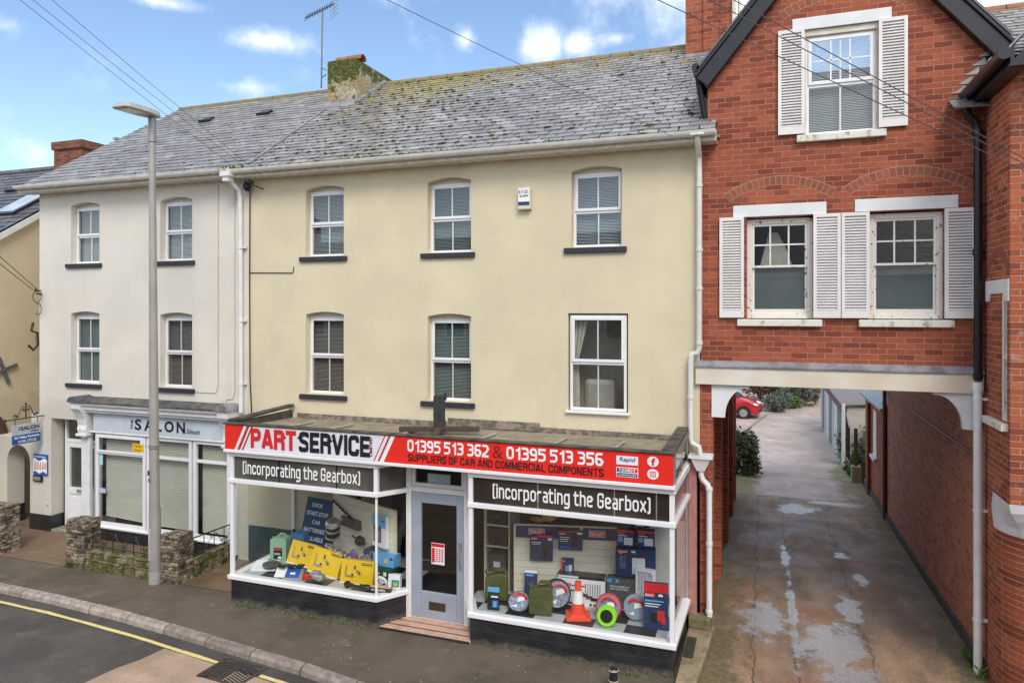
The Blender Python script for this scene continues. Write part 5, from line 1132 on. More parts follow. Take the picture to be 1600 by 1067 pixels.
mb = MB(); mb.box(-15.85, -15.832, .1, 1.0, .35, .45); mb.box(-15.85, -15.832, .1, 1.0, 1.2, 1.3); mb.build('rail', 'wood', T)

# ================================================================== SIGNS
UX, UZ = (1, 0, 0), (0, 0, 1)
def rects(mb, y, lst):
    for (a, b, c_, d) in lst: mb.box(a, b, y - .0015, y + .0015, c_, d)
def slant(mb, y, x, w, z0, z1, k=.20): mb.prism([(x, y - .002, z0), (x + w, y - .002, z0), (x + w + k, y - .002, z1), (x + k, y - .002, z1)], (0, .003, 0))
S = empty('fascia_sign', (-4.9, -1.76, 2.625), "long red and white parts shop fascia sign with phone numbers", 'sign')
SY = -1.775; Z0, Z1 = 2.63, 3.04
mb = MB(); mb.box(XL - .04, -5.30, SY, SY + .027, Z0 + .001, Z1 - .001); mb.mi = 1
mb.prism([(XL - .04, SY - .002, Z0), (-8.46, SY - .002, Z0), (-8.26, SY - .002, Z1), (XL - .04, SY - .002, Z1)], (0, .003, 0)); mb.build('board', ['signw', 'red'], S)
mb = MB(); mb.prism([(-5.60, SY - .0012, Z0), (-1.165, SY - .0012, Z0), (-1.165, SY - .0012, Z1), (-5.40, SY - .0012, Z1)], (0, .03, 0)); mb.build('board', 'red', S)
mb = MB()
for x, w_ in ((-8.40, .055), (-8.31, .035)): slant(mb, SY, x, w_, Z0, Z1)
for x, w_ in ((-5.77, .02), (-5.695, .035)): slant(mb, SY, x, w_, Z0, Z1)
mb.build('stripe', M("stripe_red", (.52, .03, .03), .4), S)
mb = MB(); slant(mb, SY - .002, -5.635, .05, Z0, Z1); slant(mb, SY - .002, -8.455, .03, Z0, Z1); mb.build('stripe', 'pwhite', S)
tx = lambda s, x, z, w_, h, m, **k: text(s, (x, SY, z), UX, UZ, w_, h, m, S, **k)
sw = lambda s, x, z, w_, h, m, **k: signwriting(s, (x, SY, z), UX, UZ, w_, h, m, S, **k)
sw("PART", -8.12, 2.68, .91, .33, 'pred', t=.235, gap=.055, r=.2); sw("SERVICE", -7.195, 2.68, 1.37, .33, 'pblack', t=.225, gap=.06, r=.2)
signwriting("LIMITED", (-5.785, SY, 2.70), (0, 0, 1), (-1, 0, 0), .29, .05, 'pmaroon', S, t=.22, gap=.1)
sw("01395 513 362", -5.17, 2.82, 1.36, .185, 'pwhite', t=.18, gap=.09, space=.28); tx("&", -3.77, 2.82, .16, .18, 'pmaroon', bold=.0); sw("01395 513 356", -3.55, 2.82, 1.45, .185, 'pwhite', t=.18, gap=.09, space=.28)
sw("SUPPLIERS OF CAR AND COMMERCIAL COMPONENTS", -5.17, 2.672, 3.07, .115, 'pblack', t=.17, gap=.11, space=.32)
mb = MB(); rects(mb, SY - .002, [(-1.935, -1.635, 2.865, 2.985)]); mb.build('logo_panel', 'pwhite', S); tx("Rapid", -1.89, 2.895, .22, .075, 'blue', lift=.007, bold=.01, shear=.15)
mb = MB(); rects(mb, SY - .002, [(-1.935, -1.635, 2.695, 2.83)]); mb.build('logo_panel', 'pwhite', S)
mb = MB(); rects(mb, SY - .005, [(-1.925, -1.785, 2.765, 2.82), (-1.925, -1.645, 2.705, 2.75)]); mb.mi = 1; rects(mb, SY - .005, [(-1.784, -1.645, 2.765, 2.82)]); mb.build('logo_block', ['navy', 'pred'], S)
sw("TEMOT", -1.905, 2.772, .24, .04, 'pwhite', lift=.009, t=.18, gap=.1); tx("SHAREHOLDER", -1.91, 2.716, .25, .022, 'pwhite', lift=.009)
mb = MB()
for zc in (2.935, 2.765): mb.prism([(-1.435 + .078 * math.cos(t), SY - .004, zc + .07 * math.sin(t)) for t in xr(0, 2 * math.pi, 24)[:-1]], (0, .003, 0))
mb.build('logo_disc', 'pwhite', S)
tx("f", -1.455, 2.885, .052, .10, 'pred', lift=.009, bold=.04)
mb = MB(); y = SY - .006
rects(mb, y, [(-1.475, -1.395, 2.793, 2.801), (-1.475, -1.395, 2.729, 2.737), (-1.475, -1.467, 2.737, 2.793), (-1.403, -1.395, 2.737, 2.793)])
q = xr(0, 2 * math.pi, 16)
for t0, t1 in zip(q[:-1], q[1:]): mb.prism([(-1.435 + r_ * math.cos(t), y - .0015, 2.765 + r_ * math.sin(t)) for t, r_ in ((t0, .013), (t1, .013), (t1, .02), (t0, .02))], (0, .003, 0))
mb.build('logo_glyph', 'pred', S)
# salon fascia board
S = empty('fascia_sign', (-12, -.09, 2.36), "pale blue salon fascia board with black lettering under the cornice", 'sign')
mb = MB(); mb.box(-13.75, -9.98, -.085, -.06, 2.365, 2.78); mb.build('board', 'cyanboard', S)
tt = lambda s, x, z, w_, h, **k: text(s, (x, -.085, z), UX, UZ, w_, h, 'pblack', S, **k)
x = -12.56
for ch, w_ in zip("SALON", (.19, .24, .16, .25, .22)): tt(ch, x, 2.45, w_, .23, bold=.03); x += w_ + .075
text("THE", (-12.60, -.085, 2.455), (0, 0, 1), (-1, 0, 0), .21, .07, 'pblack', S, bold=.02)
tt("at Sidmouth", -11.26, 2.45, .44, .10, shear=.3)
# hanging sign on iron bracket
S = empty('hanging_sign', (-15.35, -.42, 2.05), "grey and blue hanging sign on a scrolled iron bracket beside the gateway", 'sign')
mb = MB(); mb.box(-15.365, -15.335, -.72, -.1, 2.25, 2.48); mb.mi = 1; mb.box(-15.365, -15.335, -.72, -.1, 2.05, 2.25); mb.build('board', [M("sign_grey", (.50, .51, .53), .45), 'blue'], S)
sx = lambda s, y, z, w_, h, m, **k: text(s, (-15.335, y, z), (0, 1, 0), UZ, w_, h, m, S, **k)
sx("SALON", -.55, 2.345, .42, .085, 'pblack', bold=.02); text("THE", (-15.335, -.565, 2.345), (0, 0, 1), (0, -1, 0), .08, .03, 'pblack', S); sx("at Sidmouth", -.33, 2.29, .19, .035, 'pblack', shear=.3)
sx("Sid Valley Footcare", -.69, 2.155, .56, .07, 'pwhite', bold=.03); sx("01395 579130", -.60, 2.075, .40, .06, 'pwhite', bold=.01)
mb = MB(); mb.tube([(-15.35, .0, 2.6), (-15.35, -.86, 2.6)], .012, 6); mb.tube([(-15.35, -.86, 2.6), (-15.35, -.93, 2.6)], [.035, .004], 6)
for yy in (-.66, -.16): mb.tube([(-15.35, yy, 2.6), (-15.35, yy, 2.48)], .008, 5)
mb.tube([(-15.35, -.42, 2.6), (-15.35, -.42, 2.9)], .012, 6); mb.ball((-15.35, -.42, 2.91), (.02, .02, .03))
for sg in (-1, 1):
    mb.tube([(-15.35, -.42 + sg * (.03 + .24 * u - .07 * math.sin(u * 9) * (u > .6)), 2.84 - .2 * u + .06 * math.sin(u * 7)) for u in xr(0, 1, 14)], .010, 5)
    mb.tube([(-15.35, -.42 + sg * (.24 + .045 * math.cos(t) * (1 - t / 12)), 2.66 + .045 * math.sin(t) * (1 - t / 12)) for t in xr(0, 8, 18)], .008, 5)
    mb.tube([(-15.35, -.42 + sg * (.05 + .035 * math.cos(t) * (1 - t / 12)), 2.78 + .035 * math.sin(t) * (1 - t / 12)) for t in xr(0, 8, 18)], .008, 5)
mb.build('bracket', 'iron', S)
S = empty('wall_notice', (-15.45, -.02, 1.2), "blue footcare notice with a picture on the cream wall beside the salon door", 'sign')
mb = MB(); mb.box(-15.66, -15.22, -.03, -.004, 1.25, 1.72); mb.build('board', 'blue', S)
mb = MB(); q = xr(-15.655, -15.225, 12); mb.add([(x, -.0325, 1.31 + .025 * math.sin(i * .9)) for i, x in enumerate(q)] + [(x, -.0325, 1.60 + .03 * math.sin(i * .7 + 1)) for i, x in enumerate(q)], [(i, i + 1, 14 + i, 13 + i) for i in range(12)]); mb.build('picture_ground', 'pwhite', S)
mb = MB()
for i in range(5): mb.prism([(-15.63 + i * .08, -.034, 1.36 + .01 * i), (-15.57 + i * .08, -.034, 1.35 + .01 * i), (-15.56 + i * .08, -.034, 1.53), (-15.60 + i * .08, -.034, 1.56)], (0, .001, 0))
mb.build('picture', M("skin_print", (.62, .34, .26), .5), S)
text("Sid Valley Footcare", (-15.62, -.03, 1.64), UX, UZ, .36, .045, 'pwhite', S, bold=.02)
mb = MB(); mb.box(-15.66, -15.38, -.045, -.004, 1.10, 1.24); mb.mi = 1; mb.box(-15.63, -15.41, -.055, -.045, 1.13, 1.21); tag(mb.build('letter_box', ['char', 'metal'], bevel=.006), "small dark letter box fixed below the blue notice", 'letter box')
mb = MB(); mb.box(-15.27, -15.22, -.03, -.004, .58, .66); tag(mb.build('outside_tap', 'chalk', bevel=.01), "small pale tap cover low on the cream wall", 'tap cover')
S = empty('alarm_box', (-3.84, -.05, 6.68), "cream burglar alarm box between the upper windows of the yellow house", 'alarm')
mb = MB(); mb.box(-3.97, -3.74, -.10, -.002, 6.69, 7.06); mb.build('case', M("alarm_cream", (.68, .62, .48), .5, .08, 5), S, bevel=.015)
mb = MB(); mb.box(-3.955, -3.755, -.104, -.100, 6.76, 7.04); mb.mi = 1; mb.box(-3.955, -3.755, -.106, -.102, 6.76, 6.82); mb.build('label_plate', ['pwhite', 'navy'], S)
text("E.Y.D.", (-3.94, -.104, 6.96), UX, UZ, .17, .05, 'pblack', S, bold=.0); text("ALARMS", (-3.93, -.104, 6.90), UX, UZ, .15, .035, 'pblack', S)
S = empty('hours_notice', (-4.95, -1.27, .95), "red and white opening hours notice stuck on the glass of the shop door", 'notice')
mb = MB(); mb.box(-5.03, -4.80, -1.236, -1.231, .93, 1.27); mb.mi = 1
rects(mb, -1.238, [(-5.025, -4.805, 1.21, 1.265), (-5.02, -4.97, .96, 1.19)]); mb.build('sheet', ['pwhite', 'pred'], S)
mb = MB(); rects(mb, -1.238, [(-4.955 + .05 * j, -4.92 + .05 * j, 1.165 - .031 * i, 1.182 - .031 * i) for i in range(7) for j in range(3)]); mb.build('hours_table', 'pred', S)
mb = MB(); mb.box(-6.0, -5.92, -.04, -.004, 3.19, 3.26); tag(mb.build('junction_box', 'board_blue', bevel=.01), "tiny blue junction box under the yellow house's middle window", 'junction box') if 0 else None

T = empty('stand_in_chair', (-2.7, .6, 2.7), "added pale chair shape standing in for reflections in the big middle floor window", 'stand_in_chair')  # added chair in place of what the pane would reflect
mb = MB(); mb.box(-2.98, -2.42, .55, .72, 2.72, 3.78); mb.build('backrest', 'curtain', T, bevel=.08); mb = MB(); mb.box(-2.98, -2.42, .72, 1.2, 2.72, 3.25); mb.build('seat', 'curtain', T, bevel=.06)
# ================================================================== STREET FURNITURE AND GARDEN WALLS
T = empty('street_lamp', (-10.5, -1.5, 0), "tall grey steel street lamp on the pavement by the stone pillars", 'street lamp')
mb = MB(); mb.tube([(-10.5, -1.5, 0), (-10.505, -1.5, 1.3), (-10.515, -1.5, 1.5), (-10.57, -1.5, 8.1)], [.105, .100, .088, .055], 16); mb.build('pole', 'galv', T, smooth=True)
mb = MB(); mb.tube([(-10.5, -1.5, .0), (-10.5, -1.5, .22)], .107, 16); mb.build('base_coat', M("base_grey", (.36, .35, .33), .7), T, smooth=True)
mb = MB(); mb.T = Matrix.Translation((-10.5, -1.5, 0)) @ Matrix.Rotation(R(-25), 4, 'Z'); q = [(.045 * math.cos(t), -.104, .72 + (.26 if math.sin(t) > 0 else -.26) + .045 * math.sin(t)) for t in xr(0, 2 * math.pi, 20)[:-1]]; mb.prism(q, (0, .012, 0)); mb.build('access_door', M("access_door", (.50, .48, .45), .5), T)
mb = MB(); mb.tube([(-10.57, -1.5, 8.06), (-10.57, -1.5, 8.50)], [.075, .07], 12); mb.build('spigot', 'metal', T, smooth=True)
mb = MB(); mb.T = Matrix.Translation((-10.57, -1.5, 8.56)) @ Matrix.Rotation(R(1), 4, 'X')
o = [(-.06, .14), (.06, .14), (.15, .04), (.205, -.25), (.20, -.66), (.15, -.72), (-.15, -.72), (-.20, -.66), (-.205, -.25), (-.15, .04)]
lo = [(a, b, -.03) for a, b in o]; hi = [(a * .8, b * .92, .06) for a, b in o]; n = len(o)
mb.add([(a * .95, b * .97, -.045) for a, b in o] + lo + hi, [tuple(range(n))[::-1], tuple(range(2 * n, 3 * n))] + [(i + k * n, (i + 1) % n + k * n, (i + 1) % n + (k + 1) * n, i + (k + 1) * n) for i in range(n) for k in (0, 1)])
lt = mb.build('lantern', M("lantern_grey", (.40, .38, .35), .5), T, bevel=.01)
mb = MB(); mb.T = Matrix.Translation((-10.57, -1.5, 8.56)) @ Matrix.Rotation(R(1), 4, 'X'); mb.box(-.14, .14, -.64, -.30, -.056, -.046); mb.build('lens', M("lamp_lens", (.62, .60, .54), .2), lt)
for i, ch in enumerate("14"): text(ch, (-10.565, -1.602, 1.98 - i * .13), (1, -.1, 0), UZ, .04 if ch == '1' else .055, .09, 'pblack', T, lift=.004, name='number')
T = empty('lamp_notice', (-10.62, -1.64, 2.42), "small yellow notice strapped to the lamp post", 'sign')
mb = MB(); mb.box(-10.86, -10.60, -1.665, -1.655, 2.40, 2.55); mb.build('plate', 'tagy', T)
for s_, z, h in (("Tyres", 2.49, .035), ("Open daily", 2.425, .025)): text(s_, (-10.82, -1.665, z), UX, UZ, .17, h, 'pblack', T)
mb = MB(); mb.tube([(-10.515 + .1 * math.cos(t), -1.5 + .1 * math.sin(t), 2.52) for t in xr(0, 6.28, 16)], .007, 5); mb.tube([(-10.515 + .1 * math.cos(t), -1.5 + .1 * math.sin(t), 2.48) for t in xr(0, 6.28, 16)], .007, 5); mb.tube([(-10.7, -1.65, 2.5), (-10.6, -1.58, 2.5)], .007, 5); mb.build('strap', 'metal', T)
def rubble(mb, x0, x1, y0, y1, z0, z1, hs=.055):
    mb.box(x0 + .03, x1 - .03, y0 + .03, y1 - .03, z0, z1 - .02); z = z0
    while z < z1 - .01:
        h = min(rnd.uniform(.7, 1.4) * hs, z1 - z)
        for side in range(4):
            a0_, a1_ = (x0, x1) if side < 2 else (y0, y1); a = a0_
            while a < a1_ - .02:
                l = min(rnd.uniform(.07, .22), a1_ - a); j = rnd.uniform(-.02, .018); t = rnd.uniform(-.006, .006)
                if a1_ - a - l < .05: l = a1_ - a
                b = a + l - .006; za, zb = z + .004 + t, z + h - .004 + t
                if side == 0: mb.box(a, b, y0 - j, y0 + .08, za, zb)
                elif side == 1: mb.box(a, b, y1 - .08, y1 + j, za, zb)
                elif side == 2: mb.box(x0 - j, x0 + .08, a + .01, b - .01, za, zb)
                else: mb.box(x1 - .08, x1 + j, a + .01, b - .01, za, zb)
                a += l
        z += h
def pillar(x0, x1, y0, y1, h, lab):
    T = empty('stone_pillar', ((x0 + x1) / 2, (y0 + y1) / 2, 0), lab, 'pillar', 'rough stone pillars at the garden walls')
    mb = MB(); rubble(mb, x0, x1, y0, y1, 0, h); mb.build('shaft', 'rubble', T, bevel=.008, seg=1)
    mb = MB()
    for i in range(5):
        a = x0 + (x1 - x0) * i / 5; mb.box(a - .01, a + (x1 - x0) / 5 - .01, y0 + rnd.uniform(-.03, .02), y0 + .2 + rnd.uniform(-.03, .03), h, h + rnd.uniform(.02, .05)); mb.box(a - .01, a + (x1 - x0) / 5 - .01, y0 + .23, y1 + rnd.uniform(-.03, .02), h, h + rnd.uniform(.01, .04))
    mb.build('coping', 'rubble', T, bevel=.008, seg=1)
pillar(-12.88, -12.40, -1.40, -1.02, .86, "stone pillar at the left end of the low garden wall before the salon")
pillar(-10.46, -10.02, -1.45, -1.06, .84, "stone pillar just right of the street lamp")
pillar(-15.2, -14.62, -1.45, -1.05, .92, "stone pillar cut by the photo's left edge")
mb = MB(); rubble(mb, -12.40, -10.46, -1.37, -1.14, 0, .33, .09); tag(mb.build('low_wall', 'mossstone', bevel=.012, seg=1), "low mossy stone wall between the two pillars before the salon", 'wall')
mb = MB(); rubble(mb, -10.2, -9.98, -1.06, .0, 0, .36, .09); tag(mb.build('low_wall', 'mossstone', bevel=.012, seg=1), "low mossy side wall running back from the pillar by the street lamp", 'wall')
def railing(name, p0, p1, z0, z1, lab, rise=0.):
    T = empty(name, ((p0[0] + p1[0]) / 2, (p0[1] + p1[1]) / 2, z0), lab, 'railing', 'scrolled iron railings')
    p0, p1 = Vector((*p0, 0)), Vector((*p1, 0)); d = p1 - p0
    q = lambda u, z: p0 + d * u + Vector((0, 0, z + rise * u))
    mb = MB(); mb.tube([q(0, z1), q(1, z1)], .014, 6); mb.tube([q(0, z0 + .04), q(1, z0 + .04)], .010, 6); mb.build('rail', 'iron', T)
    mb = MB(); n = max(3, int(d.length / .24))
    for i in range(n + 1):
        u = .02 + .96 * i / n; mb.tube([q(u, z0 - .02), q(u, z1)], .009, 5)
    mb.build('bars', 'iron', T)
    mb = MB(); L_ = d.length
    for i in range(n):
        u = .02 + .96 * (i + .5) / n; s_ = 1 if i % 2 else -1
        mb.tube([q(u - .09 * s_ / L_, z0 + .07), q(u + .09 * s_ / L_, z1 - .06)], .007, 4)
        for (du, zz, k) in ((-.07 * s_, z0 + .10, 1), (.07 * s_, z1 - .10, -1)):
            mb.tube([q(u + (du + .045 * k * math.cos(t) * (1 - t / 11)) / L_, zz + .045 * math.sin(t) * (1 - t / 11)) for t in xr(0, 8, 16)], .007, 4)
    mb.build('scrolls', 'iron', T)
railing('iron_railing', (-12.38, -1.25), (-10.48, -1.25), .35, .74, "black scrolled iron railing on the low wall between the pillars")
railing('iron_railing', (-10.08, -1.04), (-10.02, .0), .37, .72, "black scrolled iron railing on the side wall next to the parts shop")
T = empty('drain_grate', (-7.05, -3.5, -.1), "cast iron road drain grate set against the kerb", 'drain')
mb = MB(); mb.T = Matrix.Translation((-7.05, -3.42, -.092)) @ Matrix.Rotation(R(-4), 4, 'Z')
mb.box(-.38, .38, -.28, -.245, -.005, .012); mb.box(-.38, .38, .245, .28, -.005, .012); mb.box(-.38, -.345, -.245, .245, -.005, .012); mb.box(.345, .38, -.245, .245, -.005, .012); mb.build('frame', 'rust', T)
mb = MB(); mb.T = Matrix.Translation((-7.05, -3.42, -.092)) @ Matrix.Rotation(R(-4), 4, 'Z')
for k in range(2): mb.box(-.03 + k * .05 - .02, -.03 + k * .05 + .012, -.245, .245, -.002, .012)
for sg in (-1, 1):
    for i in range(11):
        c0 = .34 * (i / 10.) ; y = -.22 + .044 * i; mb.prism([(sg * .06, y, 0), (sg * .345, y + sg * .0 - .08, 0), (sg * .345, y - .06, 0), (sg * .06, y + .02, 0)], (0, 0, .012))
mb.build('bars', M("cast_iron", (.05, .043, .04), .6, .2, 20), T)
mb = MB(); mb.T = Matrix.Translation((-7.05, -3.42, -.094)) @ Matrix.Rotation(R(-4), 4, 'Z'); mb.box(-.34, .34, -.24, .24, -.01, -.006); mb.build('sump', M("sump_black", (.004, .004, .004), .9), T)
p = at_y(960, 1052, -2.2); T = empty('bollard', (p.x, p.y, 0), "short black bollard with cream bands at the pavement's bottom edge", 'bollard')
mb = MB(); mb.T = Matrix.Translation((p.x, p.y - .06, 0)); mb.lathe([(.06, 0), (.06, .16), (.05, .20), (.045, .24), (.05, .27), (.062, .285), (.05, .30), (.0, .305)], n=16); mb.build('post', 'black', T, smooth=True)
mb = MB(); mb.T = Matrix.Translation((p.x, p.y - .06, 0)); [mb.lathe([(.064, a), (.066, a + .008), (.064, a + .016)], n=16) for a in (.13, .268)]; mb.build('band', M("band_cream", (.6, .5, .32), .5), T, smooth=True)
# stones at the corner of the alley
mb = MB(); mb.prism([(-1.12, -.28, .1), (-.82, -.28, .1), (-.74, -.05, .1), (-1.12, -.02, .1)], (0, 0, .16)); tag(mb.build('stone_block', M("green_stone", (.21, .18, .09), .9, .2, 9, c2=(.12, .11, .05), bump=.5, bs=40), bevel=.02), "mossy stone block under the white downpipe at the alley corner", 'block')
mb = MB(); mb.prism([(-1.12, -1.95, 0), (-.86, -1.95, 0), (-.74, -.05, 0), (-1.12, -.05, 0)], (0, 0, .10)); struct(mb.build('alley_kerb', M("mossy_concrete", (.33, .26, .16), .9, .2, 5, c2=(.17, .14, .07), bump=.5, bs=35), bevel=.02))
mb = MB(); mb.box(-1.10, -.96, -1.25, -.6, .095, .115); tag(mb.build('slab', M("moss_slab", (.045, .045, .02), .95, .3, 9, bump=.5), bevel=.01), "dark mossy slab beside the shop's right wall", 'slab')

# ================================================================== ROOF AERIAL AND CABLES
A0 = at_y(502, 138, 3.3); A1 = at_y(504, 18, 3.3)
T = empty('tv_aerial', A0, "television aerial on a thin mast strapped to the mossy chimney", 'aerial')
mb = MB(); mb.tube([A0, A1], .022, 6); mb.tube([A0 + Vector((0, 0, .5)), A0 + Vector((.14, 0, .42))], .015, 5); mb.tube([A0 + Vector((0, 0, .25)), A0 + Vector((.14, 0, .32))], .015, 5); mb.build('mast', M("aerial_grey", (.22, .21, .21), .5, metal=.4), T)
B0, B1 = at_y(477, 29, 3.0), at_y(523, 6, 3.6); dr_ = (B1 - B0)
mb = MB(); mb.tube([B0, B1], .014, 5)
cr = dr_.normalized().cross(Vector((0, 0, 1))).normalized()
for i in range(11):
    c = B0 + dr_ * (.02 + i * .085); mb.tube([c - cr * .11 + Vector((0, 0, .05)), c, c + cr * .11 + Vector((0, 0, .05))], .008, 4); mb.tube([c - cr * .11 - Vector((0, 0, .04)), c, c + cr * .11 - Vector((0, 0, .04))], .008, 4)
mb.build('boom', M("aerial_dark", (.10, .09, .09), .5, metal=.4), T)
mb = MB(); c = B0 + dr_ * .98
for i in range(7): z = -.3 + i * .1; mb.tube([c + Vector((0, 0, z)) - cr * .28, c + Vector((0, 0, z)) + cr * .28], .006, 4)
mb.tube([c + Vector((0, 0, -.3)), c + Vector((0, 0, .3))], .012, 5); mb.build('reflector', 'metal', T)
def cable(p0, p1, sag, lab, r=.0038, grp='overhead telephone cables'):
    p0, p1 = Vector(p0), Vector(p1); mb = MB()
    if 'brick gable' in lab: p1 = p1 + (p1 - p0) * 1.5          # runs on past the house at the right
    else: p0 = p0 + (p0 - p1) * .8                             # comes from a pole across the street
    mb.tube([p0.lerp(p1, u) - Vector((0, 0, sag * 4 * u * (1 - u))) for u in xr(0, 1, 24)], r, 5)
    return tag(mb.build('overhead_cable', M('cable_sheath', (.07, .07, .075), .6), smooth=True), lab, 'cable', grp)
cable(at_y(15, -20, -5), at_y(372, 266, -.35), .06, "lower of the two cables crossing behind the lamp head to the yellow house's corner")
cable(at_y(35, -20, -5), at_y(384, 262, -.35), .06, "upper of the two cables crossing behind the lamp head")
cable(at_y(60, -25, -5), at_y(412, 277, -.35), .06, "cable from the top left ending at the bracket on the yellow house")
cable(at_y(595, -12, -5), at_y(1052, 214, -.42), .05, "cable crossing the sky and slate roof to the yellow house's gutter")
cable(at_y(980, -22, -3), at_y(1660, 290, -1.8), .03, "lowest of the three cables in front of the brick gable", .006)
cable(at_y(1070, -20, -3), at_y(1660, 283, -1.8), .03, "middle of the three cables in front of the brick gable", .006)
cable(at_y(1100, -25, -3), at_y(1660, 276, -1.8), .03, "topmost of the three cables in front of the brick gable", .006)
cable(at_y(-30, 372, -4), (-15.46, -.05, 5.42), .02, "upper cable reaching the cream house's left corner", .008)
cable(at_y(-30, 385, -4), (-15.46, -.05, 5.34), .03, "lower cable reaching the cream house's left corner", .008)
T = empty('cable_hook', (-15.46, -.03, 5.2), "black cable hooks and loops on the cream house's left corner", 'bracket')
mb = MB(); mb.tube([(-15.46, 0, 5.42), (-15.44, -.14, 5.42), (-15.4, -.16, 5.47)], .016, 5); mb.tube([(-15.42, 0, 5.34), (-15.40, -.14, 5.34)], .016, 5); mb.build('hook', 'iron', T)
mb = MB(); mb.tube([(-15.5 + .13 * math.cos(t), -.06, 5.28 + .13 * math.sin(t)) for t in xr(0, 6, 18)], .008, 5); mb.tube([(-15.47 + .09 * math.cos(t), -.05, 5.0 + .13 * math.sin(t)) for t in xr(-2.6, 2.2, 14)], .008, 5); mb.build('loop', 'iron', T)

# ================================================================== SHOP WINDOW GOODS
def TR(x, y, z, rz=0, rx=0, ry=0): return Matrix.Translation((x, y, z)) @ Matrix.Rotation(R(rz), 4, 'Z') @ Matrix.Rotation(R(rx), 4, 'X') @ Matrix.Rotation(R(ry), 4, 'Y')
def goods(name, lab, cat, T, w, d, h, mat, deco=(), texts=(), group=None, shape=None, bevel=.004, top=None, tdeco=()):
    """a carton or card pack whose printed front faces local -y; deco rectangles and texts in fractions of the front"""
    mb = MB(); mb.T = T; mats = [mat]
    def mi(m):
        if m not in mats: mats.append(m)
        return mats.index(m)
    if shape: shape(mb, mi)
    else: mb.box(-w / 2, w / 2, 0, d, 0, h)
    if top: mb.mi = mi(top); mb.box(-w / 2, w / 2, .001, d - .001, h, h + .003)
    for i, q in enumerate(deco):
        mb.mi = mi(q[4]); l = .0015 + .0012 * (i + 1)
        mb.box(-w / 2 + w * q[0], -w / 2 + w * q[1], -l, -l + .001, h * q[2], h * q[3])
    o = mb.build(name, mats, None, bevel=0)
    tag(o, lab, cat, group)
    for (s, u, v, uw, vh, m, *b) in texts:
        text(s, T @ Vector((-w / 2 + w * u, -.004 - .0012 * len(deco), h * v)), T.to_3x3() @ Vector((1, 0, 0)), T.to_3x3() @ Vector((0, 0, 1)), w * uw, h * vh, m, o, bold=b[0] if b else .02, lift=.002, ext=.0008)
    return o
def slatwall(lab, p0, p1, z0, z1, band):
    p0, p1 = Vector((*p0, 0)), Vector((*p1, 0)); d = p1 - p0; L_ = d.length; T = Matrix.Translation((p0.x, p0.y, 0)) @ Matrix.Rotation(math.atan2(d.y, d.x), 4, 'Z')
    E_ = empty('slatwall_panel', (p0 + p1) / 2 + Vector((0, 0, z0)), lab, 'display panel', 'cream slatted display panels')
    mb = MB(); mb.T = T; n = int((z1 - z0) / .105)
    for i in range(n): mb.box(0, L_, -.012, .0, z0 + i * (z1 - z0) / n + .009, z0 + (i + 1) * (z1 - z0) / n)
    mb.box(0, L_, .0, .02, z0, z1); mb.build('boards', 'slatwall', E_)
    mb = MB(); mb.T = T
    for x in (-.03, L_ / 2 - .012, L_): mb.box(x, x + .03, -.02, .04, z0, z1 + .015)
    mb.box(-.03, L_ + .03, -.02, .03, z1, z1 + .02); mb.build('upright', 'slatwall', E_)
    if band:
        mb = MB(); mb.T = T; mb.box(0, L_ / 2 - .02, -.022, -.013, z1 - .19, z1); mb.box(L_ / 2 + .03, L_, -.022, -.013, z1 - .19, z1); hb = mb.build('header_band', 'navy', E_)
        for u in (.10, .56):
            mb = MB(); mb.T = T; x = L_ * u; mb.box(x, x + .25, -.027, -.023, z1 - .14, z1 - .04); mb.mi = 1; mb.box(x + .007, x + .243, -.029, -.026, z1 - .133, z1 - .047); mb.build('logo_frame', ['pwhite', 'pred'], E_)
            text("SEALEY", T @ Vector((x + .02, -.03, z1 - .12)), T.to_3x3() @ Vector((1, 0, 0)), UZ, .21, .06, 'pwhite', E_, bold=.02)
    return T, L_
TL, LL = slatwall("slatted cream display panel angled across the left shop window", (-7.42, -.36), (-5.85, -.98), ZD, 1.62, False)
TRt, LR = slatwall("slatted cream display panel with navy header in the right shop window", (-3.73, -.86), (-1.72, -.40), ZD, 1.58, True)
SEA = [(.04, .36, .86, .96, 'pred')]
# -- left window
def jug(mb, mi):
    mb.prism([(-.15, 0, 0), (.15, 0, 0), (.15, 0, .40), (.12, 0, .45), (-.10, 0, .45), (-.15, 0, .42)], (0, .20, 0)); mb.tube([(-.11, .1, .44), (-.11, .1, .455)], .035, 10)
    mb.mi = mi('blackp'); mb.tube([(-.11, .1, .456), (-.11, .1, .50)], .032, 10); mb.mi = 0; mb.tube([(-.05, .1, .44), (.0, .1, .50), (.08, .1, .50), (.13, .1, .44)], .018, 6)
goods('fluid_can', "translucent green coolant can with black label in the left shop window", 'can', TR(-8.18, -1.0, ZD, 12), .30, .2, .45, 'greenjug', [(.22, .76, .18, .62, 'blackp'), (.26, .72, .52, .60, 'pred'), (.5, .72, .2, .28, 'pwhite'), (.28, .65, .34, .42, 'greenjug')], shape=jug)
goods('fluid_can', "translucent blue fluid can standing behind the green can", 'can', TR(-8.02, -.70, ZD, 5), .30, .2, .45, 'bluejug', [(.25, .62, .38, .56, 'ycard')], shape=jug)
T = TR(-7.86, -.52, ZD + .02, 6, -12, 6)
goods('advert_board', "dark blue board advertising car batteries with white capitals", 'sign', T, .52, .012, 1.02, 'board_blue', (), [("EXIDE", .24, .84, .40, .07, 'pwhite', .02), ("START-STOP", .08, .69, .84, .075, 'pwhite', .02), ("CAR", .36, .545, .32, .07, 'pwhite', .02), ("BATTERIES", .08, .40, .82, .075, 'pwhite', .02), ("AVAILABLE", .08, .255, .82, .075, 'pwhite', .02), ("HERE", .26, .11, .44, .075, 'pwhite', .02)])
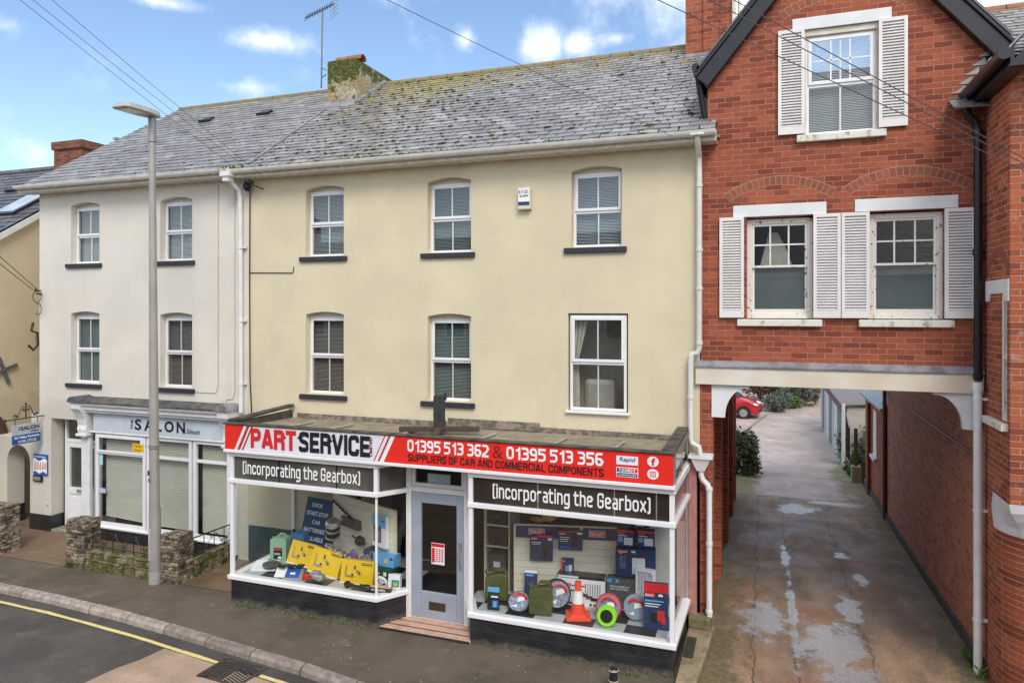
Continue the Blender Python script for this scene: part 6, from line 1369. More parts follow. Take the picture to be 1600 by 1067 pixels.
ARM = [(.62, .95, .82, .92, 'blackp'), (.645, .925, .835, .905, 'ycard'), (.14, .18, .30, .74, 'steel'), (.18, .42, .28, .36, 'steel'), (.34, .40, .36, .44, 'blackp'), (.40, .46, .62, .78, 'gcard'), (.48, .56, .50, .60, 'steel'), (.56, .62, .42, .54, 'gcard'), (0, 1, 0, .05, 'pwhite')]
for (x, y, z, rz, rx, ry, w_, h_, lab) in ((-7.72, -1.02, ZD + .02, 8, -20, 9, .52, .40, "yellow suspension arm box, leftmost and furthest back of three"), (-7.08, -1.26, ZD + .02, 4, -20, 8, .58, .42, "yellow suspension arm box between two others in the left window"), (-6.34, -1.38, ZD + .005, 2, -12, 0, .60, .38, "yellow suspension arm box nearest the shop door")):
    goods('parts_box', lab, 'box', TR(x, y, z, rz, rx, ry), w_, .13, h_, 'ycard', ARM, [("MOOG", .67, .845, .23, .045, 'pblack', .03)], 'yellow suspension arm boxes')
def obj(name, mats, lab, cat, group=None, smooth=False, bevel=0): 
    return tag(cur.build(name, mats, None, smooth=smooth, bevel=bevel), lab, cat, group)
cur = MB(); cur.T = TR(-7.12, -.88, ZD + .55, -18, 14, 18)          # silver and black canister
cur.lathe([(.10, 0), (.13, .02), (.13, .06)], n=16); cur.mi = 1; cur.lathe([(.125, .06), (.125, .16)], n=16); cur.mi = 0; cur.lathe([(.132, .16), (.132, .20)], n=16); cur.mi = 1; cur.lathe([(.125, .20), (.125, .27)], n=16); cur.mi = 0; cur.lathe([(.132, .27), (.132, .31), (.10, .35)], n=16)
obj('exhaust_filter', ['steel', 'blackp'], "silver and black canister leaning on the blue battery board", 'canister', smooth=True)
cur = MB()
for k in range(2):
    a, b = Vector((-7.15, -.95 - .1 * k, ZD + .40 + .05 * k)), Vector((-6.5, -1.04 - .1 * k, ZD + .26 + .04 * k)); cur.tube([a, b], .02, 8)
    for i in range(9): c = a.lerp(b, (i + .5) / 9); d_ = (b - a).normalized(); o_ = Vector((0, .02 * math.sin(i * 2), .02 * math.cos(i * 2))); cur.tube([c - d_ * .014 + o_, c + d_ * .014 + o_], .045, 8)
cur.box(-7.0, -6.6, -1.02, -.92, ZD, ZD + .22)
obj('camshafts', 'steel', "pair of steel camshafts lying behind the yellow boxes", 'camshaft')
cur = MB(); cur.T = TR(-6.62, -1.05, ZD + .0, 0, 0, 4); cur.lathe([(.10, 0), (.10, .30), (.085, .36), (.04, .44), (.02, .46)], n=14, sy=.55); cur.mi = 1; cur.T = TR(-6.62, -1.05, ZD); cur.box(-.05, .05, -.062, -.055, .1, .26)
obj('oil_bottle', ['purple', 'gcard'], "purple oil bottle behind the yellow boxes", 'bottle', smooth=True)
cur = MB(); cur.T = TR(-6.38, -1.0, ZD + .2)
cur.tube([(.13 * math.cos(t) * (1 - t / 16), -.04 + t * .006, .13 * math.sin(t) * (1 - t / 16)) for t in xr(0, 7, 22)], [.06 - .0015 * i for i in range(23)], 8); cur.tube([(.06, 0, .1), (.1, .02, .24)], .035, 8); cur.box(-.1, .1, -.06, .08, -.2, -.1)
obj('turbocharger', M("cast_metal", (.20, .16, .12), .5, .3, 14, c2=(.36, .31, .25), metal=.5), "cast metal turbocharger beside the purple bottle", 'turbocharger', smooth=True)
goods('starter_box', "light blue box with black slots stacked near the shop door", 'box', TR(-5.98, -1.12, ZD + .26, -6, -4), .42, .2, .20, 'sky_card', [(.80, .95, .6, .75, 'blackp'), (.55, .68, .3, .6, 'ycard'), (.0, 1., .84, 1., 'sky_card')])
goods('parts_box', "dark blue carton leaning behind the light blue box", 'box', TR(-6.2, -1.0, ZD + .1, 10, 0, -24), .14, .2, .40, 'navy', [(.1, .5, .5, .8, 'sky_card')])
goods('parts_box', "dark green box with white print under the light blue box", 'box', TR(-5.98, -1.22, ZD, -4), .46, .22, .25, M("green_card", (.012, .06, .04), .45), [(.1, .5, .68, .78, 'ycard'), (.65, .78, .6, .85, 'pwhite'), (.1, .6, .3, .38, 'pwhite'), (.1, .45, .12, .2, 'pwhite')])
cur = MB(); cur.T = TR(-5.87, -1.36, ZD + .10, 0, -70); q = xr(0, 2 * math.pi, 20); cur.tube([(.095 * math.cos(t), .095 * math.sin(t), 0) for t in q], .022, 6, False)
for t in (0, 2.1, 4.2): cur.tube([(0, 0, 0), (.09 * math.cos(t), .09 * math.sin(t), 0)], .012, 5)
cur.lathe([(.035, -.02), (.035, .02)], n=10); obj('hand_wheel', 'pwhite', "white spoked ring leaning on the dark green box", 'ring', smooth=True)
goods('parts_box', "white and green card pack at the window corner by the door", 'pack', TR(-5.68, -1.30, ZD, 8, -10), .20, .1, .22, 'pwhite', [(.3, .95, .1, .6, M("green_print", (.05, .22, .12), .45)), (.45, .8, .2, .45, 'ycard'), (.5, .7, .3, .5, 'sky_card')])
def cvj(x0, y0, z, x1, y1, lab):
    global cur
    cur = MB(); a, b = Vector((x0, y0, z)), Vector((x1, y1, z)); d_ = b - a
    prof = [(0, .03), (.06, .055), (.14, .06), (.17, .035), (.3, .03), (.36, .02), (.55, .02), (.60, .045), (.66, .04), (.72, .05), (.78, .045), (.84, .058), (.93, .05), (1, .015)]
    cur.tube([a + d_ * u for u, _ in prof], [r_ for _, r_ in prof], 10); obj('drive_shaft', 'blackp', lab, 'drive shaft', smooth=True)
cvj(-6.45, -1.53, ZD + .06, -5.95, -1.56, "black drive shaft lying across the front of the left window")
goods('parts_box', "slim orange and black box on the front sill of the left window", 'box', TR(-5.85, -1.52, ZD, 6, -30), .44, .06, .10, 'blackp', [(0, 1, .68, 1, M("salmon_card", (.70, .30, .18), .5))], [("Hanseatic", .1, .2, .7, .35, 'pwhite', .01)])
goods('brochure', "flat white card pack lying at the left end of the window", 'card', TR(-8.2, -1.40, ZD + .002, 20, -78), .42, .05, .34, 'pwhite', [(.1, .8, .2, .5, 'signw')])
cur = MB(); cur.T = TR(-8.13, -1.24, ZD + .06); cur.lathe([(.15, 0), (.15, .03), (.08, .035), (.08, .06), (.05, .065)], n=20); obj('brake_disc', 'gcard', "grey brake disc on the white card at the left end", 'brake disc', smooth=True)
goods('parts_box', "white and blue brake pad box lying flat near the left corner", 'box', TR(-7.62, -1.50, ZD, 14, -55), .44, .12, .20, 'pwhite', [(.42, 1, 0, 1, 'blue'), (.6, .8, .3, .5, 'pwhite')])
cur = MB(); cur.T = TR(-7.60, -1.36, ZD + .13, 14)
for i in range(3): cur.box(-.24 + i * .15, -.11 + i * .15, -.06 + .02 * i, .05 + .02 * i, 0, .03)
obj('brake_pads', 'blackp', "black brake pads spread on the white and blue box", 'brake pads', bevel=.01)
cur = MB(); cur.T = TR(-7.24, -1.50, ZD + .04); [cur.tube([(.0 + k * .07 + .045 * math.cos(t), .045 * math.sin(t), .01) for t in xr(0, 5, 12)], .02, 6) for k in range(2)]; cur.box(-.04, .1, -.03, .03, .03, .06); obj('red_clamp', 'pred', "small red clamp on the chequered floor by the brake pads", 'clamp', smooth=True)
cur = MB(); cur.T = TR(-7.02, -1.46, ZD + .075, -14, 0, 90); cur.lathe([(.02, -.18), (.05, -.16), (.055, -.06), (.075, -.05), (.075, .10), (.06, .13), (.03, .14)], n=14); cur.tube([(-.06, 0, -.1), (-.08, 0, .05)], .035, 8); obj('starter_motor', ['steel'], "steel starter motor lying in front of the yellow boxes", 'starter motor', smooth=True)
def onpanel(T, L_, u, z): return T @ Matrix.Translation((L_ * u, -.09, z))
goods('parts_box', "long dark grey box hung on the left display panel", 'box', onpanel(TL, LL, .33, 1.13), .52, .07, .16, 'gcard', [(.03, .16, .55, .88, 'pred'), (.05, .13, .66, .78, 'pwhite')])
goods('bulb_pack', "light blue and white blister pack hung on the left display panel", 'pack', onpanel(TL, LL, .83, .98), .36, .07, .54, 'pwhite', [(0, 1, .62, 1, 'sky_card'), (.08, .66, .15, .66, 'gcard'), (.15, .58, .2, .5, 'steel'), (.7, .9, .82, .86, 'blackp')])
cur = MB(); cur.T = TL; cur.tube([(.0 + i * .045, -.05 - .01 * (i % 2), 1.52 - .018 * i) for i in range(14)], [.022 if i % 2 else .014 for i in range(14)], 6); obj('timing_chain', 'blackp', "black timing chain hung along the top of the left display panel", 'chain')
cur = MB(); cur.T = TL; cur.tube([(.66, -.1, 1.02), (.80, -.1, .99), (.82, -.1, .985), (.84, -.1, .98), (.92, -.1, .97), (.94, -.1, .965), (1.0, -.1, .96)], [.014, .014, .05, .085, .08, .04, .03], 12); obj('strut_mount', 'blackp', "black suspension strut mount on the left display panel", 'strut mount', smooth=True)
goods('advert_board', "black LED lamp poster beside the shop door", 'poster', TR(-5.56, -.94, ZD + .02, -52), .40, .02, 1.0, 'blackp', [(0, 1, .50, 1, M("poster_grey", (.45, .48, .48), .5)), (.25, .75, .36, .46, 'pred'), (.30, .70, .44, .53, 'blackp'), (.1, .8, .18, .20, 'pwhite'), (.1, .7, .14, .155, 'pwhite')], [("LED360", .06, .25, .86, .07, 'pwhite', .02)])
# -- right window
def jerry(x, y, rz, lab):
    E_ = empty('jerrycan', (x, y, ZD), lab, 'jerrycan', 'olive green jerrycans'); T = TR(x, y, ZD, rz)
    mb = MB(); mb.T = T; w_, d_ = .345, .165
    mb.prism([(-w_ / 2, 0, .01), (w_ / 2, 0, .01), (w_ / 2, 0, .41), (w_ / 2 - .09, 0, .425), (-w_ / 2 + .08, 0, .40), (-w_ / 2 + .01, 0, .355), (-w_ / 2, 0, .33)], (0, d_, 0)); mb.build('body', 'olive', E_, bevel=.018, seg=3)
    mb = MB(); mb.T = T
    for sg in (0, 1):
        for (a, b, c_, d) in ((-.12, .30, .0, .235), (.12, .30, .0, .235), (-.12, .05, -.06, .13), (.12, .05, .06, .13)): mb.tube([(a, -.003 if not sg else d_ + .003, b), (c_, -.003 if not sg else d_ + .003, d)], .009, 5)
        yy = -.003 if not sg else d_ + .003; mb.tube([(-.045, yy, .235), (.045, yy, .235)], .009, 5); mb.tube([(-.06, yy, .13), (.06, yy, .13)], .009, 5)
    mb.build('pressed_rib', 'olive', E_, smooth=True)
    mb = MB(); mb.T = T
    for yy in (.03, .083, .136): mb.tube([(-.05, yy, .41), (-.02, yy, .475), (.12, yy, .485), (.155, yy, .42)], .011, 6)
    mb.build('handle', 'olive', E_, smooth=True)
    mb = MB(); mb.T = T; mb.tube([(-.13, .083, .39), (-.155, .083, .44)], .035, 10); mb.box(-.185, -.12, .06, .105, .43, .455); mb.build('cap', 'olive', E_, bevel=.004)
jerry(-3.93, -1.22, 14, "olive jerrycan at the left end of the right window"); jerry(-3.13, -1.48, 8, "olive jerrycan nearest the glass behind the front sill")
goods('tool_pack', "black blister pack with bright blue top before the left jerrycan", 'pack', TR(-3.86, -1.52, ZD, 6, -6), .18, .03, .34, 'blackp', [(0, 1, .78, 1, 'sky_card'), (.3, .9, .55, .62, 'pwhite'), (.4, .95, .12, .44, 'blue'), (.5, .8, .15, .4, 'sky_card')])
goods('tool_pack', "tall navy blister pack behind the middle jerrycan", 'pack', TR(-3.44, -1.0, ZD, 8, -8), .20, .03, .46, 'navy', [(0, 1, .90, 1, 'pwhite'), (.1, .7, .80, .86, 'sky_card')])
MT['clearb'] = M('clear_bag_print', (.16, .22, .34), .3, .3, 22, c2=(.45, .48, .52))
def bag(x, y, z, rx, rz, r_, lab, rim='blackp', face='clearb', fl=False):
    global cur
    cur = MB(); cur.T = TR(x, y, z, rz, rx); cur.lathe([(r_ * .3, -.05), (r_ * .95, -.045), (r_, -.02), (r_, .02), (r_ * .95, .045), (r_ * .9, .048)], n=24); cur.mi = 1; cur.lathe([(r_ * .86, .048), (r_ * .86, .055)], n=24)
    cur.mi = 2; cur.tube([(r_ * .62 * math.cos(t), r_ * .62 * math.sin(t), .06) for t in xr(.2, 2.6, 10)], .022, 6); cur.mi = 3; cur.prism([(-r_ * .1, -r_ * .1, .056), (r_ * .6, r_ * .1, .056), (r_ * .5, r_ * .38, .056), (-r_ * .1, r_ * .3, .056)], (0, 0, .008)); cur.prism([(-r_ * .5, -r_ * .5, .056), (-r_ * .1, -r_ * .6, .056), (-r_ * .1, -r_ * .3, .056)], (0, 0, .006))
    obj('jump_lead_bag', [rim, face, 'pred', 'pwhite'], lab, 'round bag', 'round zip bags of jump leads', smooth=True)
bag(-3.50, -1.36, ZD + .10, 38, 8, .18, "round black bag of jump leads tilted beside the middle jerrycan"); bag(-2.98, -1.12, ZD + .22, 80, 30, .22, "round black bag standing upright behind the middle jerrycan")
TC = [(0, 1, .90, 1., 'blackp'), (.02, .45, .92, .98, 'pwhite'), (.08, .30, .62, .73, 'pred'), (.32, .60, .65, .69, 'pmaroon'), (.10, .45, .48, .53, 'gcard'), (.05, .45, .06, .12, 'gcard')] + [(.60 + .05 * i, .612 + .05 * i, .46 - .02 * i, .78, 'gcard') for i in range(7)] + [(.42 + .10 * i, .56 + .10 * i, .40 - .055 * i, .50 - .055 * i, q) for i, q in enumerate(('gcard', 'wood', 'gcard', 'blackp'))] + [(.70 + .08 * i, .74 + .08 * i, .06, .13, 'blackp') for i in range(3)]
goods('tool_box', "large white tool set carton with black top in the right window", 'box', TR(-2.66, -.93, ZD, 4, -3), .74, .22, .45, 'pwhite', TC, [("SEALEY", .095, .645, .19, .06, 'pwhite', .02)], top='blackp')
T = empty('traffic_cone', (-2.60, -1.32, ZD), "orange traffic cone with a white sleeve in the right window", 'cone')
cur = MB(); cur.T = TR(-2.60, -1.30, ZD, 18); cur.prism([(-.18, -.18, 0), (.18, -.18, 0), (.18, .18, 0), (-.18, .18, 0)], (0, 0, .03)); cur.add([(-.15, -.15, .03), (.15, -.15, .03), (.15, .15, .03), (-.15, .15, .03)] + [(-.09, -.09, .07), (.09, -.09, .07), (.09, .09, .07), (-.09, .09, .07)], [(0, 1, 5, 4), (1, 2, 6, 5), (2, 3, 7, 6), (3, 0, 4, 7), (4, 5, 6, 7)]); cur.build('base', 'orange', T, bevel=.008)
cur = MB(); cur.T = TR(-2.60, -1.30, ZD); cur.lathe([(.115, .05), (.045, .44), (.04, .47), (.05, .475), (.045, .52), (.0, .525)], n=20); cur.build('body', 'orange', T, smooth=True)
cur = MB(); cur.T = TR(-2.60, -1.30, ZD); cur.lathe([(.0885, .215), (.0575, .39)], n=20); cur.build('sleeve', 'pwhite', T, smooth=True)
cur = MB(); cur.T = TR(-2.14, -1.44, ZD + .14, 6, 78)
for z in (-.05, .05): cur.lathe([(.05, z - .008), (.135, z - .008), (.14, z), (.135, z + .008), (.05, z + .008)], n=24)
cur.mi = 1; cur.lathe([(.09, -.05), (.09, .062)], n=20); cur.lathe([(.03, .06), (.03, .075)], n=12); obj('hose_reel', ['lime', 'blackp'], "lime green reel with a dark hub in the right window", 'reel', smooth=True)
bag(-2.16, -1.22, ZD + .18, 72, 6, .19, "round clear bag with red rim behind the lime green reel", rim='pred', face=M("clear_bag_blue", (.20, .26, .36), .3)); bag(-1.78, -1.12, ZD + .19, 78, 4, .18, "round clear bag with blue hook beside the grey carton", rim=M("clear_bag", (.35, .40, .46), .3), face=M("clear_bag_grey", (.28, .34, .42), .3))
goods('hose_box', "grey hose reel carton with white print in the right window", 'box', TR(-1.97, -.80, ZD, 4, -4), .62, .2, .44, 'gcard', [(0, .30, .86, .97, 'sky_card'), (.12, .22, .88, .95, 'navy'), (.72, .76, .56, .74, 'sky_card'), (.76, .80, .70, .74, 'sky_card')], [("HIGH VISIBILITY", .08, .70, .48, .06, 'pwhite', .01), ("AIR HOSE REEL", .08, .62, .46, .05, 'pwhite', .01), ("PCL", .77, .57, .21, .10, 'pwhite', .03)])
RAD = [(.06, .32, .86, .95, 'pred'), (.40, .50, .88, .95, 'pwhite'), (.10, .26, .30, .76, M("small_print", (.10, .13, .22), .5, .5, 60)), (.42, .74, .12, .70, 'pwhite'), (.46, .70, .16, .66, 'signw'), (.64, .74, .72, .76, 'pred'), (.10, .18, .82, .86, 'ycard')]
goods('heater_box', "large navy radiator carton hung on the right display panel", 'box', TR(-1.86, -.70, .93, 6), .60, .18, .42, 'navy', RAD, [("SEALEY", .07, .875, .24, .06, 'pwhite', .02)], 'navy heater cartons')
SM = [(0, 1, .88, 1, 'pred'), (.08, .42, .74, .86, 'pred'), (.42, .90, .12, .56, 'pwhite'), (.50, .84, .18, .50, 'signw'), (.1, .6, .66, .70, 'pwhite'), (.1, .35, .30, .60, 'sky_card')]
for x, y, z, rz, lab in ((-2.02, -.66, 1.365, 8, "small navy heater carton on the left on top of the large carton"), (-1.72, -.60, 1.365, 8, "small navy heater carton on the right on top of the large carton"), (-1.87, -.5, 1.62, 8, "small navy heater carton at the top of the stack")):
    goods('heater_box', lab, 'box', TR(x, y, z, rz), .27, .16, .25, 'navy', SM, (), 'navy heater cartons')
cur = MB(); cur.T = TR(-1.70, -.82, ZD + .2, -8); cur.box(-.14, .14, 0, .10, 0, .04); cur.box(-.14, -.12, 0, .1, .04, .4); cur.box(.12, .14, 0, .1, .04, .4); cur.box(-.14, .14, 0, .1, .4, .43); cur.mi = 1
for i in range(11): cur.box(-.115 + i * .0215, -.103 + i * .0215, .01, .09, .04, .4)
cur.mi = 0; cur.tube([(.13, -.02, .40), (.13, -.0, .40)], .03, 10); cur.box(-.12, .12, .02, .08, -.2, 0); obj('oil_heater', ['pwhite', 'signw'], "small white finned heater standing before the navy cartons", 'heater')
goods('tool_pack', "red topped navy blister pack by the window's right corner", 'pack', TR(-1.46, -1.34, ZD, 4, -4), .34, .07, .64, 'navy', [(0, 1, .80, 1, 'pred'), (.04, .46, .70, .78, 'pred'), (.60, .78, .72, .77, 'pwhite'), (.05, .82, .60, .635, 'sky_card'), (.05, .7, .54, .56, 'pwhite'), (.05, .6, .49, .51, 'pwhite'), (.28, .62, .16, .36, 'blackp'), (.56, .86, .20, .42, 'pred'), (.72, .90, .14, .30, 'pred')], [("SEALEY", .06, .715, .36, .05, 'pwhite', .02)])
def sp(u, z, w_, h_, lab, deco): goods('tool_pack', lab, 'pack', onpanel(TRt, LR, u, z), w_, .05, h_, 'navy', deco, [("SEALEY", .06, .84, .26, .06, 'pwhite', .02)], 'navy packs hung on the display panel')
sp(.20, 1.06, .36, .40, "navy tool pack with a dark grip hung on the left of the panel", [(.3, 1, .92, 1, 'pred'), (.05, .34, .82, .92, 'pred'), (.78, .96, .80, .90, 'pwhite'), (.08, .50, .70, .73, 'pwhite'), (.08, .45, .64, .66, 'pwhite'), (.50, .84, .10, .60, 'wood'), (.56, .78, .14, .54, 'blackp'), (.14, .30, .16, .40, 'wood')])
sp(.42, 1.24, .38, .30, "navy tool pack with red stripe hung in the middle of the panel", [(0, .9, .94, 1, 'pred'), (.05, .30, .80, .92, 'pred'), (.78, 1, .84, .94, 'pwhite'), (.08, .46, .66, .69, 'pwhite'), (.08, .42, .56, .59, 'pwhite'), (.08, .40, .46, .49, 'pwhite'), (.58, .78, .2, .88, 'blackp'), (.08, .5, .1, .24, 'blue')])
sp(.40, .84, .19, .27, "small navy pack with red edge hung alone low on the panel", [(0, .12, 0, 1, 'pred'), (.2, .95, .06, .94, 'navy'), (.3, .8, .12, .6, 'sky_card'), (.6, .85, .3, .65, 'pwhite'), (.3, .9, .1, .25, 'signw')])
# goods and shelving further inside
T = empty('shop_shelving', (-4.0, .6, .05), "dark shelf unit loaded with stock behind the right window", 'shelving')
mb = MB(); mb.box(-4.42, -4.38, -.5, .0, .05, 2.1); mb.box(-3.99, -3.96, -.5, .0, .05, 2.1); mb.build('upright', 'slatwall', T)
mb = MB(); [mb.box(-4.38, -3.99, -.5, .0, z, z + .03) for z in (.6, 1.05, 1.4, 1.75)]; mb.build('shelf', 'slatwall', T)
for i, (x, y, z, w_, h_, m_2, lab) in enumerate(((-4.2, -.48, 1.43, .3, .26, 'blackp', "black carton on the top shelf seen beside the door"), (-4.18, -.48, 1.08, .32, .28, 'wood', "brown carton on the middle shelf seen beside the door"), (-4.2, -.48, .63, .3, .3, 'gcard', "grey carton with pale label on the lowest shelf beside the door"))):
    goods('stock_box', lab, 'box', TR(x, y, z), w_, .3, h_, m_2, [(.3, .7, .3, .6, 'navy' if i < 2 else 'pwhite')])
goods('stock_box', "big black crate with white letters behind the left jerrycan", 'box', TR(-3.62, .25, .05, -4), .9, .5, 1.1, 'blackp', [(.12, .30, .62, .72, 'pwhite')])
for i in range(8):
    x = -3.55 + i * .27; goods('hanging_pack', "%s clamshell pack in the row hung behind the display panel" % ("leftmost black", "second black", "third black", "fourth black", "fifth grey", "sixth black", "seventh grey", "rightmost black")[i], 'pack', TR(x, .9, 1.55), .22, .05, .42, 'blackp' if i % 4 else 'navy', [(.12, .88, .35, .8, 'gcard'), (.2, .8, .1, .25, 'pwhite' if i % 3 else 'sky_card'), (.3, .7, .5, .7, 'steel')], (), 'packs hung in a row behind the panel')
cur = MB(); cur.ball((-3.25, -.62, 1.70), (.12, .10, .09), 10, 8, .1); cur.ball((-3.12, -.64, 1.76), (.07, .07, .07), 8, 6, .1); cur.ball((-3.42, -.66, 1.64), (.16, .05, .04), 8, 6, .1); obj('soft_toy', M("plush_tan", (.62, .38, .12), .9, .2, 14), "tan soft toy lying on top of the right display panel", 'toy', smooth=True)
mb = MB(); mb.box(-9.55, -1.1, 3.4, 3.45, .05, 2.6); mb.build('back_wall', M("shop_back", (.10, .085, .07), .8, .3, 3), H3)

# ================================================================== YARD BEHIND THE ARCHWAY
def car(name, loc, rz, paint, lab):
    T = empty(name, loc, lab, 'car'); M_ = TR(loc[0], loc[1], loc[2], rz)
    # stations along the length (front at +x): x, half width at sill, roof line z, half width at roof line
    st = [(-1.95, .62, .78, .55), (-1.85, .74, .95, .62), (-1.5, .80, 1.36, .56), (-.9, .82, 1.46, .58), (-.1, .82, 1.46, .58), (.35, .82, 1.38, .58), (.95, .82, 1.00, .70), (1.45, .80, .88, .68), (1.80, .72, .70, .60), (1.93, .60, .52, .5)]
    vs = []; n = 10
    for x, hw, zt, hr in st:
        belt = min(zt - .02, .92)
        ring = [(-hw * .92, .24), (-hw, .42), (-hw, .62), (-hw * .97, belt), (-hr, zt), (hr, zt), (hw * .97, belt), (hw, .62), (hw, .42), (hw * .92, .24)]
        vs += [(x, a, b) for a, b in ring]
    k = len(st); fs = [(i * n + j, i * n + (j + 1) % n, (i + 1) * n + (j + 1) % n, (i + 1) * n + j) for i in range(k - 1) for j in range(n)] + [tuple(range(n))[::-1], tuple(range((k - 1) * n, k * n))]
    mb = MB(); mb.T = M_; mb.add(vs, fs); b = mb.build('body', paint, T, smooth=True)
    mb = MB(); mb.T = M_
    for sg in (-1, 1):
        for xa, xb in ((-1.35, -.45), (-.38, .42)): mb.prism([(xa, sg * .80, .95), (xb + (.35 if xb > 0 else 0), sg * .80, .95), (xb, sg * .625, 1.36), (xa + .1, sg * .615, 1.36)], (0, sg * .012, 0))
    mb.prism([(.93, -.62, 1.03), (.93, .62, 1.03), (.42, .52, 1.37), (.42, -.52, 1.37)], (.015, 0, .02)); mb.build('window', M("car_glass", (.03, .04, .045), .08, spec=1.), b)
    for sx_ in (-1.2, 1.22):
        for sg in (-1, 1):
            mb = MB(); mb.T = M_ @ Matrix.Translation((sx_, sg * .72, .30)) @ Matrix.Rotation(R(90), 4, 'X'); mb.lathe([(.2, -.1), (.29, -.1), (.305, -.06), (.305, .06), (.29, .1), (.2, .1)], n=20); wl = mb.build('wheel', 'tyre', T, smooth=True)
            mb = MB(); mb.T = M_ @ Matrix.Translation((sx_, sg * .80, .30)) @ Matrix.Rotation(R(90), 4, 'X'); mb.lathe([(.05, -.03), (.2, -.035), (.21, .0), (.2, .035), (.05, .03)], n=16); mb.build('rim', 'steel', wl, smooth=True)
            mb = MB(); mb.T = M_; q = [(sx_ + .37 * math.cos(t), sg * .815, .30 + .37 * math.sin(t)) for t in xr(0, math.pi, 12)]; mb.prism(q, (0, sg * .012, 0)); mb.build('wheel_arch', 'blackp', T)
    for sg in (-1, 1):
        mb = MB(); mb.T = M_; mb.ball((1.70, sg * .55, .70), (.20, .14, .09), 10, 6); mb.build('headlight', M("headlight", (.7, .72, .74), .1), T, smooth=True)
        mb = MB(); mb.T = M_; mb.ball((.62, sg * .93, 1.0), (.09, .10, .07), 8, 6); mb.build('mirror', paint, T, smooth=True)
    mb = MB(); mb.T = M_; mb.box(1.80, 1.96, -.45, .45, .36, .46); mb.build('grille', 'blackp', T)
car('parked_car', (-2.15, 27.4, -.6), -8, 'carred', "red hatchback parked in the yard beyond the archway")
car('parked_car', (.95, 38.2, -.55), -75, 'carwhite', "pale silver car half hidden by bushes far up the lane")
def bush(c, r, n, size, mats, lab, cat='shrub', name='bush', tw=True):
    T = empty(name, (c[0], c[1], c[2] - r[2]), lab, cat)
    mb = MB()
    n = int(n * 2.2); size *= 1.35
    for _ in range(max(3, n // 320)):
        d = Vector((rnd.gauss(0, .45), rnd.gauss(0, .45), rnd.gauss(0, .35))); mb.mi = rnd.randrange(len(mats))
        leafball(mb, (c[0] + d.x * r[0], c[1] + d.y * r[1], c[2] + d.z * r[2]), [q * rnd.uniform(.5, .75) for q in r], 320, size)
    mb.build('foliage', mats, T, fixn=False)
    mb = MB()
    for _ in range(9):
        a = rnd.random() * 6.28; mb.tube([(c[0], c[1], c[2] - r[2]), (c[0] + r[0] * .4 * math.cos(a), c[1] + r[1] * .4 * math.sin(a), c[2]), (c[0] + r[0] * .8 * math.cos(a), c[1] + r[1] * .8 * math.sin(a), c[2] + r[2] * .7)], [.04, .02, .006], 5)
    mb.build('stems', 'twig', T)
bush((-.3, 33.5, 1.0), (1.7, 1.2, 1.5), 3000, .07, ['twig', 'twig', 'leaf'], "brown bare hedge behind the red car")
bush((1.55, 34.5, .75), (1.5, 1.2, 1.4), 3200, .08, ['leaf', 'leaf', 'leaf2'], "tall dark green bush in the middle of the yard border")
bush((.45, 29.8, -.05), (.75, .6, .6), 1600, .05, ['leafgrey'], "low grey-green lavender bush by the red car's bonnet")
bush((1.5, 31.5, -.3), (.6, .5, .35), 1000, .06, ['leaf2'], "bright green low plant in front of the dark bush")
bush((2.3, 33.2, -.05), (.6, .6, .6), 1200, .06, ['leafgrey', 'twig', 'leaf'], "greyish shrub at the bend of the lane")
bush((2.2, 36.5, .9), (.8, .8, 1.4), 1600, .08, ['leaf', 'leafgrey'], "dark shrub beside the pale car")
bush((-.95, 12.9, .25), (.55, .6, .85), 2000, .05, ['leaf2', 'leaf2', 'leaf'], "bright green bush peeking round the left archway pier")
bush((3.55, 16.5, .15), (.65, 1.6, .95), 3000, .05, ['leaf', 'twig', 'leafgrey'], "dark hedge beside the end of the garage row")
bush((3.0, 14.4, -.25), (.45, .7, .45), 1400, .07, ['leaf2', 'leaf'], "leafy green plant behind the stone gate block")
bush((4.2, 24.5, 1.0), (1.0, 2.5, 1.1), 1600, .04, ['twig'], "bare twiggy shrub above the garage wall")
T = empty('garage_row', (3.6, 20.2, -.6), "row of lock-up garages with white and teal doors beyond the archway", 'garage')
mb = MB(); mb.box(2.66, 7.4, 15.6, 25.2, -.7, 1.62); mb.build('wall', M("garage_render", (.55, .52, .45), .85, .1, 3), T)
mb = MB(); mb.prism([(2.5, 15.5, 1.63), (2.5, 25.3, 1.63), (7.5, 25.3, 2.0), (7.5, 15.5, 2.0)], (0, 0, .05)); mb.build('roof', 'gravelroof', T)
mb = MB(); mb.box(2.52, 2.60, 15.5, 25.3, 1.36, 1.64); mb.build('fascia', M("brown_fascia", (.10, .06, .04), .6), T)
for i in range(5):
    y = 15.75 + i * 1.9; mb = MB(); mb.box(2.58, 2.655, y + .12, y + 1.78, -.62, 1.34); [mb.box(2.568, 2.58, y + .14 + k * .164, y + .29 + k * .164, -.6, 1.32) for k in range(10)]
    d = mb.build('garage_door', 'teal' if i % 2 == 0 else 'cyanboard', T)
    mb = MB(); mb.box(2.52, 2.60, y - .06, y + .10, -.65, 1.36); mb.build('door_post', 'white', T)
mb = MB(); mb.box(2.50, 2.60, 15.42, 15.56, -.65, 1.7); mb.box(2.50, 2.60, 25.2, 25.34, -.65, 1.7); mb.build('door_post', 'white', T)
T = empty('gate_post', (2.62, 12.9, -.45), "green metal gate post on a stone block beside the lane", 'gate post')
mb = MB(); mb.box(2.52, 2.80, 12.75, 13.05, -.45, .12); mb.build('block', M("sand_block", (.36, .29, .19), .85, .15, 9, bump=.4), T, bevel=.03)
mb = MB(); mb.box(2.60, 2.70, 12.86, 12.94, .1, 1.28); mb.build('post', M("green_post", (.10, .11, .035), .7, .2, 9), T)
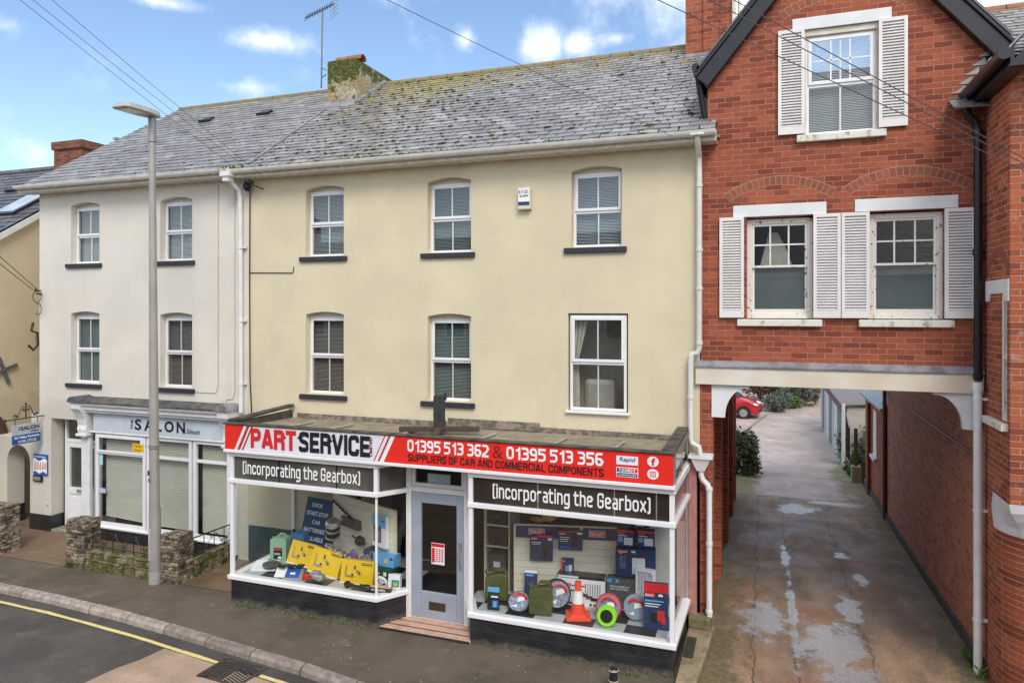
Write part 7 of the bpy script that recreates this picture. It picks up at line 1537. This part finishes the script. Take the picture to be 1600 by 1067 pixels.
T = empty('metal_gate', (2.5, 13.4, -.4), "dark metal gate folded back against the stone block", 'gate')
mb = MB(); [mb.tube([(2.50, 13.1 + .11 * i, .15), (2.50, 13.1 + .11 * i, 1.25 + .3 * (i / 8))], .010, 5) for i in range(9)]; mb.build('bars', 'iron', T)
mb = MB(); mb.tube([(2.50, 13.1, 1.25), (2.50, 14.0, 1.56)], .022, 6); mb.tube([(2.50, 13.1, .16), (2.50, 14.0, .16)], .018, 6); mb.build('rail', 'metal', T)
T = empty('railing', (2.8, 12.6, -.4), "short black railing between the stone block and the rear wall", 'railing')
mb = MB(); [mb.tube([(2.82 , 12.45 + .09 * i, -.45), (2.82, 12.45 + .09 * i, .35)], .010, 4) for i in range(6)]; mb.tube([(2.82, 12.42, .33), (2.82, 12.95, .33)], .014, 4); mb.build('bars', 'iron', T)
mb = MB(); mb.prism([(-1.5, 27.0, -.6), (.2, 28.6, -.6), (-.6, 24.0, -.6), (-.8, 22.0, -.6), (-.9, 22.0, -.6), (-.72, 24.0, -.6), (.0, 28.3, -.6), (-1.5, 26.8, -.6)], (0, 0, .02)); struct(mb.build('path', 'conc'))
T = empty('lane_wall', (1.6, 33, -.6), "low stone edging along the bend of the lane", 'wall')
mb = MB(); rubble(mb, 1.2, 2.6, 32.4, 32.8, -.6, -.3, .1); mb.build('stones', 'rubble', T)
mb = MB(); mb.box(-14, 12, 52, 53, -.6, 2.8); tag(mb.build('boundary_hedge', 'leaf'), "dark hedge across the far end of the lane", 'hedge')
# weeds and litter along the foot of the walls
mb = MB(); pts = [(rnd.uniform(-8.5, -5.8), -1.75 - abs(rnd.gauss(0, .03)), 0) for _ in range(46)] + [(rnd.uniform(-4.1, -1.3), -1.76 - abs(rnd.gauss(0, .03)), 0) for _ in range(10)] + [(-1.75 + rnd.gauss(0, .12), -1.8, 0) for _ in range(8)]
tufts(mb, pts, .042, 6, .03); tag(mb.build('pavement_weeds', 'leaf2', fixn=False), "small green weeds along the foot of the shop's black plinth", 'weeds', kind='stuff')
mb = MB(); tufts(mb, [(-12.7 + rnd.gauss(0, .08), -1.45, 0) for _ in range(10)] + [(rnd.uniform(-12.4, -10.4), -1.42, 0) for _ in range(14)], .09, 7, .04); tag(mb.build('pavement_weeds', 'leaf2', fixn=False), "small weeds at the foot of the low mossy wall", 'weeds', kind='stuff')
mb = MB()
for _ in range(170):
    x, y = (rnd.uniform(-13, -1), 0); y = rnd.uniform(ky(x) + .1, -1.6); s_ = rnd.uniform(.006, .02); a = rnd.random() * 3; mb.mi = rnd.randrange(2)
    mb.poly((x - s_ * math.cos(a), y - s_ * math.sin(a), .004), (x + s_ * .4 * math.sin(a), y - s_ * .4 * math.cos(a), .006), (x + s_ * math.cos(a), y + s_ * math.sin(a), .009), (x - s_ * .4 * math.sin(a), y + s_ * .4 * math.cos(a), .006))
for _ in range(60):
    x = rnd.uniform(-12, -6); y = ky(x) - rnd.uniform(.18, .5); s_ = rnd.uniform(.006, .02); mb.poly((x - s_, y, -.088), (x, y - s_ * .5, -.086), (x + s_, y, -.084), (x, y + s_ * .5, -.086))
for _ in range(120):
    t = rnd.random() * 12; sd_ = rnd.choice((-.72, 2.74)); x = sd_ + (rnd.random() ** 2) * .4 * (1 if sd_ < 0 else -1); s_ = rnd.uniform(.012, .035); a = rnd.random() * 3; z = zg(t) + .012; mb.mi = 1
    mb.poly((x - s_ * math.cos(a), t - s_ * math.sin(a), z), (x + s_ * .4 * math.sin(a), t - s_ * .4 * math.cos(a), z), (x + s_ * math.cos(a), t + s_ * math.sin(a), z + .01), (x - s_ * .4 * math.sin(a), t + s_ * .4 * math.cos(a), z))
tag(mb.build('fallen_leaves', [M("litter_pale", (.55, .5, .42), .8), M("litter_brown", (.20, .11, .05), .8, .3, 30)], fixn=False), "scattered pale leaves and specks on the pavement and alley", 'leaves', kind='stuff')
mb = MB(); tufts(mb, [(2.72 + rnd.gauss(0, .03), rnd.uniform(-.3, .4), 0) for _ in range(10)], .14, 7, .05); tag(mb.build('alley_weeds', 'leaf2', fixn=False), "weeds at the foot of the white pipe in the alley", 'weeds', kind='stuff')

# ================================================================== OPPOSITE SIDE OF THE STREET (mirrored in the window panes)
H8 = empty('terraced_house', (-4, -17.5, 0), "long rendered and brick terrace across the street mirrored in the window panes", 'house')
mb = MB(); mb.box(-30, 16, -24, -17.5, 2.9, 6.3); mb.build('upper_wall', M("opposite_render", (.50, .48, .42), .85, .08, 2), H8)
mb = MB(); mb.box(-30, 16, -24, -17.45, -.3, 2.9); mb.build('lower_wall', 'brick', H8)
mb = MB(); mb.prism([(-30.3, -17.2, 6.25), (-30.3, -20.75, 8.6), (-30.3, -24.3, 6.25)], (46.6, 0, 0)); mb.build('roof', 'slate_dark', H8)
for x in (-24, -12.5, -3, 8): mb = MB(); mb.box(x, x + .9, -21.3, -20.2, 7.5, 9.9); mb.build('chimney', 'brick', H8)
for i in range(12):
    x = -28.5 + i * 3.7; mb = MB(); mb.box(x, x + 1., -17.49, -17.42, 3.7, 5.1); wn = mb.build('window', 'upvc', H8); mb = MB(); mb.box(x + .08, x + .92, -17.415, -17.41, 3.78, 5.02); mb.build('pane', 'dark', wn)
strip('pavement', 'asphalt', xr(-60, 60, 12), lambda x: -17.5, lambda x: -15.2, .0)
mb = MB(); mb.ball((-1.2, -17.3, 4.9), (.34, .08, .34), 14, 10); mb.tube([(-1.2, -17.3, 4.9), (-1.2, -17.48, 4.8)], .03, 6); mb.build('satellite_dish', 'char', H8, smooth=True)
